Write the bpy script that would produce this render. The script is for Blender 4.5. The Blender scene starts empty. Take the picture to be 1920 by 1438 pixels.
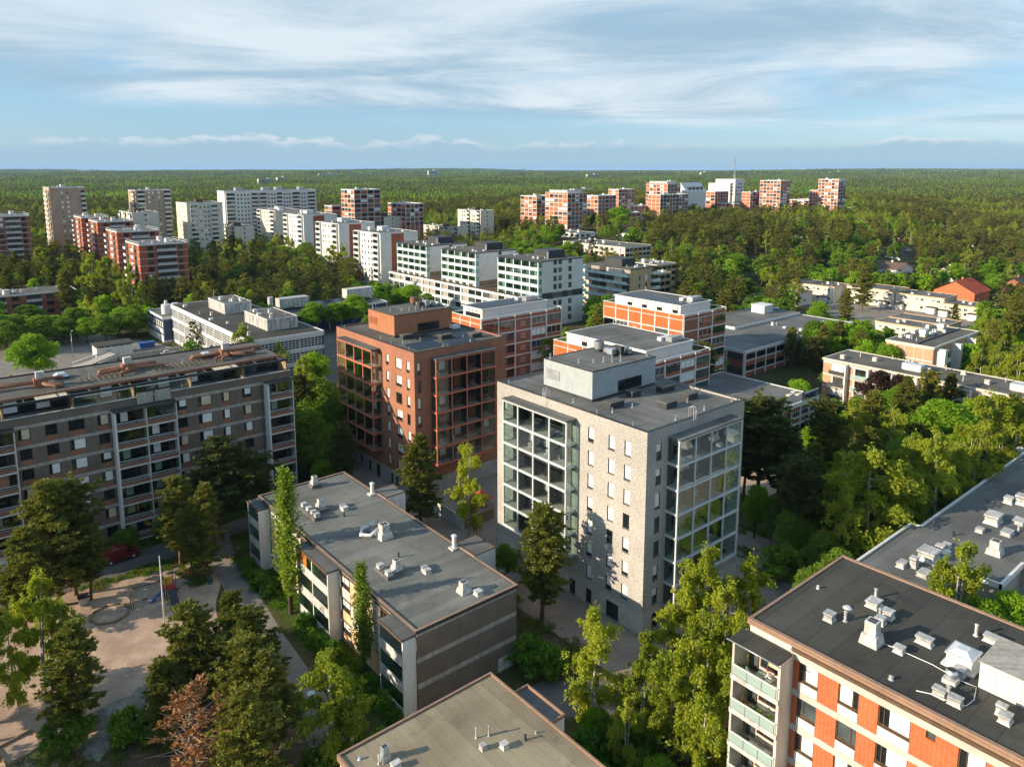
import bpy, math, random
import numpy as np
from mathutils import Vector
R = math.radians
rng = random.Random(7)
sc = bpy.context.scene
col = sc.collection

# ------------------------------------------------------------------ camera, sky, sun, exposure
# World axes follow the street grid: +X runs to the far right of the picture, +Y to the far left.
cam = bpy.data.cameras.new('camera')
cam.sensor_width = 36.0; cam.lens = 26.33; cam.shift_y = -180/1920
cam.clip_start = 0.5; cam.clip_end = 60000
co = bpy.data.objects.new('camera', cam); col.objects.link(co)
co.location = (0, 0, 56); co.rotation_euler = (R(90-8.95), 0, R(-39.8))
sc.camera = co
GZ = -0.6                                   # ground level
SUN_EL = R(19.5); SUN_AZ = R(-69.2)         # azimuth from +Y towards +X: the sun stands to the left
sun = bpy.data.lights.new('sun', 'SUN'); sun.energy = 4.2; sun.angle = R(0.53); sun.color = (1.0, 0.84, 0.63)
so = bpy.data.objects.new('sun', sun); col.objects.link(so)
sdir = Vector((math.sin(SUN_AZ)*math.cos(SUN_EL), math.cos(SUN_AZ)*math.cos(SUN_EL), math.sin(SUN_EL)))
so.rotation_euler = sdir.to_track_quat('Z', 'Y').to_euler(); so.location = (-60, 0, 120)
vs = sc.view_settings
vs.view_transform = 'Standard'; vs.look = 'None'; vs.exposure = 0.88; vs.gamma = 1.0
sc.cycles.use_denoising = True
sc.cycles.max_bounces = 6; sc.cycles.transparent_max_bounces = 12
sc.cycles.diffuse_bounces = 3; sc.cycles.glossy_bounces = 3; sc.cycles.transmission_bounces = 3; sc.cycles.volume_bounces = 0
sc.cycles.sample_clamp_indirect = 6

w = bpy.data.worlds.new('World'); sc.world = w; w.use_nodes = True
nt = w.node_tree; nt.nodes.clear()
class G:
    """tiny node-graph writer"""
    def __init__(s, t): s.t = t
    def n(s, typ, **k):
        x = s.t.nodes.new(typ)
        for a, b in k.items():
            if a.startswith('i_'):
                key = a[2:]; key = int(key) if key.isdigit() else key.replace('_', ' ')
                s.put(x.inputs[key], b)
            else: setattr(x, a, b)
        return x
    def put(s, sock, v):
        if isinstance(v, bpy.types.NodeSocket): s.t.links.new(v, sock)
        elif isinstance(v, bpy.types.Node): s.t.links.new(v.outputs[0], sock)
        else: sock.default_value = v
    def m(s, op, a, b=0.0, c=None, clamp=False):
        x = s.n('ShaderNodeMath', operation=op, use_clamp=clamp); s.put(x.inputs[0], a); s.put(x.inputs[1], b)
        if c is not None: s.put(x.inputs[2], c)
        return x.outputs[0]
    def mix(s, f, a, b, blend='MIX'):
        x = s.n('ShaderNodeMix', data_type='RGBA', blend_type=blend); s.put(x.inputs[0], f)
        s.put(x.inputs[6], a); s.put(x.inputs[7], b); return x.outputs[2]
    def ss(s, v, lo, hi, a=0.0, b=1.0):
        x = s.n('ShaderNodeMapRange', interpolation_type='SMOOTHSTEP'); s.put(x.inputs[0], v)
        for i, q in zip((1, 2, 3, 4), (lo, hi, a, b)): s.put(x.inputs[i], q)
        return x.outputs[0]
    def xyz(s, x=0.0, y=0.0, z=0.0):
        q = s.n('ShaderNodeCombineXYZ'); s.put(q.inputs[0], x); s.put(q.inputs[1], y); s.put(q.inputs[2], z); return q.outputs[0]
    def sep(s, v):
        q = s.n('ShaderNodeSeparateXYZ'); s.put(q.inputs[0], v); return q.outputs
    def noise(s, v, scale=1.0, detail=4.0, rough=0.55, dist=0.0):
        q = s.n('ShaderNodeTexNoise'); s.put(q.inputs['Vector'], v); q.inputs['Scale'].default_value = scale
        q.inputs['Detail'].default_value = detail; q.inputs['Roughness'].default_value = rough; q.inputs['Distortion'].default_value = dist
        return q.outputs[0]

def build_sky():
    g = G(nt)
    sky = g.n('ShaderNodeTexSky', sky_type='NISHITA', sun_disc=False, sun_elevation=SUN_EL, sun_rotation=SUN_AZ % (2*math.pi),
              altitude=60.0, air_density=1.0, dust_density=0.6, ozone_density=3.0)
    tc = g.n('ShaderNodeTexCoord'); d = g.n('ShaderNodeVectorMath', operation='NORMALIZE'); g.put(d.inputs[0], tc.outputs['Generated'])
    x, y, z = g.sep(d)
    az = g.m('ARCTAN2', x, y)                                   # azimuth from +Y
    zc = g.m('MAXIMUM', z, 0.0)
    # high sheet of thin cloud, seen in perspective on a plane overhead
    k = g.m('DIVIDE', 1.0, g.m('ADD', zc, 0.085))
    rx = g.m('ADD', g.m('MULTIPLY', x, 0.768), g.m('MULTIPLY', y, -0.64)); ry = g.m('ADD', g.m('MULTIPLY', x, 0.64), g.m('MULTIPLY', y, 0.768))
    px, py = g.m('MULTIPLY', rx, k), g.m('MULTIPLY', ry, k)
    n1 = g.noise(g.xyz(g.m('MULTIPLY', px, 0.55), g.m('ADD', g.m('MULTIPLY', py, 0.75), g.m('MULTIPLY', px, 0.22)), 2.2), 0.62, 6, 0.5, 0.35)
    n2 = g.noise(g.xyz(g.m('MULTIPLY', px, 0.6), g.m('MULTIPLY', py, 0.8), 9.1), 0.8, 9, 0.63, 0.5)
    edge = g.m('ADD', 0.052, g.m('MULTIPLY', rx, -0.035))
    low = g.ss(g.m('ADD', z, g.m('MULTIPLY', g.m('SUBTRACT', n2, 0.5), 0.03)), edge, g.m('ADD', edge, 0.03))
    cov = g.ss(n1, 0.35, 0.54)
    hi = g.m('MULTIPLY', low, g.m('ADD', g.m('MULTIPLY', cov, 0.74), 0.20), clamp=True)
    ccol = g.mix(g.ss(n2, 0.36, 0.64), (1.75, 2.5, 3.15, 1), (3.5, 3.95, 4.25, 1))
    c = g.mix(0.6, sky.outputs[0], (0.75, 1.9, 3.2, 1))
    c = g.mix(hi, c, ccol)
    # low broken cumulus far away, with lit tops
    nb = g.noise(g.xyz(g.m('MULTIPLY', az, 42.0), g.m('MULTIPLY', z, 90.0), 1.3), 0.6, 7, 0.62)
    nb2 = g.noise(g.xyz(g.m('MULTIPLY', az, 7.0), g.m('MULTIPLY', z, 8.0), 5.3), 1.0, 4, 0.55)
    top = g.m('ADD', 0.033, g.m('ADD', g.m('MULTIPLY', g.m('SUBTRACT', nb, 0.5), 0.026), g.m('MULTIPLY', g.m('SUBTRACT', nb2, 0.5), 0.06)))
    inside = g.ss(g.m('SUBTRACT', top, z), -0.0015, 0.006)
    rim = g.m('MULTIPLY', g.ss(g.m('SUBTRACT', top, z), 0.012, 0.0), g.ss(nb, 0.36, 0.56))
    bank = g.mix(g.m('MULTIPLY', rim, g.ss(nb2, 0.40, 0.60)), (1.75, 2.6, 3.25, 1), (4.0, 4.15, 4.3, 1))
    c = g.mix(g.m('MULTIPLY', inside, 0.8), c, bank)
    hz = g.ss(z, 0.022, -0.004)
    c = g.mix(g.m('MULTIPLY', hz, 0.55), c, (1.75, 2.75, 3.5, 1))
    bg = g.n('ShaderNodeBackground', i_Color=c, i_Strength=0.12)
    out = g.n('ShaderNodeOutputWorld', i_Surface=bg)
build_sky()

# ------------------------------------------------------------------ materials
MATS = {}
def newmat(name):
    m = bpy.data.materials.new(name); m.use_nodes = True; m.node_tree.nodes.clear(); MATS[name] = m
    return m, G(m.node_tree)
def finish(g, colr, rough=0.8, spec=0.3, metal=0.0, bump=None, bstr=0.3, bdist=0.02, coat=0.0):
    p = g.n('ShaderNodeBsdfPrincipled'); g.put(p.inputs['Base Color'], colr); g.put(p.inputs['Roughness'], rough)
    p.inputs['Specular IOR Level'].default_value = spec; p.inputs['Metallic'].default_value = metal; p.inputs['Coat Weight'].default_value = coat
    if bump is not None:
        b = g.n('ShaderNodeBump'); b.inputs['Strength'].default_value = bstr; b.inputs['Distance'].default_value = bdist
        g.put(b.inputs['Height'], bump); g.put(p.inputs['Normal'], b)
    g.n('ShaderNodeOutputMaterial', i_Surface=p); return p
def c4(c): return (c[0], c[1], c[2], 1.0)
def pos(g): return g.n('ShaderNodeNewGeometry').outputs['Position']
def plain(name, c1, c2=None, scale=2.0, rough=0.75, spec=0.3, metal=0.0, stain=0.18, bump=0.0, streak=False, coat=0.0, detail=5):
    """paint / concrete / metal: two tones broken by noise, with broad weathering"""
    m, g = newmat(name); p = pos(g); c2 = c2 or tuple(v*0.82 for v in c1)
    n = g.noise(p, scale, detail, 0.62); k = g.mix(g.ss(n, 0.3, 0.7), c4(c2), c4(c1))
    if streak:
        x, y, z = g.sep(p); v = g.xyz(g.m('MULTIPLY', g.m('ADD', x, y), 1.6), g.m('MULTIPLY', z, 0.18), 0.0)
        big = g.noise(v, 1.0, 5, 0.65)
    else: big = g.noise(p, 0.35, 4, 0.6)
    f = g.ss(big, 0.3, 0.72, 1.0-stain, 1.0+stain*0.35)
    k = g.mix(1.0, k, g.xyz(f, f, f), 'MULTIPLY')
    finish(g, k, rough, spec, metal, n if bump else None, bump, 0.02, coat); return m
def felt(name, c, axis, period, line=0.75, warm=(0.11, 0.09, 0.05), wamt=0.35):
    """bitumen roofing felt laid in strips with lapped seams"""
    m, g = newmat(name); p = pos(g); x, y, z = g.sep(p)
    u, v = (x, y) if axis == 'x' else (y, x)
    wob = g.m('MULTIPLY', g.noise(p, 0.7, 3), 0.12)
    q = g.m('DIVIDE', g.m('ADD', u, wob), period); fr = g.m('FRACT', q); cell = g.m('FLOOR', q)
    seam = g.m('MINIMUM', g.ss(fr, 0.0, 0.05), g.ss(fr, 1.0, 0.97))
    end = g.m('FRACT', g.m('ADD', g.m('DIVIDE', v, 7.5), g.m('MULTIPLY', cell, 0.37))); seam = g.m('MULTIPLY', seam, g.ss(end, 0.0, 0.006, 0.4, 1.0))
    wn = g.n('ShaderNodeTexWhiteNoise', noise_dimensions='1D'); g.put(wn.inputs['W'], cell)
    n = g.noise(p, 9.0, 5, 0.7); big = g.noise(p, 0.22, 5, 0.6, 0.6)
    val = g.m('MULTIPLY', g.m('ADD', 0.84, g.m('MULTIPLY', wn.outputs[0], 0.26)), g.ss(n, 0.25, 0.75, 0.82, 1.16))
    val = g.m('MULTIPLY', val, g.ss(seam, 0.0, 1.0, line, 1.0))
    k = g.mix(g.m('MULTIPLY', g.ss(big, 0.5, 0.78), wamt), c4(c), c4(warm))
    big2 = g.m('MULTIPLY', g.ss(g.noise(p, 0.09, 4, 0.6), 0.3, 0.7, 0.74, 1.22), g.ss(g.noise(p, 0.33, 6, 0.62, 0.8), 0.55, 0.62, 1.0, 0.84))
    val = g.m('MULTIPLY', val, big2)
    k = g.mix(1.0, k, g.xyz(val, val, val), 'MULTIPLY')
    h = g.m('ADD', g.m('MULTIPLY', seam, -0.6), n)
    finish(g, k, 0.85, 0.25, 0, h, 0.35, 0.01); return m
def brick(name, c1, c2, mortar, bw, bh, mw, offset=0.5, bias=0.0, mott=0.25, bstr=0.5, fine=1.0):
    m, g = newmat(name); p = pos(g); x, y, z = g.sep(p)
    v = g.xyz(g.m('ADD', x, y), z, 0.0)
    b = g.n('ShaderNodeTexBrick', offset=offset); g.put(b.inputs['Vector'], v)
    b.inputs['Color1'].default_value = c4(c1); b.inputs['Color2'].default_value = c4(c2); b.inputs['Mortar'].default_value = c4(mortar)
    b.inputs['Scale'].default_value = 1.0; b.inputs['Mortar Size'].default_value = mw; b.inputs['Bias'].default_value = bias
    b.inputs['Brick Width'].default_value = bw; b.inputs['Row Height'].default_value = bh; b.inputs['Mortar Smooth'].default_value = 0.2
    n = g.noise(g.xyz(g.m('MULTIPLY', g.m('ADD', x, y), 2.4), g.m('MULTIPLY', z, 7.0), 0.0), fine, 5, 0.7)
    f = g.ss(n, 0.28, 0.72, 1.0-mott, 1.0+mott*0.5); big = g.ss(g.noise(p, 0.25, 4), 0.3, 0.7, 0.88, 1.06); f = g.m('MULTIPLY', f, big)
    k = g.mix(1.0, b.outputs['Color'], g.xyz(f, f, f), 'MULTIPLY')
    h = g.m('SUBTRACT', n, b.outputs['Fac'])
    finish(g, k, 0.85, 0.25, 0, h, bstr, 0.02); return m
def leafmat(name, c1, c2, c3, trans=0.35):
    """foliage: tone drifts through the crown and from tree to tree, light passes through"""
    m, g = newmat(name); p = pos(g)
    oi = g.n('ShaderNodeObjectInfo'); tc = g.n('ShaderNodeTexCoord')
    n = g.noise(p, 0.55, 3, 0.6); n2 = g.noise(p, 3.1, 2, 0.6)
    k = g.mix(g.ss(n, 0.32, 0.68), c4(c1), c4(c2)); k = g.mix(g.ss(n2, 0.45, 0.75, 0.0, 0.7), k, c4(c3))
    f = g.m('ADD', 0.72, g.m('MULTIPLY', oi.outputs['Random'], 0.55))
    k = g.mix(1.0, k, g.xyz(f, g.m('ADD', 0.78, g.m('MULTIPLY', oi.outputs['Random'], 0.42)), f), 'MULTIPLY')
    d = g.n('ShaderNodeBsdfPrincipled'); g.put(d.inputs['Base Color'], k); d.inputs['Roughness'].default_value = 0.6; d.inputs['Specular IOR Level'].default_value = 0.25
    t = g.n('ShaderNodeBsdfTranslucent'); g.put(t.inputs['Color'], g.mix(1.0, k, (1.25, 1.3, 0.6, 1), 'MULTIPLY'))
    mx = g.n('ShaderNodeMixShader'); mx.inputs[0].default_value = trans; g.put(mx.inputs[1], d); g.put(mx.inputs[2], t)
    g.n('ShaderNodeOutputMaterial', i_Surface=mx); return m
def glassy(name, tint, refl=0.10, rough=0.02):
    """clear balcony glazing: tinted see-through with a sky reflection that grows at grazing angles"""
    m, g = newmat(name)
    t = g.n('ShaderNodeBsdfTransparent', i_Color=c4(tint)); gl = g.n('ShaderNodeBsdfGlossy', i_Color=(0.9, 0.95, 1, 1), i_Roughness=rough)
    lw = g.n('ShaderNodeLayerWeight', i_Blend=0.25)
    f = g.m('ADD', refl, g.m('MULTIPLY', lw.outputs['Fresnel'], 0.34), clamp=True)
    mx = g.n('ShaderNodeMixShader'); g.put(mx.inputs[0], f); g.put(mx.inputs[1], t); g.put(mx.inputs[2], gl)
    g.n('ShaderNodeOutputMaterial', i_Surface=mx); return m

def make_materials():
    felt('roof_grey', (0.145, 0.146, 0.138), 'x', 1.0)
    felt('roof_long', (0.172, 0.174, 0.160), 'y', 1.0, 0.72, (0.22, 0.21, 0.18))
    felt('roof_dark', (0.062, 0.061, 0.052), 'y', 1.9, 0.65, (0.105, 0.085, 0.05), 0.5)
    felt('roof_tan', (0.30, 0.25, 0.17), 'x', 1.0, 0.66, (0.34, 0.295, 0.21))
    felt('roof_cool', (0.145, 0.147, 0.142), 'y', 1.0, 0.8)
    felt('roof_brown', (0.125, 0.12, 0.105), 'x', 1.2, 0.8)
    brick('grey_brick', (0.50, 0.465, 0.415), (0.60, 0.565, 0.515), (0.56, 0.53, 0.48), 0.30, 0.08, 0.008, 0.5, 0.0, 0.55, 1.0, 1.5)
    brick('red_brick', (0.33, 0.135, 0.078), (0.42, 0.185, 0.108), (0.36, 0.19, 0.13), 0.29, 0.085, 0.008, 0.5, 0.0, 0.22)
    brick('tile_brick', (0.50, 0.10, 0.028), (0.57, 0.13, 0.04), (0.62, 0.32, 0.20), 0.316, 0.092, 0.008, 0.0, 0.0, 0.15)
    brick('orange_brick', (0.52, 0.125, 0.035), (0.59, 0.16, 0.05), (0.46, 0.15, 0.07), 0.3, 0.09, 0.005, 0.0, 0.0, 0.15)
    brick('red_and_shade_brick', (0.31, 0.11, 0.07), (0.37, 0.14, 0.085), (0.33, 0.16, 0.11), 0.3, 0.09, 0.006, 0.5, 0.0, 0.2)  # real red brick; also orange brick darkened for the grid blocks' shaded sides
    brick('peach_brick', (0.52, 0.24, 0.13), (0.60, 0.30, 0.18), (0.66, 0.52, 0.40), 0.3, 0.3, 0.02, 0.0, 0.0, 0.15)
    brick('beige_brick', (0.42, 0.31, 0.22), (0.48, 0.36, 0.26), (0.45, 0.36, 0.28), 0.3, 0.09, 0.006)
    brick('yellow_brick', (0.56, 0.38, 0.20), (0.62, 0.43, 0.24), (0.56, 0.42, 0.27), 0.3, 0.09, 0.006)
    plain('pebble', (0.25, 0.20, 0.16), (0.125, 0.10, 0.08), 14.0, 0.95, 0.15, stain=0.2, bump=0.6)
    plain('concrete', (0.46, 0.43, 0.38), (0.36, 0.335, 0.29), 3.0, 0.9, 0.2, stain=0.3, streak=True, bump=0.2)
    plain('concrete_pale', (0.56, 0.53, 0.46), (0.48, 0.45, 0.39), 2.0, 0.9, 0.2, stain=0.15)
    plain('white_paint', (0.72, 0.715, 0.69), (0.66, 0.65, 0.62), 1.5, 0.6, 0.3, stain=0.12, streak=True)
    plain('white_worn', (0.64, 0.63, 0.60), (0.44, 0.42, 0.39), 1.6, 0.75, 0.25, stain=0.25, streak=True)
    plain('cream', (0.72, 0.66, 0.55), (0.66, 0.60, 0.49), 1.2, 0.8, 0.2, stain=0.2, streak=True)
    plain('cream_orange', (0.74, 0.52, 0.30), (0.66, 0.44, 0.24), 1.5, 0.8, 0.2, stain=0.2)
    plain('sheet_metal', (0.70, 0.72, 0.73), (0.60, 0.62, 0.64), 1.2, 0.42, 0.5, 0.35, stain=0.15)
    plain('vent_metal', (0.64, 0.64, 0.625), (0.40, 0.39, 0.365), 3.2, 0.55, 0.4, 0.1, stain=0.35)
    plain('acrylic', (0.70, 0.73, 0.74), (0.58, 0.61, 0.62), 1.5, 0.15, 0.6, stain=0.2)
    plain('galvanised', (0.52, 0.55, 0.57), (0.40, 0.43, 0.46), 2.5, 0.38, 0.5, 0.6, stain=0.2)
    plain('frame_grey', (0.60, 0.62, 0.62), None, 2.0, 0.5, 0.4, stain=0.08)
    plain('frame_terracotta', (0.60, 0.17, 0.095), None, 2.0, 0.55, 0.4, stain=0.1)
    plain('dark_metal', (0.030, 0.032, 0.035), None, 3.0, 0.45, 0.4, stain=0.1)
    plain('charcoal', (0.055, 0.06, 0.065), None, 2.0, 0.6, 0.3, stain=0.15)
    plain('brown_frame', (0.14, 0.085, 0.05), (0.10, 0.06, 0.038), 4.0, 0.6, 0.3, stain=0.15)
    plain('brown_fascia', (0.34, 0.215, 0.145), (0.28, 0.175, 0.12), 2.0, 0.5, 0.4, stain=0.15)
    plain('terracotta_panel', (0.31, 0.155, 0.095), (0.26, 0.125, 0.078), 2.0, 0.8, 0.25, stain=0.15)
    plain('terracotta_pipe', (0.34, 0.155, 0.09), (0.22, 0.10, 0.06), 3.0, 0.6, 0.3, stain=0.2)
    plain('rust_cladding', (0.42, 0.175, 0.085), (0.36, 0.15, 0.072), 1.0, 0.6, 0.3, stain=0.12, streak=True)
    plain('grey_cladding', (0.40, 0.435, 0.44), (0.355, 0.39, 0.395), 0.8, 0.5, 0.4, stain=0.1, streak=True)
    plain('plaster_white', (0.74, 0.73, 0.69), (0.68, 0.67, 0.63), 0.6, 0.8, 0.2, stain=0.08)
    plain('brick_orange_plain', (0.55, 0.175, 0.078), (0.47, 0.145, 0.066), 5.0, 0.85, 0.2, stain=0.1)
    plain('tower_red', (0.42, 0.125, 0.065), (0.34, 0.10, 0.055), 4.0, 0.85, 0.2, stain=0.12)
    plain('teal_glass_panel', (0.60, 0.72, 0.70), (0.54, 0.67, 0.66), 1.0, 0.15, 0.6, stain=0.06)
    plain('blue_panel', (0.025, 0.05, 0.13), None, 1.0, 0.4, 0.4, stain=0.1)
    plain('blind_white', (0.80, 0.80, 0.78), (0.75, 0.75, 0.73), 0.8, 0.35, 0.5, stain=0.06, coat=0.3)
    plain('blind_cream', (0.70, 0.60, 0.42), (0.60, 0.50, 0.34), 1.2, 0.4, 0.5, stain=0.1, coat=0.3)
    plain('solar', (0.018, 0.022, 0.034), (0.012, 0.015, 0.024), 3.0, 0.25, 0.6, stain=0.1)
    plain('asphalt', (0.165, 0.15, 0.135), (0.13, 0.12, 0.108), 6.0, 0.95, 0.2, stain=0.25, bump=0.2)
    plain('asphalt_pale', (0.27, 0.24, 0.205), (0.22, 0.195, 0.17), 5.0, 0.95, 0.2, stain=0.25, bump=0.2)
    plain('paving', (0.34, 0.27, 0.215), (0.27, 0.215, 0.175), 3.0, 0.9, 0.2, stain=0.2, bump=0.2)
    plain('sand', (0.56, 0.405, 0.30), (0.45, 0.32, 0.235), 5.0, 0.98, 0.1, stain=0.28, bump=0.6)
    plain('soil', (0.17, 0.12, 0.075), (0.10, 0.075, 0.045), 2.0, 0.98, 0.1, stain=0.35, bump=0.6)
    plain('dry_grass', (0.20, 0.165, 0.06), (0.10, 0.11, 0.03), 1.6, 0.98, 0.1, stain=0.3, bump=0.8)
    plain('lawn', (0.075, 0.115, 0.022), (0.06, 0.075, 0.02), 2.2, 0.98, 0.1, stain=0.35, bump=0.8)
    plain('rock', (0.33, 0.295, 0.245), (0.19, 0.17, 0.14), 1.2, 0.95, 0.15, stain=0.35, bump=0.8)
    plain('wood_pale', (0.36, 0.25, 0.15), (0.26, 0.18, 0.105), 6.0, 0.8, 0.2, stain=0.2)
    plain('bark_pine', (0.27, 0.145, 0.075), (0.12, 0.075, 0.05), 4.0, 0.95, 0.1, stain=0.3, bump=0.8)
    plain('bark_dark', (0.11, 0.085, 0.065), (0.06, 0.048, 0.038), 5.0, 0.95, 0.1, stain=0.3, bump=0.8)
    plain('bark_birch', (0.68, 0.65, 0.60), (0.10, 0.09, 0.085), 3.2, 0.8, 0.2, stain=0.2)
    plain('bark_dead', (0.42, 0.35, 0.28), (0.25, 0.2, 0.16), 4.0, 0.9, 0.1, stain=0.2)
    plain('car_red', (0.18, 0.012, 0.018), None, 1.0, 0.22, 0.5, stain=0.05, coat=0.7)
    plain('car_white', (0.75, 0.75, 0.75), None, 1.0, 0.22, 0.5, stain=0.04, coat=0.7)
    plain('car_dark', (0.03, 0.034, 0.042), None, 1.0, 0.22, 0.5, stain=0.05, coat=0.7)
    plain('rubber', (0.02, 0.02, 0.02), None, 6.0, 0.9, 0.2)
    plain('yellow_paint', (0.72, 0.46, 0.03), None, 2.0, 0.5, 0.4); plain('red_paint', (0.60, 0.03, 0.03), None, 2.0, 0.5, 0.4)
    plain('blue_paint', (0.03, 0.13, 0.36), None, 2.0, 0.5, 0.4); plain('green_paint', (0.02, 0.10, 0.07), None, 2.0, 0.5, 0.4)
    plain('red_roof_tile', (0.50, 0.085, 0.035), (0.40, 0.07, 0.03), 4.0, 0.8, 0.25, stain=0.2)
    plain('brown_roof_tile', (0.17, 0.11, 0.085), (0.13, 0.085, 0.07), 4.0, 0.8, 0.25, stain=0.2)
    plain('orange_board', (0.50, 0.21, 0.03), (0.40, 0.16, 0.025), 3.0, 0.6, 0.3)
    plain('skin', (0.55, 0.34, 0.25), None, 3.0, 0.6, 0.3); plain('cloth_white', (0.75, 0.73, 0.70), None, 6.0, 0.9, 0.1)
    plain('navy', (0.012, 0.02, 0.09), None, 2.0, 0.5, 0.3, stain=0.05)
    plain('glass_dark', (0.022, 0.028, 0.030), (0.012, 0.015, 0.017), 0.6, 0.05, 0.6, stain=0.3)
    plain('glass_mid', (0.10, 0.125, 0.125), (0.05, 0.062, 0.065), 0.5, 0.06, 0.6, stain=0.3)
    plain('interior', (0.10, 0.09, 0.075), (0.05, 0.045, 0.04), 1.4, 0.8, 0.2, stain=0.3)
    plain('interior_pale', (0.42, 0.39, 0.34), (0.30, 0.28, 0.25), 0.8, 0.8, 0.2, stain=0.2)
    glassy('glazing', (0.90, 0.94, 0.93), 0.04); glassy('glazing_teal', (0.76, 0.86, 0.83), 0.07)
    m, g = newmat('glazing_frost'); a = g.n('ShaderNodeBsdfTranslucent', i_Color=(0.62, 0.76, 0.72, 1)); b = g.n('ShaderNodeBsdfPrincipled', i_Base_Color=(0.60, 0.74, 0.70, 1), i_Roughness=0.18); c = g.n('ShaderNodeBsdfTransparent', i_Color=(0.85, 0.95, 0.92, 1))
    x1 = g.n('ShaderNodeMixShader', i_0=0.6, i_1=a, i_2=b); x2 = g.n('ShaderNodeMixShader', i_0=0.4, i_1=x1, i_2=c); g.n('ShaderNodeOutputMaterial', i_Surface=x2)
    leafmat('needles', (0.188, 0.196, 0.030), (0.126, 0.150, 0.026), (0.280, 0.250, 0.045), 0.32)
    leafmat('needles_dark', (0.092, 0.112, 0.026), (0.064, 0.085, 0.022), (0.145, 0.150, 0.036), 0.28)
    leafmat('birch_leaf', (0.310, 0.355, 0.026), (0.225, 0.285, 0.022), (0.430, 0.430, 0.040), 0.46)
    leafmat('bright_leaf', (0.220, 0.375, 0.017), (0.155, 0.300, 0.015), (0.310, 0.450, 0.026), 0.48)
    leafmat('deep_leaf', (0.145, 0.245, 0.018), (0.100, 0.185, 0.016), (0.220, 0.315, 0.026), 0.42)
    leafmat('poplar_leaf', (0.200, 0.285, 0.026), (0.140, 0.220, 0.020), (0.280, 0.345, 0.040), 0.44)
    leafmat('copper_leaf', (0.045, 0.022, 0.015), (0.030, 0.015, 0.011), (0.075, 0.035, 0.02), 0.25)
    leafmat('dead_needles', (0.26, 0.125, 0.045), (0.18, 0.088, 0.036), (0.32, 0.17, 0.07), 0.2)
    leafmat('hedge_leaf', (0.105, 0.230, 0.015), (0.075, 0.180, 0.013), (0.155, 0.290, 0.022), 0.4)
    leafmat('blossom', (0.55, 0.55, 0.48), (0.12, 0.16, 0.04), (0.7, 0.7, 0.62), 0.3)
    m, g = newmat('forest_floor'); p = pos(g)
    a = g.noise(p, 0.08, 5, 0.6); b = g.noise(p, 1.3, 5, 0.65)
    k = g.mix(g.ss(a, 0.35, 0.65), (0.045, 0.062, 0.018, 1), (0.082, 0.075, 0.032, 1)); k = g.mix(g.ss(b, 0.45, 0.8), k, (0.115, 0.09, 0.05, 1))
    finish(g, k, 0.97, 0.1, 0, b, 0.7, 0.15)
    m, g = newmat('corrugated'); p = pos(g); x, y, z = g.sep(p)
    fr = g.m('FRACT', g.m('MULTIPLY', g.m('ADD', x, y), 2.6)); n = g.noise(g.xyz(g.m('MULTIPLY', g.m('ADD', x, y), 1.2), g.m('MULTIPLY', z, 0.25), 0), 1.0, 4)
    k = g.mix(g.ss(n, 0.4, 0.62), (0.60, 0.59, 0.56, 1), (0.33, 0.32, 0.31, 1)); f = g.ss(fr, 0.0, 0.12, 0.55, 1.0); k = g.mix(1.0, k, g.xyz(f, f, f), 'MULTIPLY')
    finish(g, k, 0.5, 0.4, 0.2, fr, 0.5, 0.03)
make_materials()
MT = MATS

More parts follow.
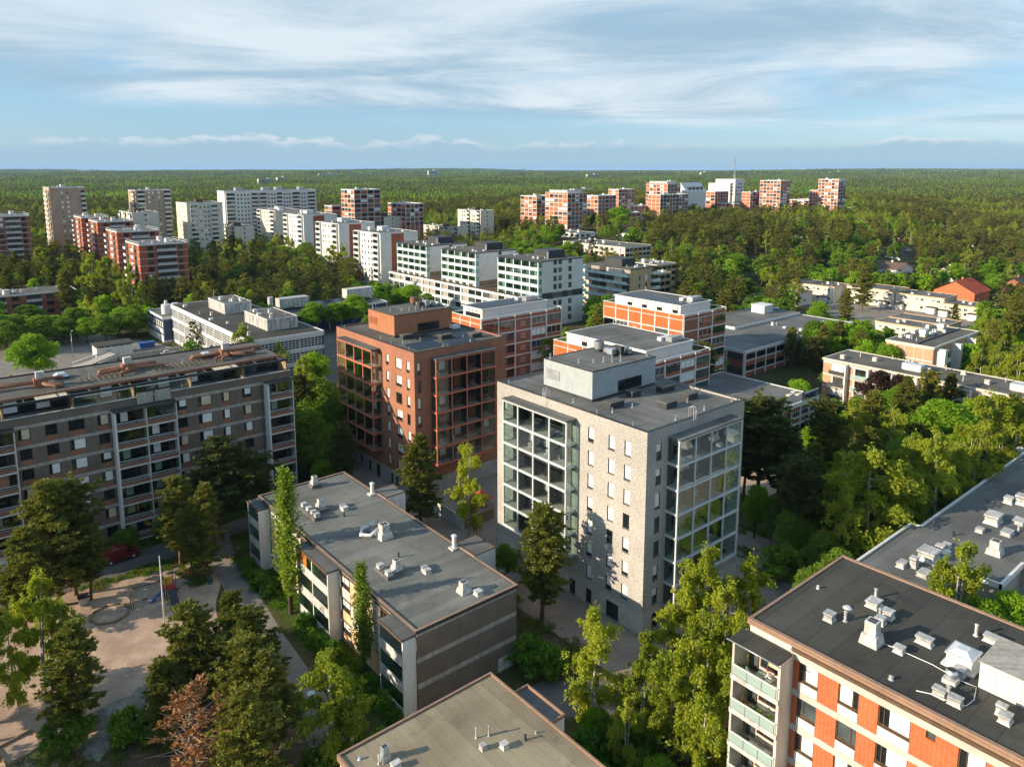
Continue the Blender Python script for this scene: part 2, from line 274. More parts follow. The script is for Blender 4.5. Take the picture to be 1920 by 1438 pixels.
# ------------------------------------------------------------------ mesh helpers
class MB:
    """collects boxes, prisms and tubes into one mesh; every face keeps a material slot"""
    def __init__(s): s.v = []; s.f = []; s.m = []; s.slots = []; s.sm = []
    def slot(s, mat):
        if mat not in s.slots: s.slots.append(mat)
        return s.slots.index(mat)
    def add(s, vs, fs, mat, smooth=False):
        o = len(s.v); s.v += [tuple(q) for q in vs]; k = s.slot(mat)
        for f in fs: s.f.append(tuple(i+o for i in f)); s.m.append(k); s.sm.append(smooth)
        return s
    def box(s, x0, y0, z0, x1, y1, z1, mat, bottom=True):
        x0, x1 = min(x0, x1), max(x0, x1); y0, y1 = min(y0, y1), max(y0, y1); z0, z1 = min(z0, z1), max(z0, z1)
        vs = [(x0,y0,z0),(x1,y0,z0),(x1,y1,z0),(x0,y1,z0),(x0,y0,z1),(x1,y0,z1),(x1,y1,z1),(x0,y1,z1)]
        fs = [(4,5,6,7),(0,1,5,4),(1,2,6,5),(2,3,7,6),(3,0,4,7)]
        if bottom: fs.append((3,2,1,0))
        return s.add(vs, fs, mat)
    def quad(s, a, b, c, d, mat): return s.add([a, b, c, d], [(0,1,2,3)], mat)
    def prism(s, poly, z0, z1, mat, top=None):
        n = len(poly); vs = [(x,y,z0) for x,y in poly]+[(x,y,z1) for x,y in poly]
        s.add(vs, [(i,(i+1)%n,n+(i+1)%n,n+i) for i in range(n)], mat)
        s.add([(x,y,z1) for x,y in poly], [tuple(range(n))], top or mat); return s
    def cyl(s, x, y, z0, z1, r, mat, n=12, r2=None, cap=True):
        r2 = r if r2 is None else r2
        a = [2*math.pi*i/n for i in range(n)]
        vs = [(x+r*math.cos(t), y+r*math.sin(t), z0) for t in a]+[(x+r2*math.cos(t), y+r2*math.sin(t), z1) for t in a]
        s.add(vs, [(i,(i+1)%n,n+(i+1)%n,n+i) for i in range(n)], mat, True)
        if cap: s.add(vs[n:], [tuple(range(n))], mat); s.add(vs[:n], [tuple(range(n-1,-1,-1))], mat)
        return s
    def tube(s, pts, rad, mat, n=8, cap=True):
        P = [Vector(p) for p in pts]; rad = rad if isinstance(rad, (list, tuple)) else [rad]*len(P)
        ring = []; 
        for i, p in enumerate(P):
            t = (P[min(i+1, len(P)-1)]-P[max(i-1, 0)]).normalized()
            a = Vector((0,0,1)) if abs(t.z) < 0.9 else Vector((1,0,0))
            u = t.cross(a).normalized(); v = t.cross(u)
            ring.append([p+(u*math.cos(2*math.pi*k/n)+v*math.sin(2*math.pi*k/n))*rad[i] for k in range(n)])
        vs = [q for r in ring for q in r]
        fs = [(i*n+k, i*n+(k+1)%n, (i+1)*n+(k+1)%n, (i+1)*n+k) for i in range(len(P)-1) for k in range(n)]
        if cap: fs += [tuple(range(n-1,-1,-1)), tuple((len(P)-1)*n+k for k in range(n))]
        return s.add(vs, fs, mat, True)
    def mesh(s, name):
        me = bpy.data.meshes.new(name); me.from_pydata(s.v, [], s.f)
        for q in s.slots: me.materials.append(MT[q])
        me.polygons.foreach_set('material_index', s.m); me.polygons.foreach_set('use_smooth', s.sm); me.update(); return me
    def build(s, name, parent=None, loc=None, rz=0.0): return link(name, s.mesh(name), parent, loc, rz)
def link(name, me, parent=None, loc=None, rz=0.0):
    o = bpy.data.objects.new(name, me); col.objects.link(o)
    if parent is not None: o.parent = parent
    if loc is not None: o.location = loc
    if rz: o.rotation_euler.z = rz
    return o
CACHE = {}
def bx(name, parent, x0, y0, z0, x1, y1, z1, mat):
    """one box part; alike boxes share their mesh"""
    d = tuple(round(abs(v), 3) for v in (x1-x0, y1-y0, z1-z0)); key = (d, mat)
    if key not in CACHE: CACHE[key] = MB().box(-d[0]/2, -d[1]/2, 0, d[0]/2, d[1]/2, d[2], mat).mesh(name)
    return link(name, CACHE[key], parent, ((x0+x1)/2, (y0+y1)/2, min(z0, z1)))
def thing(name, label, cat, loc=(0,0,0), rz=0.0, group=None):
    o = bpy.data.objects.new(name, None); col.objects.link(o); o.location = loc; o.rotation_euler.z = rz; o.empty_display_size = 0.5
    o['label'] = label; o['category'] = cat
    if group: o['group'] = group
    return o
def tag(o, label, cat, group=None):
    o['label'] = label; o['category'] = cat
    if group: o['group'] = group
    return o
def struct(o, kind='structure'): o['kind'] = kind; return o

# facades: 'L' is the sunlit side facing -X (u runs along +Y), 'R' the shaded side facing -Y (u runs along +X)
def fplace(side, u, z, d, base=0.0):
    return ((base-d, u, z), -math.pi/2) if side == 'L' else ((u, base-d, z), 0.0)
def fbox(name, root, side, u0, u1, z0, z1, d0, d1, mat, base=0.0):
    """box on a facade: u range, z range, d = outward depth range"""
    if side == 'L': return bx(name, root, base-d1, u0, z0, base-d0, u1, z1, mat)
    return bx(name, root, u0, base-d1, z0, u1, base-d0, z1, mat)
def wmesh(key, fn):
    if key not in CACHE: CACHE[key] = fn()
    return CACHE[key]
def window_meshes(w_, h_, frame, mull, ft, rec):
    """frame with mullions (list of fractions) and the glass behind it; origin at the sill centre on the wall face, facing -Y"""
    def fr():
        b = MB(); y0, y1 = rec-0.05, rec+0.05
        b.box(-w_/2, y0, 0, -w_/2+ft, y1, h_, frame).box(w_/2-ft, y0, 0, w_/2, y1, h_, frame)
        b.box(-w_/2+ft, y0, 0, w_/2-ft, y1, ft, frame).box(-w_/2+ft, y0, h_-ft, w_/2-ft, y1, h_, frame)
        for q in mull: x = -w_/2+w_*q; b.box(x-ft*0.4, y0+0.01, ft, x+ft*0.4, y1-0.01, h_-ft, frame)
        return b.mesh('window')
    return wmesh(('wf', w_, h_, frame, tuple(mull), ft, rec), fr)
def window(root, side, u, z0, w_, h_, frame='dark_metal', mull=(), ft=0.07, rec=0.10, glass='glass_dark', blind=None, bfrac=1.0, base=0.0, sill=None, bx0=0.0):
    """window part > pane, blind, sill"""
    loc, rz = fplace(side, u, z0, 0.0, base)
    o = link('window', window_meshes(w_, h_, frame, mull, ft, rec), root, loc, rz)
    link('pane', wmesh(('pane', w_, h_, glass, ft), lambda: MB().quad((-w_/2+ft*0.9, 0, ft*0.9), (w_/2-ft*0.9, 0, ft*0.9), (w_/2-ft*0.9, 0, h_-ft*0.9), (-w_/2+ft*0.9, 0, h_-ft*0.9), glass).mesh('pane')), o, (0, rec+0.02, 0))
    if blind and bfrac > 0.05:
        b0 = h_-ft-(h_-2*ft)*bfrac
        xl = -w_/2+ft+(w_-2*ft)*bx0
        link('blind', wmesh(('bl', w_, h_, round(bfrac, 2), blind, ft, bx0), lambda: MB().box(xl, -0.006, b0, w_/2-ft, 0.0, h_-ft, blind).mesh('blind')), o, (0, rec+0.012, 0))
    if sill:
        link('sill', wmesh(('sl', w_, sill), lambda: MB().box(-w_/2-0.03, -0.06, -0.06, w_/2+0.03, rec, -0.002, sill).mesh('sill')), o, (0, 0, 0))
    return o
def far_window(root, side, u, z0, w_, h_, frame='white_paint', glass='glass_dark', mull=(), base=0.0, ft=0.09, proud=0.05):
    """a window of a more distant building: one part, frame proud of the wall with the glass set in it"""
    loc, rz = fplace(side, u, z0, 0.0, base)
    def mk():
        b = MB(); y0, y1 = -proud, -0.005
        b.box(-w_/2, y0, 0, -w_/2+ft, y1, h_, frame).box(w_/2-ft, y0, 0, w_/2, y1, h_, frame)
        b.box(-w_/2+ft, y0, 0, w_/2-ft, y1, ft, frame).box(-w_/2+ft, y0, h_-ft, w_/2-ft, y1, h_, frame)
        for q in mull: x = -w_/2+w_*q; b.box(x-ft*0.4, y0+0.01, ft, x+ft*0.4, y1, h_-ft, frame)
        b.quad((-w_/2+ft, -0.02, ft), (w_/2-ft, -0.02, ft), (w_/2-ft, -0.02, h_-ft), (-w_/2+ft, -0.02, h_-ft), glass)
        return b.mesh('window')
    return link('window', wmesh(('fw', w_, h_, frame, glass, tuple(mull), ft, proud), mk), root, loc, rz)
def wall_mesh(side, U0, U1, Z0, Z1, holes, mat, rec=0.16, base=0.0):
    """one wall face with real openings and their reveals; holes = (u0,u1,z0,z1)"""
    us = sorted({round(v, 3) for h in holes for v in h[:2]} | {U0, U1}); zs = sorted({round(v, 3) for h in holes for v in h[2:]} | {Z0, Z1})
    us = [u for u in us if U0 <= u <= U1]; zs = [z for z in zs if Z0 <= z <= Z1]
    b = MB()
    def P(u, z, d): return (base+d, u, z) if side == 'L' else (u, base+d, z)
    def q(a, c, d, e): b.quad(*((a, e, d, c) if side == 'L' else (a, c, d, e)), mat)
    for i in range(len(us)-1):
        for j in range(len(zs)-1):
            um, zm = (us[i]+us[i+1])/2, (zs[j]+zs[j+1])/2
            if any(h[0] < um < h[1] and h[2] < zm < h[3] for h in holes): continue
            q(P(us[i], zs[j], 0), P(us[i+1], zs[j], 0), P(us[i+1], zs[j+1], 0), P(us[i], zs[j+1], 0))
    for u0, u1, z0, z1 in holes:
        q(P(u0, z0, 0), P(u0, z0, rec), P(u0, z1, rec), P(u0, z1, 0)); q(P(u1, z0, rec), P(u1, z0, 0), P(u1, z1, 0), P(u1, z1, rec))
        q(P(u0, z1, 0), P(u0, z1, rec), P(u1, z1, rec), P(u1, z1, 0)); q(P(u0, z0, rec), P(u0, z0, 0), P(u1, z0, 0), P(u1, z0, rec))
    return b
# roof furniture (all parts of the building they stand on)
def vent_box(root, x, y, z, a=0.9, b=0.9, h=0.6, mat='vent_metal', name='roof_vent'):
    """square vent cowl: flared base and overhanging lid"""
    def mk():
        m = MB(); t = 0.82
        lo = [(-a/2,-b/2),(a/2,-b/2),(a/2,b/2),(-a/2,b/2)]; up = [(p*t, q*t) for p, q in lo]
        vs = [(p,q,0) for p,q in lo]+[(p,q,h*0.3) for p,q in up]; m.add(vs, [(i,(i+1)%4,4+(i+1)%4,4+i) for i in range(4)], mat)
        m.box(-a*t/2, -b*t/2, h*0.3, a*t/2, b*t/2, h*0.70, mat, False); m.box(-a*t*0.46, -b*t*0.46, h*0.70, a*t*0.46, b*t*0.46, h*0.82, 'charcoal', False); m.box(-a*0.47, -b*0.47, h*0.82, a*0.47, b*0.47, h, mat); return m.mesh(name)
    return link(name, wmesh(('vb', a, b, h, mat), mk), root, (x, y, z))
def vent_pipe(root, x, y, z, h=1.0, r=0.1, mat='vent_metal', cap=True):
    def mk():
        m = MB().cyl(0, 0, 0, h, r, mat, 10)
        if cap: m.cyl(0, 0, h, h+r*0.6, r*1.5, mat, 10, r*0.6)
        m.cyl(0, 0, 0, 0.12, r*1.8, mat, 10, r); return m.mesh('vent_pipe')
    return link('vent_pipe', wmesh(('vp', h, r, mat, cap), mk), root, (x, y, z))
def chimney(root, x, y, z, a=1.1, h=1.9, mat='white_worn'):
    def mk():
        m = MB(); b = a*1.35; t = [(-1,-1),(1,-1),(1,1),(-1,1)]
        m.add([(p*b/2,q*b/2,0) for p,q in t]+[(p*a*0.55,q*a*0.55,h*0.45) for p,q in t], [(i,(i+1)%4,4+(i+1)%4,4+i) for i in range(4)], mat)
        m.quad(*[(p*a*0.55,q*a*0.55,h*0.45) for p,q in t], mat); m.box(-a*0.42,-a*0.42,h*0.45,a*0.42,a*0.42,h,mat)
        m.box(-a*0.3,-a*0.3,h,-a*0.03,a*0.3,h+0.01,'dark_metal'); m.box(a*0.03,-a*0.3,h,a*0.3,a*0.3,h+0.01,'dark_metal'); return m.mesh('chimney')
    return link('chimney', wmesh(('ch', a, h, mat), mk), root, (x, y, z))
def parapet(root, x0, y0, x1, y1, z0, z1, t, mat, name='parapet', capmat=None):
    for a in ((x0,y0,x1,y0+t),(x0,y1-t,x1,y1),(x0,y0+t,x0+t,y1-t),(x1-t,y0+t,x1,y1-t)):
        bx(name, root, a[0], a[1], z0, a[2], a[3], z1, mat)
def solar_rows(root, x0, y0, z, n, m, w_=1.0, l_=1.7, gap=0.35, tilt=0.22):
    def mk(): return MB().add([(0,0,0.08),(l_,0,0.08),(l_,w_,0.08+tilt),(0,w_,0.08+tilt),(0,0,0.04),(l_,0,0.04),(l_,w_,0.04+tilt),(0,w_,0.04+tilt)],
        [(0,1,2,3),(7,6,5,4),(4,5,1,0),(5,6,2,1),(6,7,3,2),(7,4,0,3)], 'solar').box(0,w_-0.06,0,0.06,w_,tilt,'galvanised').box(l_-0.06,w_-0.06,0,l_,w_,tilt,'galvanised').mesh('solar_panel')
    me = wmesh(('sol', w_, l_, tilt), mk)
    for i in range(n):
        for j in range(m): link('solar_panel', me, root, (x0+i*(l_+0.05), y0+j*(w_+gap), z))
# ------------------------------------------------------------------ ground and paved surfaces
def sheet(name, poly, z, mat, kind='structure'):
    b = MB(); b.add([(x, y, z) for x, y in poly], [tuple(range(len(poly)))], mat); o = b.build(name)
    return struct(o, kind)
def hill(x, y):
    """low wooded rise to the far right of the middle distance, then far ridges"""
    x, y = np.asarray(x, float), np.asarray(y, float); D = np.maximum(x*0.64+y*0.768, 1.0); q = (x*0.768-y*0.64)/D
    S = lambda v, a, b: np.clip((v-a)/(b-a), 0, 1)**2*(3-2*np.clip((v-a)/(b-a), 0, 1))
    h = (9.0+4.0*(1-S(q, 0.12, 0.28)))*S(D, 350, 500)*(1-S(D, 900, 1500))*S(q, -0.06, 0.08)*(1-S(q, 0.46, 0.62))*(x*0.64+y*0.768 > 0)
    dx, dy = x-30, y-60; Rr = np.hypot(dx, dy); a = np.arctan2(dy, dx) % (2*math.pi); f = np.clip((Rr-3200)/5000, 0, 1)
    return h+np.maximum(0, f*(14+12*np.sin(a*9+Rr/1700)+9*np.sin(a*23+1.3+Rr/900)))
def ground():
    n = 108; r = [0]+[60*1.06**i for i in range(n)]; k = 144          # rings out past the horizon
    vs = [(30, 60, GZ)]; fs = []
    for i in range(1, n):
        an = 2*math.pi*np.arange(k)/k; x, y = 30+r[i]*np.cos(an), 60+r[i]*np.sin(an); h = hill(x, y)
        vs += [(float(p), float(q), float(GZ+z)) for p, q, z in zip(x, y, h)]
    for j in range(k): fs.append((0, 1+j, 1+(j+1) % k))
    for i in range(1, n-1):
        for j in range(k):
            a, b = 1+(i-1)*k+j, 1+(i-1)*k+(j+1) % k; fs.append((a, a+k, b+k, b))
    m = MB(); m.add(vs, fs, 'forest_floor', True); struct(m.build('ground'))
ground()
def path_strip(name, pts, w_, z, mat):
    P = [Vector((x, y, 0)) for x, y in pts]; L, Rr = [], []
    for i, p in enumerate(P):
        t = (P[min(i+1, len(P)-1)]-P[max(i-1, 0)]).normalized(); nrm = Vector((-t.y, t.x, 0))
        ww = w_[i] if isinstance(w_, (list, tuple)) else w_
        L.append(p+nrm*ww/2); Rr.append(p-nrm*ww/2)
    vs = [(q.x, q.y, z) for q in L]+[(q.x, q.y, z) for q in Rr]; n = len(P)
    return struct(MB().add(vs, [(i, n+i, n+i+1, i+1) for i in range(n-1)], mat).build(name))
def smooth_poly(pts, k=3):
    for _ in range(k):
        q = []
        for i in range(len(pts)):
            a, b = pts[i], pts[(i+1) % len(pts)]
            q += [(a[0]*0.75+b[0]*0.25, a[1]*0.75+b[1]*0.25), (a[0]*0.25+b[0]*0.75, a[1]*0.25+b[1]*0.75)]
        pts = q
    return pts
def grounds():
    sheet('playground_sand', smooth_poly([(8, 118), (14, 109.5), (29.5, 108.5), (31.5, 101), (27.5, 94), (27, 86), (22, 80), (14, 76), (2, 76), (-4, 84), (-2, 104)]), GZ+0.004, 'sand')
    sheet('gravel_yard', smooth_poly([(14, 76), (24, 77), (30, 70), (30, 60), (26, 52), (16, 50), (2, 60), (0, 74)]), GZ+0.006, 'soil')
    sheet('dry_grass_patch', smooth_poly([(25.5, 107.5), (31, 108), (34, 112), (38, 111), (37, 104.5), (31, 103.2), (28, 101.5)]), GZ+0.010, 'dry_grass')
    path_strip('asphalt_path', [(60, 117.5), (48, 117), (38, 114.8), (26, 114), (12, 113.5), (-10, 113)], [4, 4, 4.4, 5.6, 6, 6], GZ+0.008, 'asphalt')
    path_strip('concrete_path', [(34.5, 114), (32.6, 104), (32.0, 97), (31.6, 90), (31.0, 83), (30.6, 76), (30.2, 70), (28.5, 63), (25, 55), (20, 44)], [4, 3.6, 3.4, 3.2, 3.0, 3.0, 3.0, 3.4, 4, 4], GZ+0.014, 'asphalt_pale')
    sheet('lawn_strip', [(33.4, 61), (37.6, 61), (37.6, 101), (33.8, 101)], GZ+0.012, 'lawn')
    sheet('lawn_behind', [(52, 55), (58, 58), (60, 80), (60, 103), (52, 103)], GZ+0.006, 'soil')
    sheet('tower_paving', [(58, 46), (100, 46), (100, 140), (60, 140)], GZ+0.008, 'paving')
    path_strip('yard_drive', [(41.5, 52.5), (50, 53.5), (58, 48), (66, 47), (84, 46)], [6, 6, 6, 6, 6], GZ+0.013, 'asphalt')
    path_strip('park_path', [(86, 46), (100, 56), (118, 63), (131, 74)], 3.0, GZ+0.014, 'asphalt_pale')
    sheet('park_lawn', [(88, 48), (132, 44), (176, 50), (176, 110), (152, 112), (134, 78), (100, 60)], GZ+0.003, 'lawn')
    sheet('park_sand', smooth_poly([(112, 66), (124, 67), (127, 73), (120, 77), (111, 73)]), GZ+0.012, 'sand')
    sheet('parking_lot', [(-10, 214), (30, 214), (66, 226), (68, 244), (64, 262), (52, 288), (20, 280), (-10, 262)], GZ+0.006, 'asphalt_pale')
    sheet('side_yard', [(52, 142), (100, 150), (140, 200), (140, 260), (94, 260), (90, 190), (69, 189), (56, 170)], GZ+0.005, 'asphalt')
    path_strip('far_road', [(150, 122), (200, 152), (268, 166), (303, 190), (345, 222), (395, 246), (470, 300)], 7.0, GZ+0.009, 'asphalt')
    sheet('row_house_yard', [(240, 92), (300, 92), (330, 120), (316, 178), (262, 130)], GZ+0.006, 'asphalt_pale')
grounds()

# ------------------------------------------------------------------ the two new towers
def balcony_stack(root, side, u0, bays, bw, ztop, n, pitch, dep_, frame, wallmat, roofmat, extra=False, door='interior_pale'):
    """projecting stack of glazed balconies: roof, slabs, posts, panes, partitions, balcony doors"""
    u1 = u0+bays*bw; t = 0.2
    fbox('balcony_roof', root, side, u0-0.12, u1+0.12, ztop+0.02, ztop+0.2, 0.0, dep_+0.2, roofmat)
    fbox('balcony_roof_edge', root, side, u0-0.1, u1+0.1, ztop-0.22, ztop+0.015, dep_-0.18, dep_+0.1, frame)
    zb = ztop-n*pitch
    for i in range(1, n+1):
        z = ztop-i*pitch
        fbox('balcony_slab', root, side, u0, u1, z-0.16, z+0.06, 0.0, dep_-0.19, 'concrete_pale')
        fbox('balcony_beam', root, side, u0-0.1, u1+0.1, z-0.2, z+0.1, dep_-0.18, dep_+0.1, frame)
        for uu in (u0-0.1, u1-0.1): fbox('side_beam', root, side, uu, uu+t, z-0.2, z+0.1, 0.0, dep_-0.185, frame)
    for k in range(bays+1):
        u = u0+k*bw; fbox('balcony_post', root, side, u-0.1, u+0.1, zb+0.1-(pitch if extra and k < 2 else 0), ztop-0.22, dep_-0.13, dep_+0.06, frame)
    if extra:
        z = zb-pitch; fbox('balcony_slab', root, side, u0, u0+bw, z-0.16, z+0.06, 0.0, dep_-0.19, 'concrete_pale')
        fbox('balcony_beam', root, side, u0-0.1, u0+bw+0.1, z-0.2, z+0.1, dep_-0.18, dep_+0.1, frame)
    rows = [(i, k) for i in range(n) for k in range(bays)]+([(n, 0)] if extra else [])
    for i, k in rows:
        za, zb_ = ztop-(i+1)*pitch+0.1, ztop-i*pitch-0.2; ua, ub = u0+k*bw+0.1, u0+(k+1)*bw-0.1
        fbox('glass_pane', root, side, ua, ub, za, zb_, dep_-0.03, dep_-0.015, 'glazing')
        fbox('rail', root, side, ua, ub, za+0.95, za+1.0, dep_-0.1, dep_-0.05, 'dark_metal')
        q = rng.random()
        fbox('balcony_door', root, side, ua+0.55, ua+1.5, za+0.02, za+2.2, 0.012, 0.07, 'glass_dark')
        if q > 0.35: fbox('balcony_window', root, side, ua+1.6, ub-0.25, za+0.75, za+2.2, 0.012, 0.07, 'glass_mid' if q < 0.7 else 'blind_white')
        if k > 0: fbox('partition', root, side, ua-0.16, ua-0.06, za, zb_, 0.004, dep_-0.2, 'charcoal')
        fbox('dark_panel', root, side, (ub-1.3 if side == 'L' else ua), (ub if side == 'L' else ua+0.5), za, zb_, 0.008, 0.05, 'charcoal')
        if q > 0.45:
            uu = ua+0.6+rng.random()*1.4; c = rng.choice(['white_paint', 'wood_pale', 'charcoal', 'cloth_white', 'charcoal'])
            b = MB(); b.box(-0.25, -0.25, 0.4, 0.25, 0.25, 0.46, c).box(-0.25, 0.2, 0.46, 0.25, 0.25, 0.9, c)
            for sx in (-0.22, 0.19):
                for sy in (-0.22, 0.19): b.box(sx, sy, 0, sx+0.03, sy+0.03, 0.4, c)
            loc, rz = fplace(side, uu, za-0.035, dep_*0.55)
            oc = b.build('balcony_chair', None, (root.location.x+loc[0], root.location.y+loc[1], loc[2]), rz+rng.random()*3)
            FURN.append((oc, root.name, side, i, k, c))
        if k == 0: fbox('side_pane', root, side, ua-0.1, ua-0.085, za, zb_, 0.02, dep_-0.2, 'glazing_teal')
        if k == bays-1: fbox('side_pane', root, side, ub+0.085, ub+0.1, za, zb_, 0.02, dep_-0.2, 'glazing_teal')
FURN = []
def tower(name, label, x0, y0, wallm, framem, roofm, pent, winL, winR, balL, balR, base_m, hatch, red):
    root = thing(name, label, 'building', (x0, y0, 0)); LX, LY, H, FP = 19.9, 28.2, 25.5, 3.11
    hl, hr = [], []
    for k in range(7):
        zt = 23.63-FP*k
        for (a, b) in winL: hl.append((a, b, round(zt-1.9, 3), round(zt, 3)))
        hr.append((winR[0], winR[1], round(zt-2.0, 3), round(zt, 3)))
    hl.append((25.9, 26.6, 21.7, 23.6)) if red is False else None
    low = [(8.6, 9.6, -0.35, 1.6), (3.9, 6.0, -0.55, 1.6), (11.6, 12.7, -0.4, 1.6)] if not red else [(1.5, 2.4, -0.4, 1.5), (6.2, 6.9, -0.4, 1.6), (7.9, 8.6, -0.4, 1.6), (12.6, 13.8, -0.55, 1.7), (16.0, 16.8, -0.3, 1.7), (19.2, 20.0, 0.2, 1.7)]
    zs = 2.35
    wall_mesh('L', 0, LY, zs, H, [h for h in hl], wallm).build('wall', root)
    wall_mesh('R', 0, LX, zs, H, hr, wallm).build('wall', root)
    wall_mesh('L', 0, LY, GZ, zs, low, base_m, base=0.03).build('plinth_wall', root); wall_mesh('R', 0.03, LX, GZ, zs, [(1.9, 3.0, -0.55, 1.7)], base_m, base=0.03).build('plinth_wall', root)
    b = MB(); b.quad((LX, 0, GZ), (LX, LY, GZ), (LX, LY, H), (LX, 0, H), wallm); b.quad((LX, LY, GZ), (0, LY, GZ), (0, LY, H), (LX, LY, H), wallm); b.build('wall', root)
    for (a, c, z0, z1) in hl+low: 
        wide = c-a > 1.4
        window(root, 'L', (a+c)/2, z0, c-a, z1-z0, 'dark_metal', (0.35,) if wide else (), 0.08, 0.13, 'glass_dark', 'blind_white' if z0 > 2 and rng.random() < 0.86 else None, rng.choice([0.95, 0.8, 0.72, 0.85, 1.0]), 0.0, 'dark_metal')
    for (a, c, z0, z1) in hr:
        window(root, 'R', (a+c)/2, z0, c-a, z1-z0, 'dark_metal', (), 0.08, 0.13, 'glass_mid', 'blind_white' if rng.random() < 0.7 else None, rng.choice([0.95, 0.5, 0.72]), 0.0, 'dark_metal')
    window(root, 'R', 2.45, -0.55, 1.1, 2.25, 'dark_metal', (0.5,), 0.08, 0.13, base=0.03)
    bx('roof', root, 0.3, 0.3, H-0.5, LX-0.3, LY-0.3, H-0.25, roofm); parapet(root, -0.02, -0.02, LX+0.02, LY+0.02, H, H+0.07, 0.32, 'dark_metal', 'parapet_cap')
    parapet(root, 0.005, 0.005, LX-0.005, LY-0.005, H-0.5, H-0.004, 0.29, wallm)
    zr = H-0.25
    for k in range(1, 8): fbox('panel_joint', root, 'L', 0.0, LY, 24.75-FP*k, 24.765-FP*k, 0.0, 0.004, 'concrete')
    # plant room on the roof
    px, py, pw, pl, ph = 4.0, 12.9, 13.0, 9.6, 4.1
    bx('plant_room', root, px, py, zr+0.35, px+pw, py+pl, zr+ph, pent); bx('plant_room_base', root, px+0.03, py+0.03, zr, px+pw-0.03, py+pl-0.03, zr+0.35, 'charcoal')
    bx('plant_room_roof', root, px+0.15, py+0.15, zr+ph+0.004, px+pw-0.15, py+pl-0.15, zr+ph+0.05, roofm); parapet(root, px-0.05, py-0.05, px+pw+0.05, py+pl+0.05, zr+ph, zr+ph+0.12, 0.18, 'dark_metal', 'plant_room_cap')
    window(root, 'R', 11.5, zr+0.5, 4.8, 1.55, 'dark_metal', (0.25, 0.5, 0.75), 0.08, -0.06, 'glass_dark', base=py)
    bx('hatch_door', root, 8.2, py-0.04, zr+0.4, 8.9, py, zr+1.4, 'sheet_metal' if not red else 'rust_cladding')
    lv = bx('louvre', root, px-0.05, py+6.3, zr+1.5, px, py+9.1, zr+2.9, 'galvanised' if not red else 'frame_terracotta')
    for k in range(14): bx('louvre_blade', root, px-0.09, py+6.35+k*0.2, zr+1.55, px-0.052, py+6.43+k*0.2, zr+2.85, 'sheet_metal' if not red else 'rust_cladding')
    zt = zr+ph+0.05
    dm = 'galvanised' if not red else 'terracotta_pipe'
    for (x, y, r, h) in [(13.0, 20.3, 0.75, 1.1)]+([(14.8, 19.4, 0.65, 0.9)] if red else []):
        MB().cyl(0, 0, 0, 0.5, r*0.55, 'charcoal', 14).cyl(0, 0, 0.5, 0.5+h, r, dm, 18).cyl(0, 0, 0.5+h, 0.52+h, r*0.8, 'dark_metal', 18).build('exhaust_drum', root, (x, y, zt))
    for (x, y, a, h) in [(12.6, 17.4, 1.0, 0.8), (13.6, 16.6, 0.8, 1.1), (14.2, 18.0, 0.9, 0.9), (13.0, 18.6, 0.8, 0.6), (15.2, 17.2, 0.9, 0.7), (14.9, 16.2, 0.7, 0.6)]:
        bx('fan_unit', root, x-a/2, y-a/2, zt+0.25, x+a/2, y+a/2, zt+0.25+h, rng.choice(['galvanised', 'charcoal', 'galvanised'])); bx('fan_base', root, x-a*0.6, y-a*0.6, zt, x+a*0.6, y+a*0.6, zt+0.24, 'charcoal')
    for (x, y, h) in [(9.0, 15.6, 0.7), (10.1, 15.0, 0.8), (11.2, 14.4, 0.8), (6.0, 17.5, 0.5), (4.6, 21.8, 0.7), (16.4, 14.0, 0.6), (7.8, 16.4, 0.4)]: vent_pipe(root, x, y, zt, h, 0.11, 'galvanised')
    for (x, y, a, b_) in hatch:
        bx('roof_hatch', root, x-a/2, y-b_/2, zr, x+a/2, y+b_/2, zr+0.75, 'charcoal'); bx('hatch_lid', root, x-a/2-0.08, y-b_/2-0.08, zr+0.755, x+a/2+0.08, y+b_/2+0.08, zr+0.86, 'roof_brown')
    for (x, y) in [(0.9, 9.0), (0.9, 3.0), (6.5, 8.0), (6.8, 1.2), (12.8, 1.3), (18.8, 1.2), (18.6, 7.4), (0.9, 26.6), (3.0, 8.3), (13.6, 4.6), (2.0, 14.4)]: vent_pipe(root, x, y, zr, 0.55, 0.09, 'galvanised')
    balcony_stack(root, 'L', *balL, 24.0, 6, FP, 1.75, framem, wallm, roofm)
    balcony_stack(root, 'R', *balR, 24.0, 6, FP, 1.75, framem, wallm, roofm, extra=not red)
    if not red:
        for (side, u) in (('L', 17.5), ('R', 8.4)):          # hooped ladders from the balcony roofs
            for k in (0, 1):
                pts = [(0, 0, 0), (0, 0, 2.2), (0, 0.1, 2.6), (0, 0.45, 2.75), (0, 0.75, 2.5), (0, 0.8, 1.2)]
                loc, rz = fplace(side, u+k*0.45, 24.2, 0.3); MB().tube([(q[0], q[1], q[2]) for q in pts], 0.03, 'white_paint', 6).build('ladder_rail', root, loc, rz)
            for k in range(5):
                fbox('ladder_rung', root, side, u, u+0.45, 24.45+k*0.4, 24.48+k*0.4, 0.28, 0.31, 'white_paint')
    return root, zr
gt, zr = tower('grey_tower', 'pale grey brick apartment tower with glazed balconies and grey rooftop plant room, nearest tower', 66.04, 54.44, 'grey_brick', 'frame_grey', 'roof_grey', 'grey_cladding',
    [(8.65, 9.65), (5.1, 6.12), (2.45, 3.5)], (1.75, 2.75), (11.85, 4, 3.2), (3.9, 4, 3.2), 'concrete_pale',
    [(4.8, 9.8, 2.6, 1.4), (10.4, 11.2, 1.8, 1.1), (10.2, 5.3, 2.2, 1.6), (15.7, 10.0, 2.6, 1.2), (15.4, 5.8, 2.0, 1.6)], False)
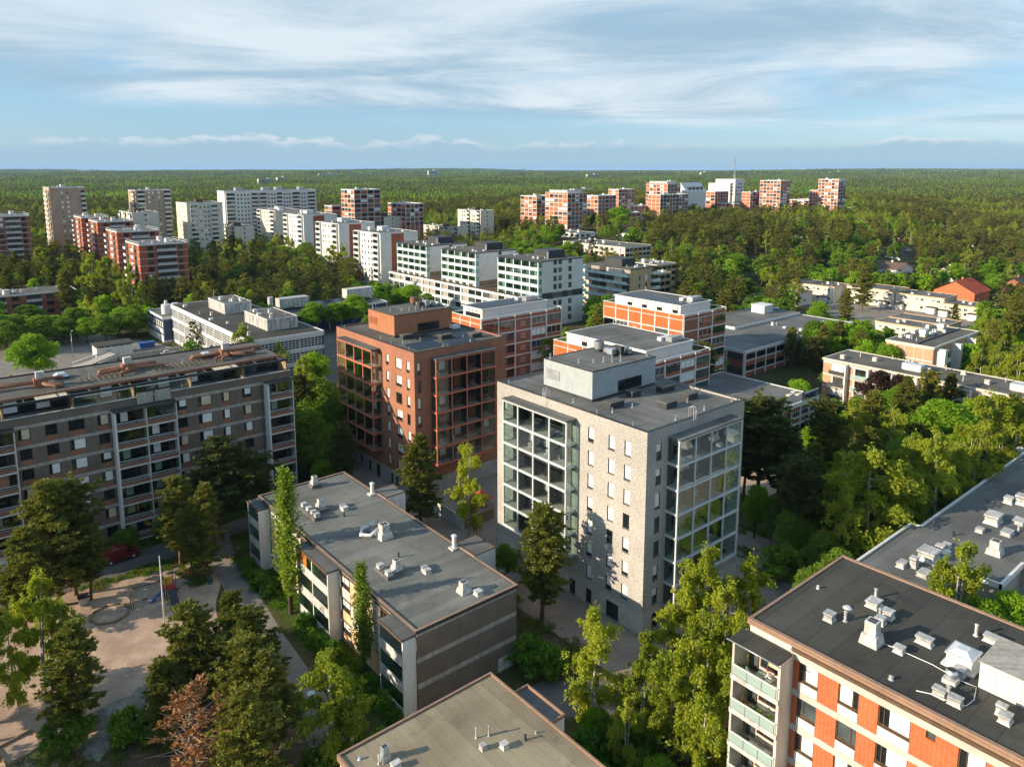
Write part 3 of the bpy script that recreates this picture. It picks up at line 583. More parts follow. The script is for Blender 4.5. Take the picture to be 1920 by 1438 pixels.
rt, zr = tower('red_tower', 'red brick apartment tower with terracotta framed balconies and rust coloured plant room', 65.87, 104.85, 'red_brick', 'frame_terracotta', 'roof_brown', 'rust_cladding',
    [(8.4, 9.35), (4.1, 6.05), (1.5, 2.5)], (0.6, 1.3), (11.4, 4, 3.27), (3.3, 4, 3.22), 'concrete',
    [(5.4, 11.0, 2.2, 1.2), (10.9, 6.5, 2.4, 1.2), (15.9, 4.0, 2.2, 1.3)], True)
solar_rows(rt, 2.0, 2.2, zr, 3, 3, 1.0, 1.9, 0.5, 0.22); solar_rows(rt, 8.5, 1.6, zr, 3, 2, 1.0, 1.9, 0.5); solar_rows(rt, 6.2, 7.2, zr, 2, 3, 1.0, 1.9, 0.4); solar_rows(rt, 12.6, 5.4, zr, 2, 2, 1.0, 1.9, 0.5)
bx('air_unit', rt, 16.3, 11.6, zr+0.2, 18.0, 13.0, zr+0.8, 'white_paint')
bx('courtyard_wall', rt, -0.4, -14.0, GZ, -0.1, -0.4, 1.5, 'white_worn'); bx('courtyard_wall', rt, -0.1, -14.0, GZ, 6.0, -13.7, 1.2, 'wood_pale')

# ------------------------------------------------------------------ three-storey pebble-dash block
def low_block():
    X, Y = 37.67, 60.5; r = thing('pebble_block', 'three-storey flat-roofed block with brown pebble-dash gable and white balcony towers', 'building', (X, Y, 0)); LX, LY, H = 13.4, 42.0, 9.2
    xs = [0.0, 2.78, 5.37, 8.06, 10.71, 13.4]
    bx('wall_core', r, 0.12, 0.12, GZ-2, LX-0.05, LY-0.05, 8.8, 'concrete')
    for i in range(5):
        for z0, z1 in ((5.98, 8.42), (3.04, 5.40), (-0.6, 2.41)):
            if i == 4 and z0 < 0: bx('gable_panel', r, xs[i]+0.012, 0.0, 1.1, xs[i+1]-0.012, 0.115, z1, 'pebble'); bx('base_panel', r, xs[i]+0.012, 0.0, GZ-1.5, xs[i+1]-0.012, 0.115, 1.08, 'white_worn')
            else: bx('gable_panel', r, xs[i]+0.012, 0.0, z0, xs[i+1]-0.012, 0.115, z1, 'pebble')
        for z0, z1 in ((8.44, 8.86), (5.42, 5.96), (2.43, 3.02)): bx('band_panel', r, xs[i]+0.012, 0.02, z0, xs[i+1]-0.012, 0.115, z1, 'concrete')
    bx('roof', r, 0.25, 0.25, 8.82, LX-0.25, LY-0.25, 9.08, 'roof_long'); parapet(r, -0.25, -0.12, LX+0.1, LY+0.1, 8.81, 9.2, 0.34, 'charcoal', 'fascia')
    parapet(r, -0.27, -0.14, LX+0.12, LY+0.12, 9.2, 9.25, 0.3, 'brown_fascia', 'roof_edge')
    # lit long side: window strips with warm panels between the balcony towers
    for (u0, u1) in ((5.3, 16.9), (26.1, 38.3)):
        n = int((u1-u0)/1.95); wd = (u1-u0)/n
        for f in range(3):
            z = 6.4-2.97*f
            for k in range(n):
                a = u0+k*wd
                if k % 2 == 0: window(r, 'L', a+wd/2, z+0.15, wd-0.25, 1.55, 'brown_frame', (0.35,), 0.1, 0.03, 'glass_dark', 'blind_white' if rng.random() < 0.35 else None, 0.6); fbox('spandrel', r, 'L', a+0.06, a+wd-0.06, z-1.1, z+0.12, -0.1, 0.03, rng.choice(['cream_orange', 'cream', 'cream_orange']))
                else: fbox('wall_panel', r, 'L', a+0.02, a+wd-0.02, z-1.1, z+1.75, -0.1, 0.02, rng.choice(['cream', 'cream', 'cream_orange']))
            fbox('band_panel', r, 'L', u0, u1, z+1.77, z+1.86, -0.1, 0.015, 'brown_frame')
    # balcony towers
    for (u0, u1, cols) in ((0.3, 5.0, 1), (17.2, 25.8, 2), (38.7, 42.6, 1)):
        d = 1.6; bx('balcony_roof', r, -d-0.08, u0-0.05, 8.5, 0.1, u1+0.05, 8.66, 'roof_cool'); bx('roof_rim', r, -d-0.14, u0-0.08, 8.38, -d-0.085, u1+0.08, 8.7, 'brown_frame')
        for k in range(cols+1):
            u = u0+(u1-u0)*k/cols
            for f in range(3):
                bx('side_panel', r, -d, u-0.09, 5.7-2.97*f+0.01 if f < 2 else GZ, -0.02, u+0.09, 8.38 if f == 0 else 8.66-2.97*f, 'white_paint')
        for k in range(cols):
            a, b = u0+(u1-u0)*k/cols+0.1, u0+(u1-u0)*(k+1)/cols-0.1
            for f in range(3):
                z = 5.72-2.97*f
                bx('balcony_floor', r, -d+0.02, a, z-0.18, -0.02, b, z, 'concrete'); bx('balcony_front', r, -d-0.03, a, z-0.2, -d+0.05, b, z+1.0, 'white_worn')
                n = 3
                for q in range(n): bx('glass_pane', r, -d-0.005, a+(b-a)*q/n+0.015, z+1.02, -d+0.01, a+(b-a)*(q+1)/n-0.015, z+2.62 if f == 0 else z+2.72, 'orange_board' if (cols == 2 and k == 1 and f == 0 and q > 0) else 'glazing_teal')
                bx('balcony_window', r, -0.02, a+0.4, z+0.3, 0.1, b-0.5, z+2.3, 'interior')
    # stair boxes on the far side
    for (y0, y1) in ((8.0, 12.2), (29.2, 32.8)):
        bx('stair_box', r, LX+0.02, y0, GZ-2, 16.7, y1, 9.3, 'white_paint'); bx('stair_roof', r, LX+0.16, y0+0.12, 9.31, 16.58, y1-0.12, 9.36, 'roof_cool'); parapet(r, LX+0.0, y0-0.03, 16.74, y1+0.03, 9.3, 9.42, 0.12, 'brown_frame', 'stair_edge')
        vent_pipe(r, LX-0.5, y1-0.7, 9.08, 1.7, 0.28, 'white_paint'); bx('pipe_base', r, LX-1.1, y1-1.2, 9.08, LX+0.0, y1-0.2, 9.3, 'white_worn')
    z = 9.08
    bx('vent_plinth', r, 6.9, 39.3, z, 8.4, 40.8, z+0.5, 'roof_cool'); chimney(r, 7.6, 40.0, z+0.5, 0.8, 1.2)
    bx('vent_plinth', r, 2.6, 29.4, z, 3.7, 34.4, z+0.45, 'roof_cool'); bx('vent_plinth', r, 3.72, 31.2, z, 5.6, 33.2, z+0.45, 'roof_cool')
    for y in (29.9, 31.0, 32.4, 34.0): vent_box(r, 3.2, y, z+0.45, 0.75, 0.75, 0.45)
    chimney(r, 4.9, 32.4, z+0.45, 0.8, 1.1); vent_box(r, 7.5, 31.2, z, 0.8, 0.8, 0.5); vent_box(r, 7.4, 30.1, z, 0.9, 0.9, 0.5); vent_pipe(r, 6.4, 28.3, z, 0.6, 0.1, 'dark_metal')
    vent_pipe(r, 8.5, 22.8, z, 1.1, 0.07, 'galvanised')
    chimney(r, 7.6, 19.6, z, 1.3, 1.9); MB().tube([(7.3, 20.2, z+1.2), (6.0, 20.3, z+0.5), (5.2, 21.4, z+0.45), (6.0, 22.6, z+0.5), (7.0, 22.4, z+0.7), (7.4, 21.8, z+1.0)], 0.24, 'white_paint', 10).build('vent_duct', r); vent_box(r, 7.3, 21.9, z, 1.0, 1.0, 1.2)
    vent_pipe(r, 6.4, 14.1, z, 0.6, 0.1, 'dark_metal')
    bx('vent_plinth', r, 2.6, 10.2, z, 3.6, 13.4, z+0.45, 'roof_cool'); bx('vent_plinth', r, 3.62, 10.4, z, 5.0, 11.8, z+0.45, 'roof_cool')
    for y in (10.8, 12.8): vent_box(r, 3.1, y, z+0.45, 0.8, 0.8, 0.45)
    chimney(r, 4.4, 11.2, z+0.45, 0.85, 1.2); vent_box(r, 7.2, 9.8, z, 0.8, 0.8, 0.55); vent_box(r, 7.1, 8.9, z, 0.85, 0.85, 0.5)
    chimney(r, 8.0, 2.8, z, 0.95, 1.3); vent_box(r, 9.0, 1.4, z, 0.9, 0.9, 0.5); vent_pipe(r, 8.6, 2.3, z, 1.0, 0.09)
low_block()

def tan_block():
    r = thing('tan_roof_block', 'flat-roofed low building with tan felt roof in front of the pebble-dash gable', 'building', (23.8, 30.0, 0)); LX, LY, z = 15.7, 20.6, 9.0
    bx('wall', r, 0.1, 0.1, GZ, LX-0.1, LY-0.1, 8.75, 'cream'); bx('roof', r, 0.18, 0.18, 8.76, LX-0.18, LY-0.18, z, 'roof_tan')
    parapet(r, -0.08, -0.08, LX+0.08, LY+0.08, 8.6, z+0.16, 0.2, 'brown_fascia', 'roof_edge')
    bx('annex', r, LX+0.1, 12.6, GZ, LX+2.0, 17.6, 8.4, 'white_paint'); bx('annex_roof', r, LX+0.22, 12.75, 8.41, LX+1.85, 17.45, 8.5, 'roof_cool'); parapet(r, LX+0.09, 12.55, LX+2.05, 17.65, 8.4, 8.72, 0.14, 'brown_fascia', 'annex_edge')
    chimney(r, 2.75, 17.9, z, 0.6, 1.2, 'galvanised'); vent_box(r, 3.0, 16.6, z, 0.85, 0.6, 0.5); vent_pipe(r, 2.15, 17.8, z, 0.8, 0.07)
    vent_pipe(r, 9.8, 15.0, z, 0.95, 0.07); vent_pipe(r, 10.75, 14.5, z, 0.95, 0.07); vent_box(r, 9.5, 13.7, z, 0.55, 0.55, 0.45); vent_box(r, 10.95, 12.7, z, 0.65, 0.65, 0.45)
    vent_pipe(r, 12.8, 12.2, z, 0.5, 0.09, 'dark_metal'); vent_pipe(r, 14.0, 12.2, z, 0.25, 0.06, 'galvanised'); vent_pipe(r, 1.2, 19.2, z, 0.2, 0.1, 'galvanised')
    for u in (3, 7, 11, 15): window(r, 'L', u, 5.6, 1.8, 1.4, 'brown_frame', (0.35,), 0.09, -0.06, base=0.1)
tan_block()

# ------------------------------------------------------------------ near right block: white and orange brick
def right_block():
    X, Y = 51.6, 0.0; r = thing('orange_tile_block', 'seven-storey block with orange tile brick panels and dark roof in the lower right corner', 'building', (X, Y, 0)); LX, LY = 15.6, 31.1; H = 19.45
    # u measured along Y; the far end is u = 31.1; columns of the facade
    FP = 3.04; cols = []
    cols.append(('b', 26.65, 27.2)); cols.append(('w', 25.08, 26.65)); cols.append(('b', 23.47, 25.08)); cols.append(('v', 21.93, 23.47)); cols.append(('b', 20.5, 21.93)); cols.append(('x', 18.28, 20.5)); cols.append(('s', 15.2, 18.28)); cols.append(('w', 13.55, 15.2)); cols.append(('b', 11.9, 13.55)); cols.append(('v', 10.2, 11.9)); cols.append(('b', 8.0, 10.2)); cols.append(('x', 5.6, 8.0)); cols.append(('b', 0.0, 5.6))
    bx('wall_core', r, 0.32, 0.0, GZ, LX, LY-0.02, H-0.4, 'cream'); bx('far_wall', r, 0.0, 27.25, GZ, 0.31, LY-0.02, H-0.6, 'cream')
    for f in range(6):
        zt = 17.86-FP*f; zw = zt-1.55; zs = zt-2.46
        fbox('concrete_band', r, 'L', 0.0, 27.2, zt+0.01, zt+FP-2.48 if f else 18.75, -0.3, 0.05, 'concrete_pale')
        for kind, a, b in cols:
            if kind == 'b': fbox('brick_panel', r, 'L', a+0.012, b-0.012, zs, zt, -0.3, 0.012, 'tile_brick')
            elif kind == 's':
                fbox('brick_panel', r, 'L', a+0.012, b-0.012, zs, zt-0.62, -0.3, 0.012, 'tile_brick'); fbox('brick_panel', r, 'L', a+0.012, a+1.44, zt-0.61, zt, -0.3, 0.012, 'tile_brick'); fbox('brick_panel', r, 'L', a+2.08, b-0.012, zt-0.61, zt, -0.3, 0.012, 'tile_brick')
                window(r, 'L', a+1.76, zt-0.61, 0.62, 0.61, 'brown_frame', (), 0.06, 0.16, 'glass_mid')
            else:
                m = {'w': (0.3,), 'v': (0.72,), 'x': (0.17,)}[kind]; q = rng.random()
                window(r, 'L', (a+b)/2, zw, b-a-0.02, 1.55, 'brown_frame', m, 0.07, 0.12, 'glass_mid' if q < 0.3 else 'glass_dark', None)
                ua, ub = (a+0.05, a+(b-a)*0.66) if kind != 'v' else (a+(b-a)*0.34, b-0.05)
                if q > 0.28: fbox('roller_blind', r, 'L', ua, ub, zw+0.1, zt-0.05, -0.13, -0.118, 'blind_white')
                fbox('sill', r, 'L', a, b, zw-0.09, zw-0.005, -0.1, 0.07, 'brown_frame'); fbox('spandrel', r, 'L', a+0.015, b-0.015, zs, zw-0.1, -0.3, 0.02, 'plaster_white')
    # roof
    bx('roof', r, 0.05, 0.2, H-0.35, LX-0.2, LY-0.15, H-0.08, 'roof_dark')
    for (a, c) in (((-0.5, 0.0, 18.76, 0.02, 27.15, 19.05), 'brown_frame'), ((-0.36, 0.0, 19.055, 0.02, LY+0.1, 19.30), 'brown_fascia'), ((-0.30, 0.0, 19.305, 0.04, LY+0.1, 19.5), 'brown_fascia'), ((0.041, LY-0.14, 18.6, LX-0.2, LY+0.1, 19.46), 'brown_fascia'), ((LX-0.19, 0.0, 18.6, LX+0.1, LY+0.1, 19.5), 'brown_fascia')): bx('roof_edge', r, *a, c)
    z = H-0.08
    # balcony stack at the far end
    u0, u1, d = 27.25, 31.35, 1.9
    bx('balcony_roof', r, -d-0.55, u0-0.15, 18.28, -0.37, u1+0.15, 18.42, 'roof_dark'); MB().tube([(-d-0.6, u0-0.5, 18.35), (-d-0.6, u1+0.3, 18.35)], 0.05, 'galvanised', 8).build('gutter', r)
    for f in range(7):
        zf = 15.0-FP*f
        bx('side_panel', r, -d, u0-0.1, zf-0.1, 0.0, u0+0.12, zf+FP-0.12 if f else 18.27, 'cream'); bx('side_panel', r, -d, u1-0.1, zf-0.1, 0.0, u1+0.1, zf+FP-0.12 if f else 18.27, 'concrete_pale')
        bx('balcony_floor', r, -d-0.05, u0+0.121, zf-0.22, 0.0, u1-0.11, zf, 'concrete'); bx('balcony_kerb', r, -d-0.12, u0-0.1, zf-0.3, -d-0.06, u1+0.1, zf+0.14, 'white_worn')
        n = 3
        for k in range(n): bx('glass_panel', r, -d-0.1, u0+0.14+(u1-u0-0.24)*k/n+0.02, zf+0.18, -d-0.08, u0+0.14+(u1-u0-0.24)*(k+1)/n-0.02, zf+1.0, 'glazing_frost')
        bx('hand_rail', r, -d-0.14, u0+0.0, zf+1.02, -d-0.05, u1, zf+1.12, 'white_paint')
        for k in range(n+1): bx('rail_post', r, -d-0.13, u0+0.05+(u1-u0-0.12)*k/n, zf+0.0, -d-0.11, u0+0.1+(u1-u0-0.12)*k/n, zf+1.02, 'galvanised')
        window(r, 'L', u0+1.6, zf+0.7, 2.2, 1.5, 'brown_frame', (0.3,), 0.09, -0.06, 'glass_dark', 'blind_cream', 0.75, 0.0, 'white_paint', 0.3); window(r, 'L', u0+3.3, zf+0.05, 0.85, 2.15, 'brown_frame', (), 0.09, -0.06, 'glass_mid')
    # vents, pipes, shed
    L = lambda x: x-X
    for (x, y, a, b, h) in [(61.2, 25.4, 1.3, 1.1, 0.55), (56.36, 26.8, 0.85, 0.85, 0.7), (60.4, 23.9, 0.85, 0.95, 0.7), (59.1, 23.9, 0.8, 0.8, 0.6), (56.5, 21.3, 0.75, 0.8, 0.5), (59.1, 20.5, 0.8, 1.3, 0.6), (57.1, 17.3, 0.8, 0.8, 0.6), (53.7, 17.35, 0.7, 0.95, 0.6), (53.6, 16.3, 0.7, 0.95, 0.6), (63.4, 17.2, 0.8, 1.2, 0.55), (54.4, 13.5, 0.9, 0.8, 0.6), (54.9, 13.9, 0.6, 0.7, 0.8)]: vent_box(r, L(x), y, z, a, b, h)
    for (x, y, h) in [(62.5, 25.85, 0.85), (57.2, 25.9, 0.85), (60.0, 24.35, 0.7), (53.8, 16.85, 0.95), (63.3, 18.3, 0.95)]: vent_pipe(r, L(x), y, z, h, 0.12)
    vent_pipe(r, L(60.1), 29.8, z, 0.25, 0.1); vent_pipe(r, L(59.2), 26.7, z, 0.15, 0.22, 'sheet_metal', False); vent_pipe(r, L(52.8), 20.3, z, 0.25, 0.12)
    chimney(r, L(56.0), 23.2, z, 1.05, 1.9)
    MB().box(-1.15, -1.1, 0, 1.15, 1.1, 0.18, 'white_paint').box(-0.9, -0.85, 0.18, 0.9, 0.85, 0.95, 'white_paint').box(-1.0, -0.95, 0.95, 1.0, 0.95, 1.1, 'sheet_metal').add([(-0.9,-0.85,1.1),(0.9,-0.85,1.1),(0.9,0.85,1.1),(-0.9,0.85,1.1),(-0.4,-0.35,1.38),(0.4,-0.35,1.38),(0.4,0.35,1.38),(-0.4,0.35,1.38)], [(0,1,5,4),(1,2,6,5),(2,3,7,6),(3,0,4,7),(4,5,6,7)], 'acrylic').build('skylight', r, (L(58.6), 17.6, z))
    MB().box(-0.45, -0.45, 0, 0.45, 0.45, 0.35, 'white_worn').cyl(0, 0, 0.35, 0.8, 0.28, 'galvanised', 14).cyl(0, 0, 0.8, 1.0, 0.42, 'galvanised', 14, 0.3).cyl(0, 0, 1.0, 1.04, 0.3, 'dark_metal', 14).build('roof_fan', r, (L(55.8), 17.4, z))
    for p in [[(56.5, 23.0, z+0.05), (56.6, 21.3, z+0.12), (56.8, 19.0, z+0.06), (56.4, 17.0, z+0.1), (56.6, 16.0, z+0.06)], [(56.6, 16.0, z+0.06), (55.0, 15.6, z+0.08), (53.9, 15.7, z+0.1), (53.3, 16.0, z+0.25), (53.2, 17.6, z+0.2), (52.9, 18.6, z+0.05)]]: MB().tube([(L(a), b, c) for a, b, c in p], 0.035, 'white_paint', 6).build('lightning_cable', r)
    bx('lift_house', r, L(56.8), 5.0, z, L(61.0), 15.95, z+2.0, 'white_paint')
    for k in range(26): bx('cladding_rib', r, L(56.8)-0.025, 5.2+k*0.4+0.1, z+0.1, L(56.8)-0.002, 5.2+k*0.4+0.14, z+1.9, 'white_worn')
    for k in range(10): bx('lift_house_board', r, L(56.7)+k*0.44, 4.9, z+2.004, L(56.7)+k*0.44+0.425, 16.05, z+2.06, 'concrete')
    return r
right_block()

def low_roof_hall():
    r = thing('white_edged_hall', 'large low building with grey felt roof and white edging behind the lower right block', 'building', (72, 8, 0)); z = 8.0
    poly = [(31.2, 0), (76, 0), (76, 31.2), (74.5, 31.2), (74.5, 29.8), (31.8, 29.8), (31.8, 31.0), (16, 31.0), (0, 31.0), (0, 22.6), (23.8, 22.6), (23.8, 17.7), (31.2, 17.7)]
    b = MB(); b.prism(poly, GZ, z-0.5, 'concrete'); b.build('wall', r)
    q = MB(); q.prism(poly, z-0.495, z, 'white_paint', 'roof_cool'); q.build('roof', r)
    n = len(poly)
    for i in range(n):
        (x0, y0), (x1, y1) = poly[i], poly[(i+1) % n]
        bx('white_edge', r, min(x0, x1)-0.16, min(y0, y1)-0.16, z-0.45-0.002*i, max(x0, x1)+0.16, max(y0, y1)+0.16, z+0.2+0.003*i, 'white_paint')
    L = lambda x, y: (x-72, y-8)
    for (x, y, a, b_, h) in [(91.4, 35.0, 1.6, 1.0, 0.6), (92.3, 34.0, 1.0, 0.9, 1.3), (91.3, 32.4, 1.9, 1.3, 0.5), (95.6, 33.6, 2.4, 2.2, 1.3), (98.0, 32.7, 1.6, 1.2, 0.6), (98.6, 33.4, 1.0, 1.0, 1.0), (100.5, 33.4, 1.4, 1.0, 0.5), (112.9, 32.0, 2.4, 1.9, 1.3), (110.6, 29.6, 2.0, 1.3, 0.5), (115.6, 29.7, 2.0, 1.5, 0.5), (121.7, 32.8, 1.5, 1.2, 0.9), (122.6, 31.5, 1.6, 1.4, 1.4), (108.6, 32.2, 1.2, 1.0, 0.5)]:
        vent_box(r, *L(x, y), z+0.0, a, b_, h)
    chimney(r, *L(103.5, 28.8), z, 1.3, 1.8); vent_pipe(r, *L(112.6, 28.9), z, 0.8, 0.14)
    for (x, y) in ((104.6, 34.0), (118.6, 34.6), (126, 30)): vent_pipe(r, *L(x, y), z, 0.6, 0.12, 'dark_metal')
    bx('dark_channel', r, 14.0, 24.0, z, 15.2, 29.2, z+0.35, 'charcoal')  # charcoal box standing in for the parapet's shadow on the roof
    for k in range(7): window(r, 'R', 1.8+k*3.2, 1.2, 2.2, 1.8, 'white_paint', (0.5,), 0.1, -0.06, base=22.6)
low_roof_hall()

# ------------------------------------------------------------------ brown slab block on the left
def brown_block():
    X, Y = -6.0, 121.6; r = thing('brown_slab_block', 'long seven-storey brown pebble-dash block with concrete bands and rooftop terrace', 'building', (X, Y, 0)); L = lambda x: x-X; x1 = 51.0; W = 17.0; FP = 2.95
    bx('wall_core', r, 0, 0.14, GZ, L(x1)-0.02, W, 21.1, 'concrete'); bx('end_wall', r, L(x1)-0.015, 0.0, GZ, L(x1)+0.1, W, 21.6, 'pebble')
    wins = [(-3.6, -2.1), (-0.4, 1.0), (11.1, 12.6), (14.4, 15.9), (17.3, 19.4), (21.1, 22.6), (32.3, 33.8), (35.5, 37.7), (39.3, 40.6), (42.7, 44.2)]
    bal = [(1.9, 10.5, 2), (23.1, 31.75, 2), (46.5, 50.8, 1)]
    spans = [(-6.0, 1.8), (10.6, 23.0), (31.85, 46.4)]
    for s0, s1 in spans:
        ws = [w_ for w_ in wins if s0 <= w_[0] < s1]
        for f in range(7):
            zt = 20.4-FP*f
            n = 3
            for k in range(n): fbox('concrete_band', r, 'R', L(s0)+(s1-s0)*k/n+0.008, L(s0)+(s1-s0)*(k+1)/n-0.008, zt-0.46, zt, -0.1, 0.05, 'concrete')
            z0 = zt-2.95+0.01; z1 = zt-0.47; u = s0
            if f == 6: z0 = GZ
            for a, b in ws+[(s1, s1)]:
                if a-u > 0.05:
                    m = 2 if a-u > 1.2 else 1
                    for k in range(m): fbox('pebble_panel', r, 'R', L(u)+(a-u)*k/m+0.01, L(u)+(a-u)*(k+1)/m-0.01, z0, z1, -0.1, 0.01, 'pebble')
                if b > a:
                    fbox('window_panel', r, 'R', L(a)+0.01, L(b)-0.01, z0, z1-1.62, -0.1, 0.0, 'terracotta_panel')
                    q = rng.random(); bl = 'blind_cream' if q < 0.2 else ('blind_white' if q < 0.72 else None)
                    window(r, 'R', L((a+b)/2), z1-1.61, b-a-0.03, 1.6, 'dark_metal', (0.24,), 0.08, 0.04, 'glass_dark', bl, 1.0 if q < 0.6 else 0.7, 0.0, None, 0.26)
                u = b
    fbox('terrace_parapet', r, 'R', 0.0, L(x1), 20.42, 21.6, -0.12, 0.03, 'pebble'); fbox('parapet_cap', r, 'R', -0.05, L(x1)+0.12, 21.605, 21.7, -0.14, 0.1, 'white_worn')
    # balconies
    for u0, u1, n in bal:
        d = 1.75; fbox('balcony_roof', r, 'R', L(u0)-0.2, L(u1)+0.15, 20.25, 20.4, 0.055, d+0.25, 'roof_dark')
        for k in range(n+1):
            u = L(u0)+(u1-u0)*k/n; t = 0.28 if k == 0 else 0.12
            fbox('balcony_fin', r, 'R', u-t/2, u+t/2, GZ, 20.24, 0.0, d, 'white_paint')
        for k in range(n):
            a, b = L(u0)+(u1-u0)*k/n+0.15, L(u0)+(u1-u0)*(k+1)/n-0.08
            for f in range(7):
                z = 17.45-FP*f
                fbox('balcony_slab', r, 'R', a, b, z-0.2, z, 0.0, d-0.02, 'white_paint'); fbox('balcony_front', r, 'R', a, b, z+0.06, z+0.56, d-0.12, d-0.06, 'terracotta_panel')
                fbox('balcony_rail', r, 'R', a, b, z+0.98, z+1.06, d-0.14, d-0.06, 'white_paint'); fbox('balcony_rail', r, 'R', a, b, z+0.70, z+0.74, d-0.12, d-0.08, 'white_paint')
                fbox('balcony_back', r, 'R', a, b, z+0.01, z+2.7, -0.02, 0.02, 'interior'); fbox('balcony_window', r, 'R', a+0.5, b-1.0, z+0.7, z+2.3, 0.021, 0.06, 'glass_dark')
                q = rng.random()
                if q < 0.42: fbox('balcony_glazing', r, 'R', a+0.02, b-0.02, z+1.07, z+2.68, d-0.1, d-0.085, 'glazing_teal')
                elif q < 0.55: fbox('balcony_curtain', r, 'R', a+0.2, a+(b-a)*rng.uniform(0.3, 0.9), z+1.07, z+2.6, d-0.3, d-0.27, rng.choice(['blind_white', 'blind_cream', 'terracotta_panel']))
                if rng.random() < 0.5: fbox('balcony_blind', r, 'R', a+0.9, a+1.9, z+0.8, z+2.3, 0.061, 0.075, 'blind_white')
    # drain pipe, set-back top floor and pergola
    fbox('drain_pipe', r, 'R', L(45.9), L(46.02), GZ, 20.3, 0.06, 0.18, 'brown_frame')
    yb = 3.9
    bx('terrace_floor', r, 0, 0.16, 21.105, L(x1)-0.02, yb, 21.16, 'roof_cool'); bx('top_floor_wall', r, 0, yb, 21.1, L(x1)-0.3, W-0.2, 23.35, 'charcoal')
    xs = [-6, 2.0, 9.6, 18.2, 26.4, 34.8, 43.2, 50.7]
    for i in range(len(xs)-1):
        a, b = L(xs[i])+0.25, L(xs[i+1])-0.25; n = 4
        for k in range(n):
            q = rng.random(); u = a+(b-a)*(k+0.5)/n
            window(r, 'R', u, 21.2, (b-a)/n-0.15, 2.0, 'dark_metal', (), 0.08, -0.06, 'glass_mid' if q < 0.4 else 'glass_dark', 'blind_white' if q > 0.75 else None, 0.9, yb)
        bx('terrace_partition', r, L(xs[i+1])-0.1, 0.3, 21.17, L(xs[i+1])+0.1, yb, 23.2, 'wood_pale')
        if i in (1, 3, 4): bx('terrace_glazing', r, a, 0.2, 21.72, b, 0.22, 23.1, 'glazing_teal'); bx('glazing_rail', r, a, 0.15, 23.12, b, 0.27, 23.22, 'white_paint')
        if i in (2, 5): bx('terrace_awning', r, L(xs[i])+4.2, 0.8, 23.36, L(xs[i+1])-0.4, yb-0.1, 23.42, 'blind_cream')
    bx('pergola_beam', r, 0, 0.35, 23.25, L(x1), 0.65, 23.62, 'dark_metal')
    for k in range(14): bx('pergola_rafter', r, 1.5+k*4.2, 0.66, 23.3, 1.62+k*4.2, yb-0.02, 23.5, 'charcoal')
    bx('roof', r, 0, yb-0.4, 23.36, L(x1)-0.1, W, 23.55, 'roof_brown'); bx('roof_edge', r, 0, yb-0.55, 23.3, L(x1)-0.05, yb-0.405, 23.7, 'terracotta_pipe'); bx('roof_edge', r, 0, W+0.002, 23.3, L(x1)-0.05, W+0.2, 23.75, 'dark_metal')
    for u in (26.6, 29.2): fbox('grey_screen', r, 'R', L(u), L(u)+2.3, 20.5, 22.2, 0.05, 0.2, 'concrete')
    zr = 23.55
    # terracotta ventilation ducts converging on brick stacks
    for (x, y, arms) in ((15.4, 130.0, [(-14, 0.6), (-14, 1.6), (1.6, -2.6), (2.4, -2.2), (3.2, 2.2)]), (27.7, 131.0, [(-4.5, -0.6), (-4.0, 1.2), (3.4, 0.6), (4.6, 1.8), (-1.6, -2.6), (5.2, -1.0)]), (43.4, 130.8, [(6.5, 1.4), (6.9, 2.0), (-5.8, 0.4), (-5.2, 1.6), (-2.6, -2.4), (-1.6, -2.9), (2.4, -2.0), (4.4, -1.6)])):
        bx('duct_stack', r, L(x)-0.9, y-Y-0.8, zr, L(x)+0.9, y-Y+0.8, zr+1.35, 'terracotta_pipe'); bx('stack_cowl', r, L(x)-0.55, y-Y-0.5, zr+1.355, L(x)+0.55, y-Y+0.5, zr+2.35, 'white_worn')
        for k, (dx, dy) in enumerate(arms):
            P = [(L(x), y-Y, zr+0.75), (L(x)+dx*0.3, y-Y+dy*0.85, zr+0.62), (L(x)+dx*0.9, y-Y+dy, zr+0.5), (L(x)+dx, y-Y+dy*1.1, zr+0.42), (L(x)+dx*1.01, y-Y+dy*1.12, zr+0.02)]
            if L(x)+dx < 0: P = [(max(q[0], 0.2), q[1], q[2]) for q in P[:4]]
            MB().tube(P, 0.27, 'terracotta_pipe', 8).build('vent_duct', r)
    for (x, y) in ((18.6, 133.4), (40.6, 132.5)): MB().box(-1.0, -1.0, 0, 1.0, 1.0, 0.35, 'charcoal').add([(-1,-1,.35),(1,-1,.35),(1,1,.35),(-1,1,.35),(-.5,-.5,.85),(.5,-.5,.85),(.5,.5,.85),(-.5,.5,.85)], [(0,1,5,4),(1,2,6,5),(2,3,7,6),(3,0,4,7),(4,5,6,7)], 'sheet_metal').build('dome_light', r, (L(x), y-Y, zr))
    for (x0, x1_) in ((20.5, 27.0), (31.0, 40.5)):                # ladder-like snow rails lying on the roof
        for k in range(int((x1_-x0)/0.8)): bx('roof_slat', r, L(x0)+k*0.8, 128.0-Y, zr+0.1, L(x0)+k*0.8+0.1, 131.0-Y, zr+0.14, 'wood_pale')
        for y in (128.4, 129.5, 130.6): bx('roof_slat', r, L(x0)-0.2, y-Y, zr+0.145, L(x1_), y-Y+0.1, zr+0.18, 'wood_pale')
    for x in (8, 22, 36, 48): vent_pipe(r, L(x), 8.5, zr, 0.8, 0.1, 'galvanised')
brown_block()
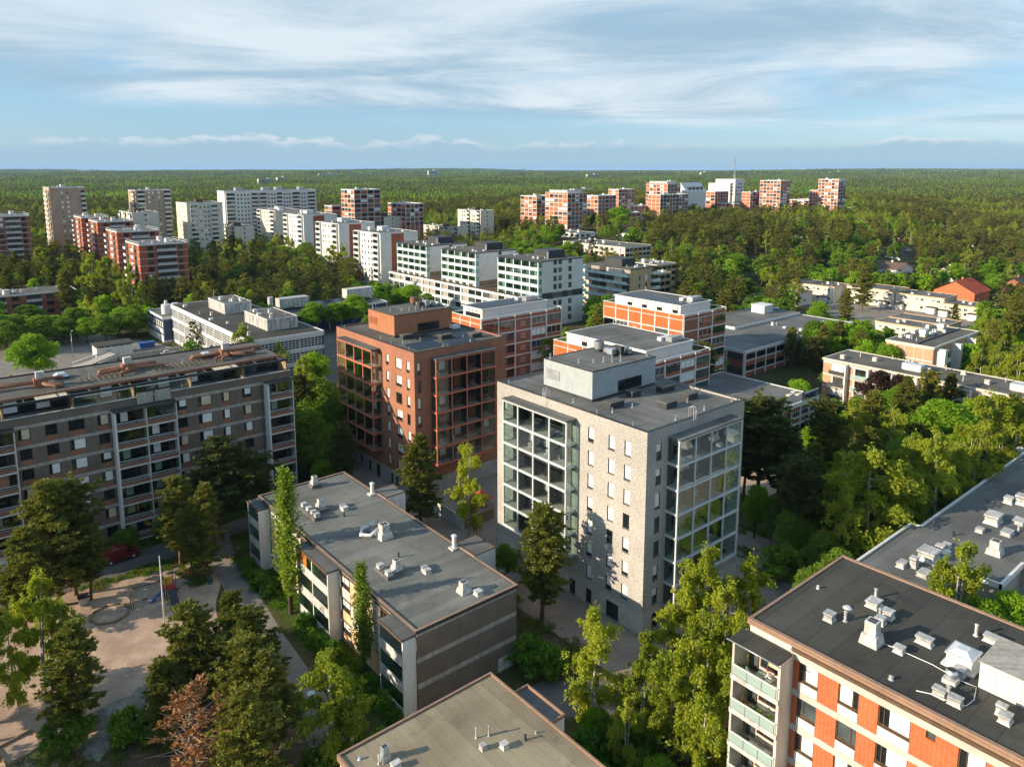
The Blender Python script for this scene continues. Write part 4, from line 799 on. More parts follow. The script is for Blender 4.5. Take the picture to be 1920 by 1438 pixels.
# ------------------------------------------------------------------ middle distance and far buildings
FOOT = [(64, 52.5, 88, 85), (64, 103, 88, 135), (35.5, 60, 55, 103.5), (23, 29, 42.5, 51), (49, -5, 68, 32.5), (71, 7, 149, 40), (-10, 119.5, 52, 139.5)]
def block(name, label, x, y, LX, LY, H, wall, edge='white_paint', roofm='roof_cool', group=None, eh=0.45, ov=0.08):
    r = thing(name, label, 'building', (x, y, 0), 0, group)
    bx('wall', r, 0, 0, GZ, LX, LY, H-eh, wall); bx('roof', r, 0.2, 0.2, H-eh+0.003, LX-0.2, LY-0.2, H-0.12, roofm)
    parapet(r, -ov, -ov, LX+ov, LY+ov, H-eh+0.002, H, 0.26, edge, 'roof_edge')
    FOOT.append((x-2, y-2, x+LX+1.5, y+LY+1.5)); return r
GL = ['glass_dark', 'glass_dark', 'glass_mid', 'blind_white']
def wcols(r, side, cols, z0, pitch, n, w_, h_, frame='white_paint', gl=GL, mull=(), base=0.0, proud=0.05):
    for u in cols:
        for k in range(n): far_window(r, side, u, z0+k*pitch, w_, h_, frame, rng.choice(gl), mull, base, 0.09, proud)
def balconies(r, side, u0, u1, z0, pitch, n, d, front, fh=1.0, glass=None, back='interior', roofm=None, fins=None):
    for k in range(n):
        z = z0+k*pitch
        fbox('balcony_floor', r, side, u0, u1, z-0.16, z, 0.0, d-0.09, 'concrete_pale'); fbox('balcony_front', r, side, u0, u1, z-0.18, z+fh, d-0.08, d, front)
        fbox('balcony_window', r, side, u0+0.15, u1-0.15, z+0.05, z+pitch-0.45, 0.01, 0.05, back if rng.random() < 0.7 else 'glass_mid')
        if glass and rng.random() < 0.8: fbox('balcony_glazing', r, side, u0+0.03, u1-0.03, z+fh+0.02, z+pitch-0.22, d-0.06, d-0.04, glass)
    if fins:
        for u in (u0-0.1, u1+0.1): fbox('balcony_fin', r, side, u-0.09, u+0.09, z0-0.2, z0+n*pitch-0.15, 0.0, d-0.02, fins)
    if roofm: fbox('balcony_roof', r, side, u0-0.15, u1+0.15, z0+n*pitch-0.14, z0+n*pitch, 0.0, d+0.08, roofm)
def clutter(r, x0, y0, x1, y1, z, n, big=0, seed=1):
    q = random.Random(seed)
    for _ in range(n):
        x, y = q.uniform(x0, x1), q.uniform(y0, y1); s = q.choice((0.8, 1.0, 1.2))
        vent_box(r, x, y, z, s, s, q.choice((0.5, 0.7, 1.0)), q.choice(('white_paint', 'white_paint', 'sheet_metal')))
    for _ in range(n//2): vent_pipe(r, q.uniform(x0, x1), q.uniform(y0, y1), z, q.choice((0.7, 1.0)), 0.12)
    for _ in range(big):
        x, y = q.uniform(x0+1, x1-1.6), q.uniform(y0+1, y1-1.6)
        MB().cyl(0, 0, 0, 1.7, 1.15, 'white_paint', 16).cyl(0, 0, 1.7, 1.8, 1.25, 'sheet_metal', 16).build('fan_drum', r, (x, y, z))

# orange brick blocks laced with a white concrete grid
def grid_face(r, side, U, H, bays, pitch, n, zbot, pat, brickm, detail=True):
    bw = U/bays
    for k in range(bays+1): fbox('grid_column', r, side, max(0, k*bw-0.17), min(U, k*bw+0.17), zbot, H, 0.0, 0.16, 'white_paint')
    for f in range(n):
        zt = H-f*pitch
        fbox('grid_beam', r, side, 0, U, zt-0.14, zt+0.14 if f else zt, 0.0, 0.12, 'white_paint')
        for k in range(bays):
            a, b = k*bw+0.18, (k+1)*bw-0.18; t = pat[(f*bays+k*7+f*3) % len(pat)] if isinstance(pat, str) else pat[f % len(pat)][k % len(pat[0])]
            z0, z1 = zt-pitch+0.16, zt-0.16
            if t == 'P': fbox('brick_panel', r, side, a, b, z0, z1, 0.0, 0.03, brickm)
            elif t == 'W':
                fbox('brick_panel', r, side, a, b, z0, z0+0.85, 0.0, 0.03, brickm); far_window(r, side, (a+b)/2, z0+0.88, b-a-0.05, z1-z0-0.9, 'white_paint' if rng.random() < 0.5 else 'dark_metal', rng.choice(GL), (0.33, 0.66), 0.0)
            elif t == 'S':
                fbox('brick_panel', r, side, a, b, z0, z1, 0.0, 0.03, brickm); far_window(r, side, (a+b)/2, z0+1.0, 1.3, 1.0, 'white_paint', rng.choice(GL), (0.5,), 0.0, 0.09, 0.09)
            elif t == 'D':
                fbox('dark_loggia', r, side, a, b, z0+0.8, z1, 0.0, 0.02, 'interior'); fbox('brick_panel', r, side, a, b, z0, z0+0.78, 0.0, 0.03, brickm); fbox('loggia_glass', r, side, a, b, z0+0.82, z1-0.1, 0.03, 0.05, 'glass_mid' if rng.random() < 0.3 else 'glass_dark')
def grid_block(name, label, x, y, LX, LY, H, bl, br, pl, pr, n=7, pent=True, group=None, seed=1, lit='orange_brick', sh='red_and_shade_brick', solar=False, terrace=1.3, vents=4):  # orange brick painted darker red on the shaded side to carry its shade
    r = thing(name, label, 'building', (x, y, 0), 0, group); pitch = 3.0
    t = terrace
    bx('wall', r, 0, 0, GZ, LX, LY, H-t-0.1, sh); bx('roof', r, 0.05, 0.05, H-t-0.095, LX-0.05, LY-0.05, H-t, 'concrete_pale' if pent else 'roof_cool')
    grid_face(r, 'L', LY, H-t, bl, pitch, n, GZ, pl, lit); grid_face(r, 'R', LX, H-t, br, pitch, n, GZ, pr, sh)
    if pent:
        # terrace parapet: brick infill and white posts carrying a rail
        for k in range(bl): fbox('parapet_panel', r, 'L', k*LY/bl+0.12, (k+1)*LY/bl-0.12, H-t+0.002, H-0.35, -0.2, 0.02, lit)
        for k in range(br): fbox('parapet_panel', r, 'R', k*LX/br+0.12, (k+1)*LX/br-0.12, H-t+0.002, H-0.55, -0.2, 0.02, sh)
        for k in range(bl+1): fbox('rail_post', r, 'L', max(0, k*LY/bl-0.1), min(LY, k*LY/bl+0.1), H-t, H-0.12, -0.1, 0.12, 'white_paint')
        for k in range(br+1): fbox('rail_post', r, 'R', max(0.001, k*LX/br-0.1), min(LX, k*LX/br+0.1), H-t, H-0.12, -0.1, 0.12, 'white_paint')
        for a in ((-0.14, -0.14, LX+0.14, 0.1), (-0.14, LY-0.1, LX+0.14, LY+0.14), (-0.14, 0.105, 0.1, LY-0.105), (LX-0.1, 0.105, LX+0.14, LY-0.105)): bx('top_rail', r, a[0], a[1], H-0.118, a[2], a[3], H+0.04, 'white_paint')
        zr = H-t; a = (3.0, 3.4, LX-2.0, LY-1.2)
        bx('roof_house', r, a[0], a[1], zr, a[2], a[3], zr+2.7, 'white_paint'); bx('roof_house_roof', r, a[0]+0.2, a[1]+0.2, zr+2.704, a[2]-0.2, a[3]-0.2, zr+2.78, 'roof_cool'); parapet(r, a[0]-0.3, a[1]-0.3, a[2]+0.3, a[3]+0.3, zr+2.6, zr+2.85, 0.28, 'white_paint', 'roof_house_edge')
        for k in range(4): window(r, 'L', a[1]+1.6+k*(a[3]-a[1]-2)/4, zr+0.5, 1.6, 1.7, 'dark_metal', (0.5,), 0.08, -0.06, 'glass_dark', 'blind_white', 0.4, a[0])
        zz = zr+2.78; q = random.Random(seed)
        if solar: solar_rows(r, a[0]+0.8, a[1]+0.8, zz, int((a[2]-a[0]-6)/1.8), int((a[3]-a[1]-1.5)/1.35), 1.0, 1.7, 0.3, 0.15)
        bx('air_handler', r, a[2]-5.5, a[1]+1.6, zz, a[2]-1.5, a[1]+3.4, zz+1.1, 'galvanised')
        for k in range(4): bx('air_duct', r, a[2]-6.5+k*1.2, a[1]+3.8, zz, a[2]-5.6+k*1.2, a[1]+5.0, zz+0.8, 'sheet_metal')
        vent_pipe(r, a[2]-1, a[3]-1, zz, 1.2, 0.1)
    else:
        parapet(r, -0.1, -0.1, LX+0.1, LY+0.1, H-t, H, 0.24, 'white_paint', 'roof_edge'); clutter(r, 1, 1, LX-1, LY-1, H-t, vents, 1 if LX > 12 else 0, seed)
    FOOT.append((x-2, y-2, x+LX+1.5, y+LY+1.5)); return r
def grids():
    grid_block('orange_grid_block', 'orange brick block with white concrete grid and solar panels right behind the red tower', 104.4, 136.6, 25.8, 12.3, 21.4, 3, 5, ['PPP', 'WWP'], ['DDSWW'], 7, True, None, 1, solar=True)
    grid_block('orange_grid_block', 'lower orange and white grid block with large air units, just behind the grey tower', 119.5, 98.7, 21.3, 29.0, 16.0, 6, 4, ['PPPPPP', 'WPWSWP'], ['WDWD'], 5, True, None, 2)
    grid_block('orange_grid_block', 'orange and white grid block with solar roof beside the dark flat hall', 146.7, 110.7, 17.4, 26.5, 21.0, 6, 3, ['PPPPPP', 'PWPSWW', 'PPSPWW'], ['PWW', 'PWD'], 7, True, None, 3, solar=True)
    far = [('far orange and white tower of ten storeys nearest behind the tree belt', 362.8, 375.6, 18.9, 22.6, 40.0, 5, 5, 'PWWPW', 'WPWPW', 9, True), ('small orange and white block with plain square panels left of a white screen wall', 421, 402, 20, 11.6, 36.2, 3, 5, 'PPWP', 'WPWP', 5, False),
        ('far orange block at the left end of the rise, half behind trees', 372, 418, 20, 18, 36.5, 4, 4, 'PWPW', 'WPWD', 6, False), ('far low orange block with two white roof drums half hidden by trees', 512, 463.6, 21.6, 12.3, 38.2, 3, 5, 'PWP', 'WPW', 5, False), ('far orange and white block left of a white church-like gable', 521.8, 416, 17.8, 23.7, 44.0, 6, 4, 'PWWWP', 'PWPW', 7, True),
        ('far long orange block with two roof drums below the gabled one', 468, 380, 35.4, 12.2, 36.4, 3, 9, 'PPP', 'WPWD', 6, False), ('small low orange panelled block among bright green trees', 453, 393, 16.6, 12.2, 27.6, 3, 4, 'PWP', 'WPWW', 4, False),
        ('four-storey block with white bands and orange end panels behind bright trees', 410.8, 363, 14, 20.9, 25.2, 5, 3, 'WWWWP', 'WPW', 5, False), ('far orange ten-storey tower with dark shaded side right of the mast', 640.8, 379.5, 16.7, 21.3, 45.8, 6, 3, 'PWWWWP', 'WWW', 9, False),
        ('far rightmost orange ten-storey tower standing above the forest', 685.7, 347, 14.4, 19.6, 46.9, 6, 3, 'PWWWWP', 'WWW', 9, False), ('long low block with white roof drums at the foot of the rightmost far tower', 688.6, 367.4, 38.1, 9, 36.4, 3, 9, 'PPW', 'WDWP', 5, False),
        ('far low orange and white block below the white mast building', 612.9, 431.4, 22, 24.7, 35.0, 5, 5, 'PWPWP', 'PWDP', 5, False), ('far long low orange block right of the mast building', 631.5, 405, 50, 9, 34.8, 2, 11, 'PP', 'WPWD', 5, False),
        ('small orange and white block half sunk in trees below the mast', 610, 408, 10, 17.6, 24.5, 4, 3, 'PWPW', 'WPW', 4, False), ('low white-roofed terrace of flats among the trees at right', 724, 395, 29.4, 26.8, 25.1, 4, 6, 'WPWW', 'WPWW', 4, False),
        ('small orange-ended flat-roofed block at the right forest edge', 744, 377, 33.5, 13.8, 16.7, 3, 7, 'PPP', 'WPWW', 3, False), ('long low orange block buried in trees at the right', 684, 420, 60, 7.7, 14.6, 2, 12, 'PW', 'WDW', 3, False)]
    for i, (lab, x, y, lx, ly, h, bl, br, pl, pr, n, p) in enumerate(far): grid_block('far_grid_block', lab, x, y, lx, ly, h, bl, br, pl, pr, n, p, 'orange and white blocks on the far rise', 10+i, 'brick_orange_plain', 'red_and_shade_brick', False, 1.3 if p else 0.5, 6); FOOT.append((x-(10 if h > 33 else 28), y-(10 if h > 33 else 28), x+lx, y+ly))
grids()

def hall_and_market():
    r = block('dark_roof_hall', 'wide two-storey hall with dark felt roof and red brick bands between white ribs', 177, 112.7, 61, 34, 6.9, 'red_and_shade_brick', 'white_paint', 'roof_cool', None, 0.8, 0.2)
    bx('raised_roof', r, 22, 18, 6.5, 60.7, 33.7, 7.6, 'white_paint'); bx('raised_roof_felt', r, 22.25, 18.25, 7.601, 60.4, 33.4, 7.66, 'roof_cool')
    bx('stair_house', r, 48, 24, 7.66, 53.5, 29, 10.2, 'sheet_metal'); bx('stair_house_lid', r, 47.8, 23.8, 10.21, 53.7, 29.2, 10.4, 'white_paint'); MB().tube([(54, 27, 8.1), (58, 27.4, 8.1), (59, 25, 8.1)], 0.4, 'galvanised').build('roof_duct', r); clutter(r, 30, 3, 58, 15, 6.8, 4, 0, 4)
    for k in range(12):
        u = k*5.08
        fbox('white_rib', r, 'R', u, u+0.35, GZ, 6.1, 0.0, 0.22, 'white_paint')
        for z in (0.9, 4.1): fbox('window_band', r, 'R', u+0.36, u+5.07, z+0.2, z+1.6, 0.0, 0.05, 'glass_dark')
        for z in (0.8, 4.0): fbox('sill_band', r, 'R', u+0.36, u+5.07, z-0.15, z+0.18, 0.0, 0.12, 'white_paint')
    for k in range(6):
        fbox('white_rib', r, 'L', k*5.6, k*5.6+0.4, GZ, 6.1, 0.0, 0.22, 'white_paint'); fbox('glass_wall', r, 'L', k*5.6+0.42, k*5.6+5.58, 4.2, 5.8, 0.0, 0.05, 'glass_mid'); fbox('glass_wall', r, 'L', k*5.6+0.42, k*5.6+5.58, 0.2, 2.0, 0.0, 0.05, 'glass_mid')
    r = block('market_hall', 'low red brick shop hall with white ribs and a blue rooftop market sign', 134.1, 78.4, 17.9, 24.7, 7.5, 'red_and_shade_brick', 'white_paint', 'roof_cool', None, 0.95, 0.25)
    for k in range(6):
        u = k*3.56
        fbox('white_rib', r, 'R', u, u+0.25, GZ, 6.5, 0.0, 0.25, 'white_paint')
        if k < 5:
            far_window(r, 'R', u+1.9, 4.3, 3.2, 1.3, 'white_paint', rng.choice(GL), (0.25, 0.5, 0.75)); fbox('sill_band', r, 'R', u+0.26, u+3.55, 4.05, 4.28, 0.0, 0.1, 'white_paint'); fbox('sill_band', r, 'R', u+0.26, u+3.55, 2.7, 2.95, 0.0, 0.3, 'white_paint'); fbox('shop_window', r, 'R', u+0.3, u+3.5, GZ+0.3, 2.6, 0.0, 0.06, 'glass_dark')
    for (x, y) in ((12.5, 3.6), (14.5, 2.6), (15.5, 4.2)): bx('roof_light', r, x, y, 7.38, x+1.6, y+0.8, 7.6, 'cream')
    vent_pipe(r, 3.5, 20.5, 7.38, 5.0, 0.08, 'white_paint')
    # roof sign: thick letters standing on a rail above the white fascia
    s = 'MARKET'; cu = bpy.data.curves.new('sign_text', 'FONT'); cu.body = 'MARKET'; cu.size = 1.75; cu.extrude = 0.06; cu.offset = 0.035; cu.space_character = 1.0
    t = bpy.data.objects.new('sign_text', cu); col.objects.link(t); dg = bpy.context.evaluated_depsgraph_get(); me = bpy.data.meshes.new_from_object(t.evaluated_get(dg)); bpy.data.objects.remove(t)
    me.materials.clear(); me.materials.append(MT['navy'])
    sg = bx('sign_rail', r, 10.6, -0.2, 7.52, 17.9, -0.12, 7.64, 'white_paint')
    o = link('sign_letters', me, r, (11.9, -0.26, 7.66)); o.rotation_euler = (R(90), 0, 0)
    xs = [v.co.x for v in me.vertices]; o.scale = (5.9/(max(xs)-min(xs)), 1, 1)
    bx('sign_board', r, 11.6, -0.14, 7.65, 17.9, -0.10, 9.2, 'white_paint')
    m = MB(); m.add([(10.9, -0.3, 7.7), (11.25, -0.3, 7.7), (11.75, -0.3, 9.6), (11.35, -0.3, 9.6)], [(0, 1, 2, 3)], 'navy').add([(10.9, -0.2, 7.7), (11.25, -0.2, 7.7), (11.75, -0.2, 9.6), (11.35, -0.2, 9.6)], [(3, 2, 1, 0)], 'navy').add([(10.65, -0.31, 9.0), (12.1, -0.31, 9.35), (12.05, -0.31, 9.6), (10.6, -0.31, 9.25)], [(0, 1, 2, 3)], 'blue_paint').build('sign_emblem', r)
hall_and_market()

def brick_pair():
    r = block('brick_terrace_block', 'long low brick block running off the right edge with white-walled balconies at its left end', 175, 38, 12.8, 51.3, 10.0, 'peach_brick', 'cream', 'roof_brown', None, 0.5, 0.25)
    for f in range(3):
        z = 0.6+f*3.0
        fbox('white_band', r, 'L', 0.0, 51.3, z+2.3, z+2.6, 0.0, 0.06, 'white_paint')
        for k in range(9):
            u = 47.2-k*5.4
            if u < 2: continue
            fbox('balcony_floor', r, 'L', u-2.0, u+2.0, z-0.16, z, 0.0, 1.4, 'concrete_pale'); fbox('balcony_front', r, 'L', u-2.0, u+2.0, z+0.05, z+0.95, 1.3, 1.36, 'glazing_frost' if k % 2 else 'charcoal'); fbox('balcony_back', r, 'L', u-1.9, u+1.9, z+0.05, z+2.3, 0.0, 0.04, 'white_paint'); far_window(r, 'L', u+0.2, z+0.4, 2.6, 1.8, 'brown_frame', rng.choice(GL), (0.4,), -0.05)
    for k in range(9):
        u = 47.2-k*5.4
        if u > 2: fbox('white_fin', r, 'L', u-2.25, u-2.02, GZ, 9.4, 0.0, 1.5, 'white_paint')
    for k in range(7):
        x, y = (3.0+(k*3.7) % 8, 48-k*6.2); vent_box(r, x, y, 9.9, 1.1, 1.1, 0.9, 'cream'); vent_pipe(r, (x+4) % 11+1, y-2, 9.9, 1.0, 0.12)
    for y in (30, 8): bx('air_handler', r, 3.5, y, 10.1, 6.0, y+4.2, 11.5, 'sheet_metal'); bx('air_handler_base', r, 3.7, y+0.2, 9.88, 5.8, y+4.0, 10.09, 'concrete')
    r = block('brick_gable_block', 'three-storey block with peach brick gable, cream edging and white stair towers', 203, 74.7, 30.5, 11.8, 11.0, 'peach_brick', 'cream', 'roof_brown', None, 0.55, 0.25)
    for z in (3.3, 6.9, 10.2): fbox('white_band', r, 'L', 0, 11.8, z, z+0.25, 0.0, 0.05, 'white_paint')
    for k in range(1, 5): fbox('panel_joint', r, 'L', k*2.36-0.05, k*2.36+0.05, GZ, 10.2, 0.0, 0.03, 'white_paint')
    for u in (1.4, 11.5, 22.0): fbox('white_tower', r, 'R', u, u+1.5, GZ, 10.3, 0.0, 2.4, 'white_paint'); balconies(r, 'R', u+1.6, u+4.6, 0.8, 3.0, 3, 2.2, 'white_paint', 1.0, 'glazing_teal')
    wcols(r, 'R', [8.2, 9.9, 18.6, 20.4], 1.4, 3.0, 3, 1.4, 1.5, 'white_paint'); bx('roof_channel', r, 1, 4.2, 10.9, 29.5, 4.5, 11.2, 'charcoal')
    clutter(r, 3, 5, 28, 11, 10.9, 9, 0, 21)
    for x in (10.5, 22.5): bx('air_handler', r, x, 6.2, 11.9, x+2.2, 8.0, 12.9, 'sheet_metal'); bx('air_handler_base', r, x+0.2, 6.4, 10.9, x+2.0, 7.8, 11.89, 'cream')
brick_pair()

def school():
    r = block('white_grid_school', 'white framed three-storey school block with dark gridded windows and roof plant rooms', 69.5, 189.6, 20.3, 69.6, 12.0, 'white_paint', 'white_paint', 'roof_dark', None, 0.9, 0.25)
    def gridwin(w_, h_, nx, nz):
        def mk():
            b = MB(); b.quad((-w_/2, -0.02, 0), (w_/2, -0.02, 0), (w_/2, -0.02, h_), (-w_/2, -0.02, h_), 'glass_dark')
            for i in range(nx+1): x = -w_/2+w_*i/nx; b.box(x-0.07, -0.14, 0, x+0.07, -0.021, h_, 'white_paint')
            for j in range(nz+1): z = h_*j/nz; b.box(-w_/2, -0.11, z-0.08, w_/2, -0.022, z+0.08, 'white_paint')
            for i in range(nx):
                for j in range(nz):
                    if (i*3+j*5) % 4 == 0: b.quad(*[( -w_/2+w_*(i+a)/nx, -0.03, h_*(j+c)/nz) for a, c in ((.1,.1),(.9,.1),(.9,.9),(.1,.9))], 'blue_panel')
            return b.mesh('grid_window')
        return wmesh(('gw', w_, h_, nx, nz), mk)
    for k in range(10):
        for f in range(3):
            loc, rz = fplace('L', 3.5+k*6.95, 0.6+f*3.7, 0.0); link('grid_window', gridwin(6.2, 2.6, 5, 4), r, loc, rz)
        fbox('white_column', r, 'L', k*6.96-0.05 if k else 0, k*6.96+0.3, GZ, 11.1, 0.0, 0.3, 'white_paint')
    for f in range(3): fbox('floor_band', r, 'L', 0, 69.6, 3.4+f*3.7, 4.1+f*3.7, 0.16, 0.34, 'white_paint')
    for f in range(3):
        for k in range(3): loc, rz = fplace('R', 3.6+k*6.5, 0.6+f*3.7, 0.0); link('grid_window', gridwin(6.2, 2.5, 6, 4), r, loc, rz)
        fbox('floor_band', r, 'R', 0, 20.3, 3.3+f*3.7, 4.2+f*3.7, 0.12, 0.3, 'white_paint')
    fbox('blue_corner', r, 'R', 19.4, 20.28, GZ, 11.1, 0.0, 0.1, 'blue_panel')
    for (y0, y1, x0, x1) in ((9, 26, 8.2, 17.0), (41, 56, 7.6, 16.0)):
        bx('plant_room', r, x0, y0, 11.88, x1, y1, 15.0, 'corrugated'); bx('plant_room_roof', r, x0+0.1, y0+0.1, 15.004, x1-0.1, y1-0.1, 15.06, 'roof_brown'); parapet(r, x0-0.06, y0-0.06, x1+0.06, y1+0.06, 15.0, 15.2, 0.16, 'white_paint', 'plant_room_edge')
        clutter(r, x0+1, y0+2, x1-1, y1-2, 15.06, 5, 0, int(y0)); vent_pipe(r, x0+1.5, y1-1, 15.06, 2.6, 0.08)
    clutter(r, 1.5, 4, 6, 66, 11.88, 5, 0, 9)
    r = block('blue_banded_annex', 'small two-storey annex with blue bands at the far end of the white school', 66.4, 259.6, 12, 18, 8.0, 'white_paint', 'white_paint', 'roof_brown', None, 0.6)
    for z in (4.0, 1.9): fbox('blue_band', r, 'L', 0, 18, z, z+0.55, 0.0, 0.06, 'blue_panel')
    fbox('blue_band', r, 'L', 0, 18, 6.3, 7.2, 0.0, 0.06, 'blue_panel'); wcols(r, 'L', [1.5+k*2.1 for k in range(8)], 4.7, 1, 1, 1.2, 1.4, 'dark_metal'); fbox('glass_wall', r, 'R', 0.3, 3.0, 0, 7, 0.0, 0.05, 'blue_panel'); wcols(r, 'R', [1.5], 4.4, 1, 1, 1.4, 1.6)
    MB().cyl(0, 0, 0, 3.2, 1.5, 'white_paint', 16).cyl(0, 0, 3.2, 4.5, 0.5, 'white_paint', 12).build('roof_tank', r, (3.0, 6.0, 7.9)); MB().cyl(0, 0, 0, 3.8, 0.9, 'white_worn', 14).cyl(0, 0, 3.8, 4.2, 1.1, 'white_worn', 14).build('roof_tank', r, (4.5, 1.0, 7.9))
    r = block('solar_roof_hall', 'long low dark hall covered in solar panels behind the white school', 94, 243.8, 48, 17, 7.0, 'blue_panel', 'white_paint', 'roof_cool', None, 0.6)
    solar_rows(r, 1.5, 1.2, 6.9, 20, 8, 1.6, 2.1, 0.25, 0.2); bx('plant_room', r, 9, 7, 8.0, 20, 11, 11.0, 'corrugated'); bx('plant_room', r, 36, 9, 8.0, 47, 13, 11.4, 'white_worn'); MB().cyl(0, 0, 0, 6, 0.9, 'white_worn', 14).build('stack', r, (4, 3, 6.9))
    for k in range(10): fbox('window_band', r, 'R', 1.2+k*4.7, 5.2+k*4.7, 2.2, 4.4, 0.0, 0.06, 'glass_mid')
    for k in range(11): fbox('white_post', r, 'R', 0.4+k*4.7, 0.6+k*4.7, GZ, 6.4, 0.1, 0.35, 'white_paint')
school()

def teal_quarter():
    g = 'white and teal glazed apartment houses'
    r = block('glazed_podium', 'long three-storey podium with white grid and glazed balconies, planted roof', 174.3, 198, 22, 99, 10.0, 'plaster_white', 'white_paint', 'soil', None, 0.5)
    for k in range(21):
        u = k*4.7; fbox('white_column', r, 'L', u, u+0.28, GZ, 9.5, 0.0, 0.5, 'white_paint')
        for f in range(3):
            z = 0.2+f*3.1; fbox('loggia', r, 'L', u+0.3, u+4.68, z+0.1, z+2.8, 0.0, 0.04, rng.choice(['glass_dark', 'interior_pale', 'glass_mid', 'interior_pale'])); fbox('glass_rail', r, 'L', u+0.3, u+4.68, z+0.1, z+1.0, 0.4, 0.44, 'teal_glass_panel')
            if k % 3 == 0: fbox('teal_screen', r, 'L', u+0.32, u+1.1, z+0.1, z+2.8, 0.05, 0.3, 'teal_glass_panel')
    for f in range(4): fbox('white_beam', r, 'L', 0, 99, f*3.1, f*3.1+0.28, 0.0, 0.52, 'white_paint')
    for i, (y, lx, ly) in enumerate(((197, 20.8, 23.4), (234, 19.3, 24), (269, 20, 24.4))):
        r = block('glazed_tower', ['white tower with teal glass balconies, nearest of the podium three', 'middle white and teal glazed tower on the planted podium', 'leftmost white and teal glazed tower on the podium, by the red gabled houses'][i], 178, y, lx, ly, 23.6, 'plaster_white', 'charcoal', 'roof_brown', g, 0.35)
        nb = 5
        for k in range(nb+1): u = 0.3+k*(ly-0.6)/nb; fbox('white_column', r, 'L', u-0.2, u+0.2, 9.9, 23.2, 0.0, 1.6, 'teal_glass_panel')
        for f in range(5 if i else 7):
            z = 20.3-f*3.0
            if z < 9 and i: continue
            fbox('balcony_floor', r, 'L', 0.1, ly-0.1, z-0.16, z, 0.0, 1.5, 'white_paint')
            for k in range(nb):
                a, b = 0.5+k*(ly-0.6)/nb, 0.1+(k+1)*(ly-0.6)/nb
                fbox('glass_rail', r, 'L', a, b, z-0.2, z+1.0, 1.51, 1.58, 'teal_glass_panel'); fbox('loggia', r, 'L', a, b, z+0.02, z+2.75, 0.0, 0.04, rng.choice(['interior_pale', 'glass_mid', 'interior_pale', 'blind_white', 'interior'])); fbox('balcony_glazing', r, 'L', a, b, z+1.02, z+2.7, 1.52, 1.55, 'glazing_teal')
            fbox('corner_balcony', r, 'R', -1.4, 0.0, z-0.16, z+1.0, -1.4, 0.02, 'teal_glass_panel'); fbox('corner_glazing', r, 'R', -1.4, -0.02, z+1.02, z+2.75, -0.02, 0.0, 'glazing_teal')
        fbox('balcony_roof', r, 'L', -0.2, ly+0.2, 23.26, 23.42, 0.0, 1.8, 'charcoal')
        cols = [6.5, 9.0, 14.0] if i == 0 else [lx*0.55]
        wcols(r, 'R', cols, 0.8, 3.0, 8, 1.8, 2.1, 'white_paint', ['glass_dark', 'glass_dark', 'glass_mid'], (0.5,))
        if i == 0:
            fbox('dark_band', r, 'R', 0.1, lx-0.1, 9.6, 11.9, 0.0, 0.03, 'charcoal')
            for f in range(7): fbox('side_balcony', r, 'R', lx+0.02, lx+2.6, 1.2+f*3.0, 2.3+f*3.0, -5.0, -0.6, 'teal_glass_panel')
        else: fbox('brown_base', r, 'R', 0.1, lx*0.6, 10.1, 12.2, 0.0, 0.03, 'wood_pale')
        bx('plant_room', r, 8.5, 6, 23.3, 17, 14, 26.3, 'charcoal'); clutter(r, 2, 2, 8, 22, 23.4, 5, 0, 30+i); vent_pipe(r, 7.5, 5, 23.4, 2.4, 0.35, 'galvanised')
    for i, (yy) in enumerate((222, 259, 294)):
        pass
    r = block('yellow_glazed_block', 'yellow brick block with teal glass balconies right of the white glazed towers', 218.3, 190.7, 16.2, 25.1, 18.0, 'yellow_brick', 'charcoal', 'roof_brown', None, 0.4)
    for f in range(5):
        z = 15.0-f*3.0; fbox('balcony_floor', r, 'L', 0.1, 25, z-0.16, z, 0.0, 1.5, 'white_paint')
        for k in range(6):
            a, b = 0.3+k*4.1, 4.1+k*4.1; fbox('glass_rail', r, 'L', a, b, z-0.2, z+1.0, 1.51, 1.58, 'teal_glass_panel'); fbox('loggia', r, 'L', a, b, z+0.02, z+2.75, 0.0, 0.04, rng.choice(['interior_pale', 'glass_mid', 'interior', 'cream']))
        fbox('side_balcony', r, 'R', 12.4, 16.4, z-0.1, z+1.0, 0.0, 1.5, 'teal_glass_panel'); fbox('side_loggia', r, 'R', 12.4, 16.2, z+1.05, z+2.6, 0.0, 0.05, 'glass_dark')
    wcols(r, 'R', [5.5, 9.5], 1.0, 3.0, 5, 1.3, 2.0); bx('plant_room', r, 4, 8, 17.8, 12, 17, 20.8, 'charcoal'); clutter(r, 2, 2, 14, 7, 17.9, 4, 0, 41)
    for i, (x, y, lx, ly, h) in enumerate(((315.3, 279.7, 23, 50, 13.0), (280, 228, 14.5, 16, 11.0), (238, 204, 22, 12, 12.0))):
        r = block('yellow_low_block', ['low cream-yellow block with red doors behind the dark plant rooms', 'small yellow brick block with open gallery floors beside the big green tree', 'yellow brick wing with dark window bands right of the teal balconies'][i], x, y, lx, ly, h, 'yellow_brick' if i else 'cream', 'cream', 'roof_cool', None, 0.5)
        for f in range(3):
            z = h-3.0-f*2.9
            for k in range(int(lx/3.6)): fbox('window_band', r, 'R', 0.5+k*3.6, 3.5+k*3.6, z+0.4, z+2.0, 0.0, 0.05, 'glass_dark')
            for k in range(int(ly/4)): fbox('window_band', r, 'L', 0.6+k*4, 3.0+k*4, z+0.4, z+2.0, 0.0, 0.05, rng.choice(GL)); fbox('door_panel', r, 'L', 3.1+k*4, 3.7+k*4, z, z+2.0, 0.0, 0.05, 'red_paint' if k % 4 == 0 else 'cream')
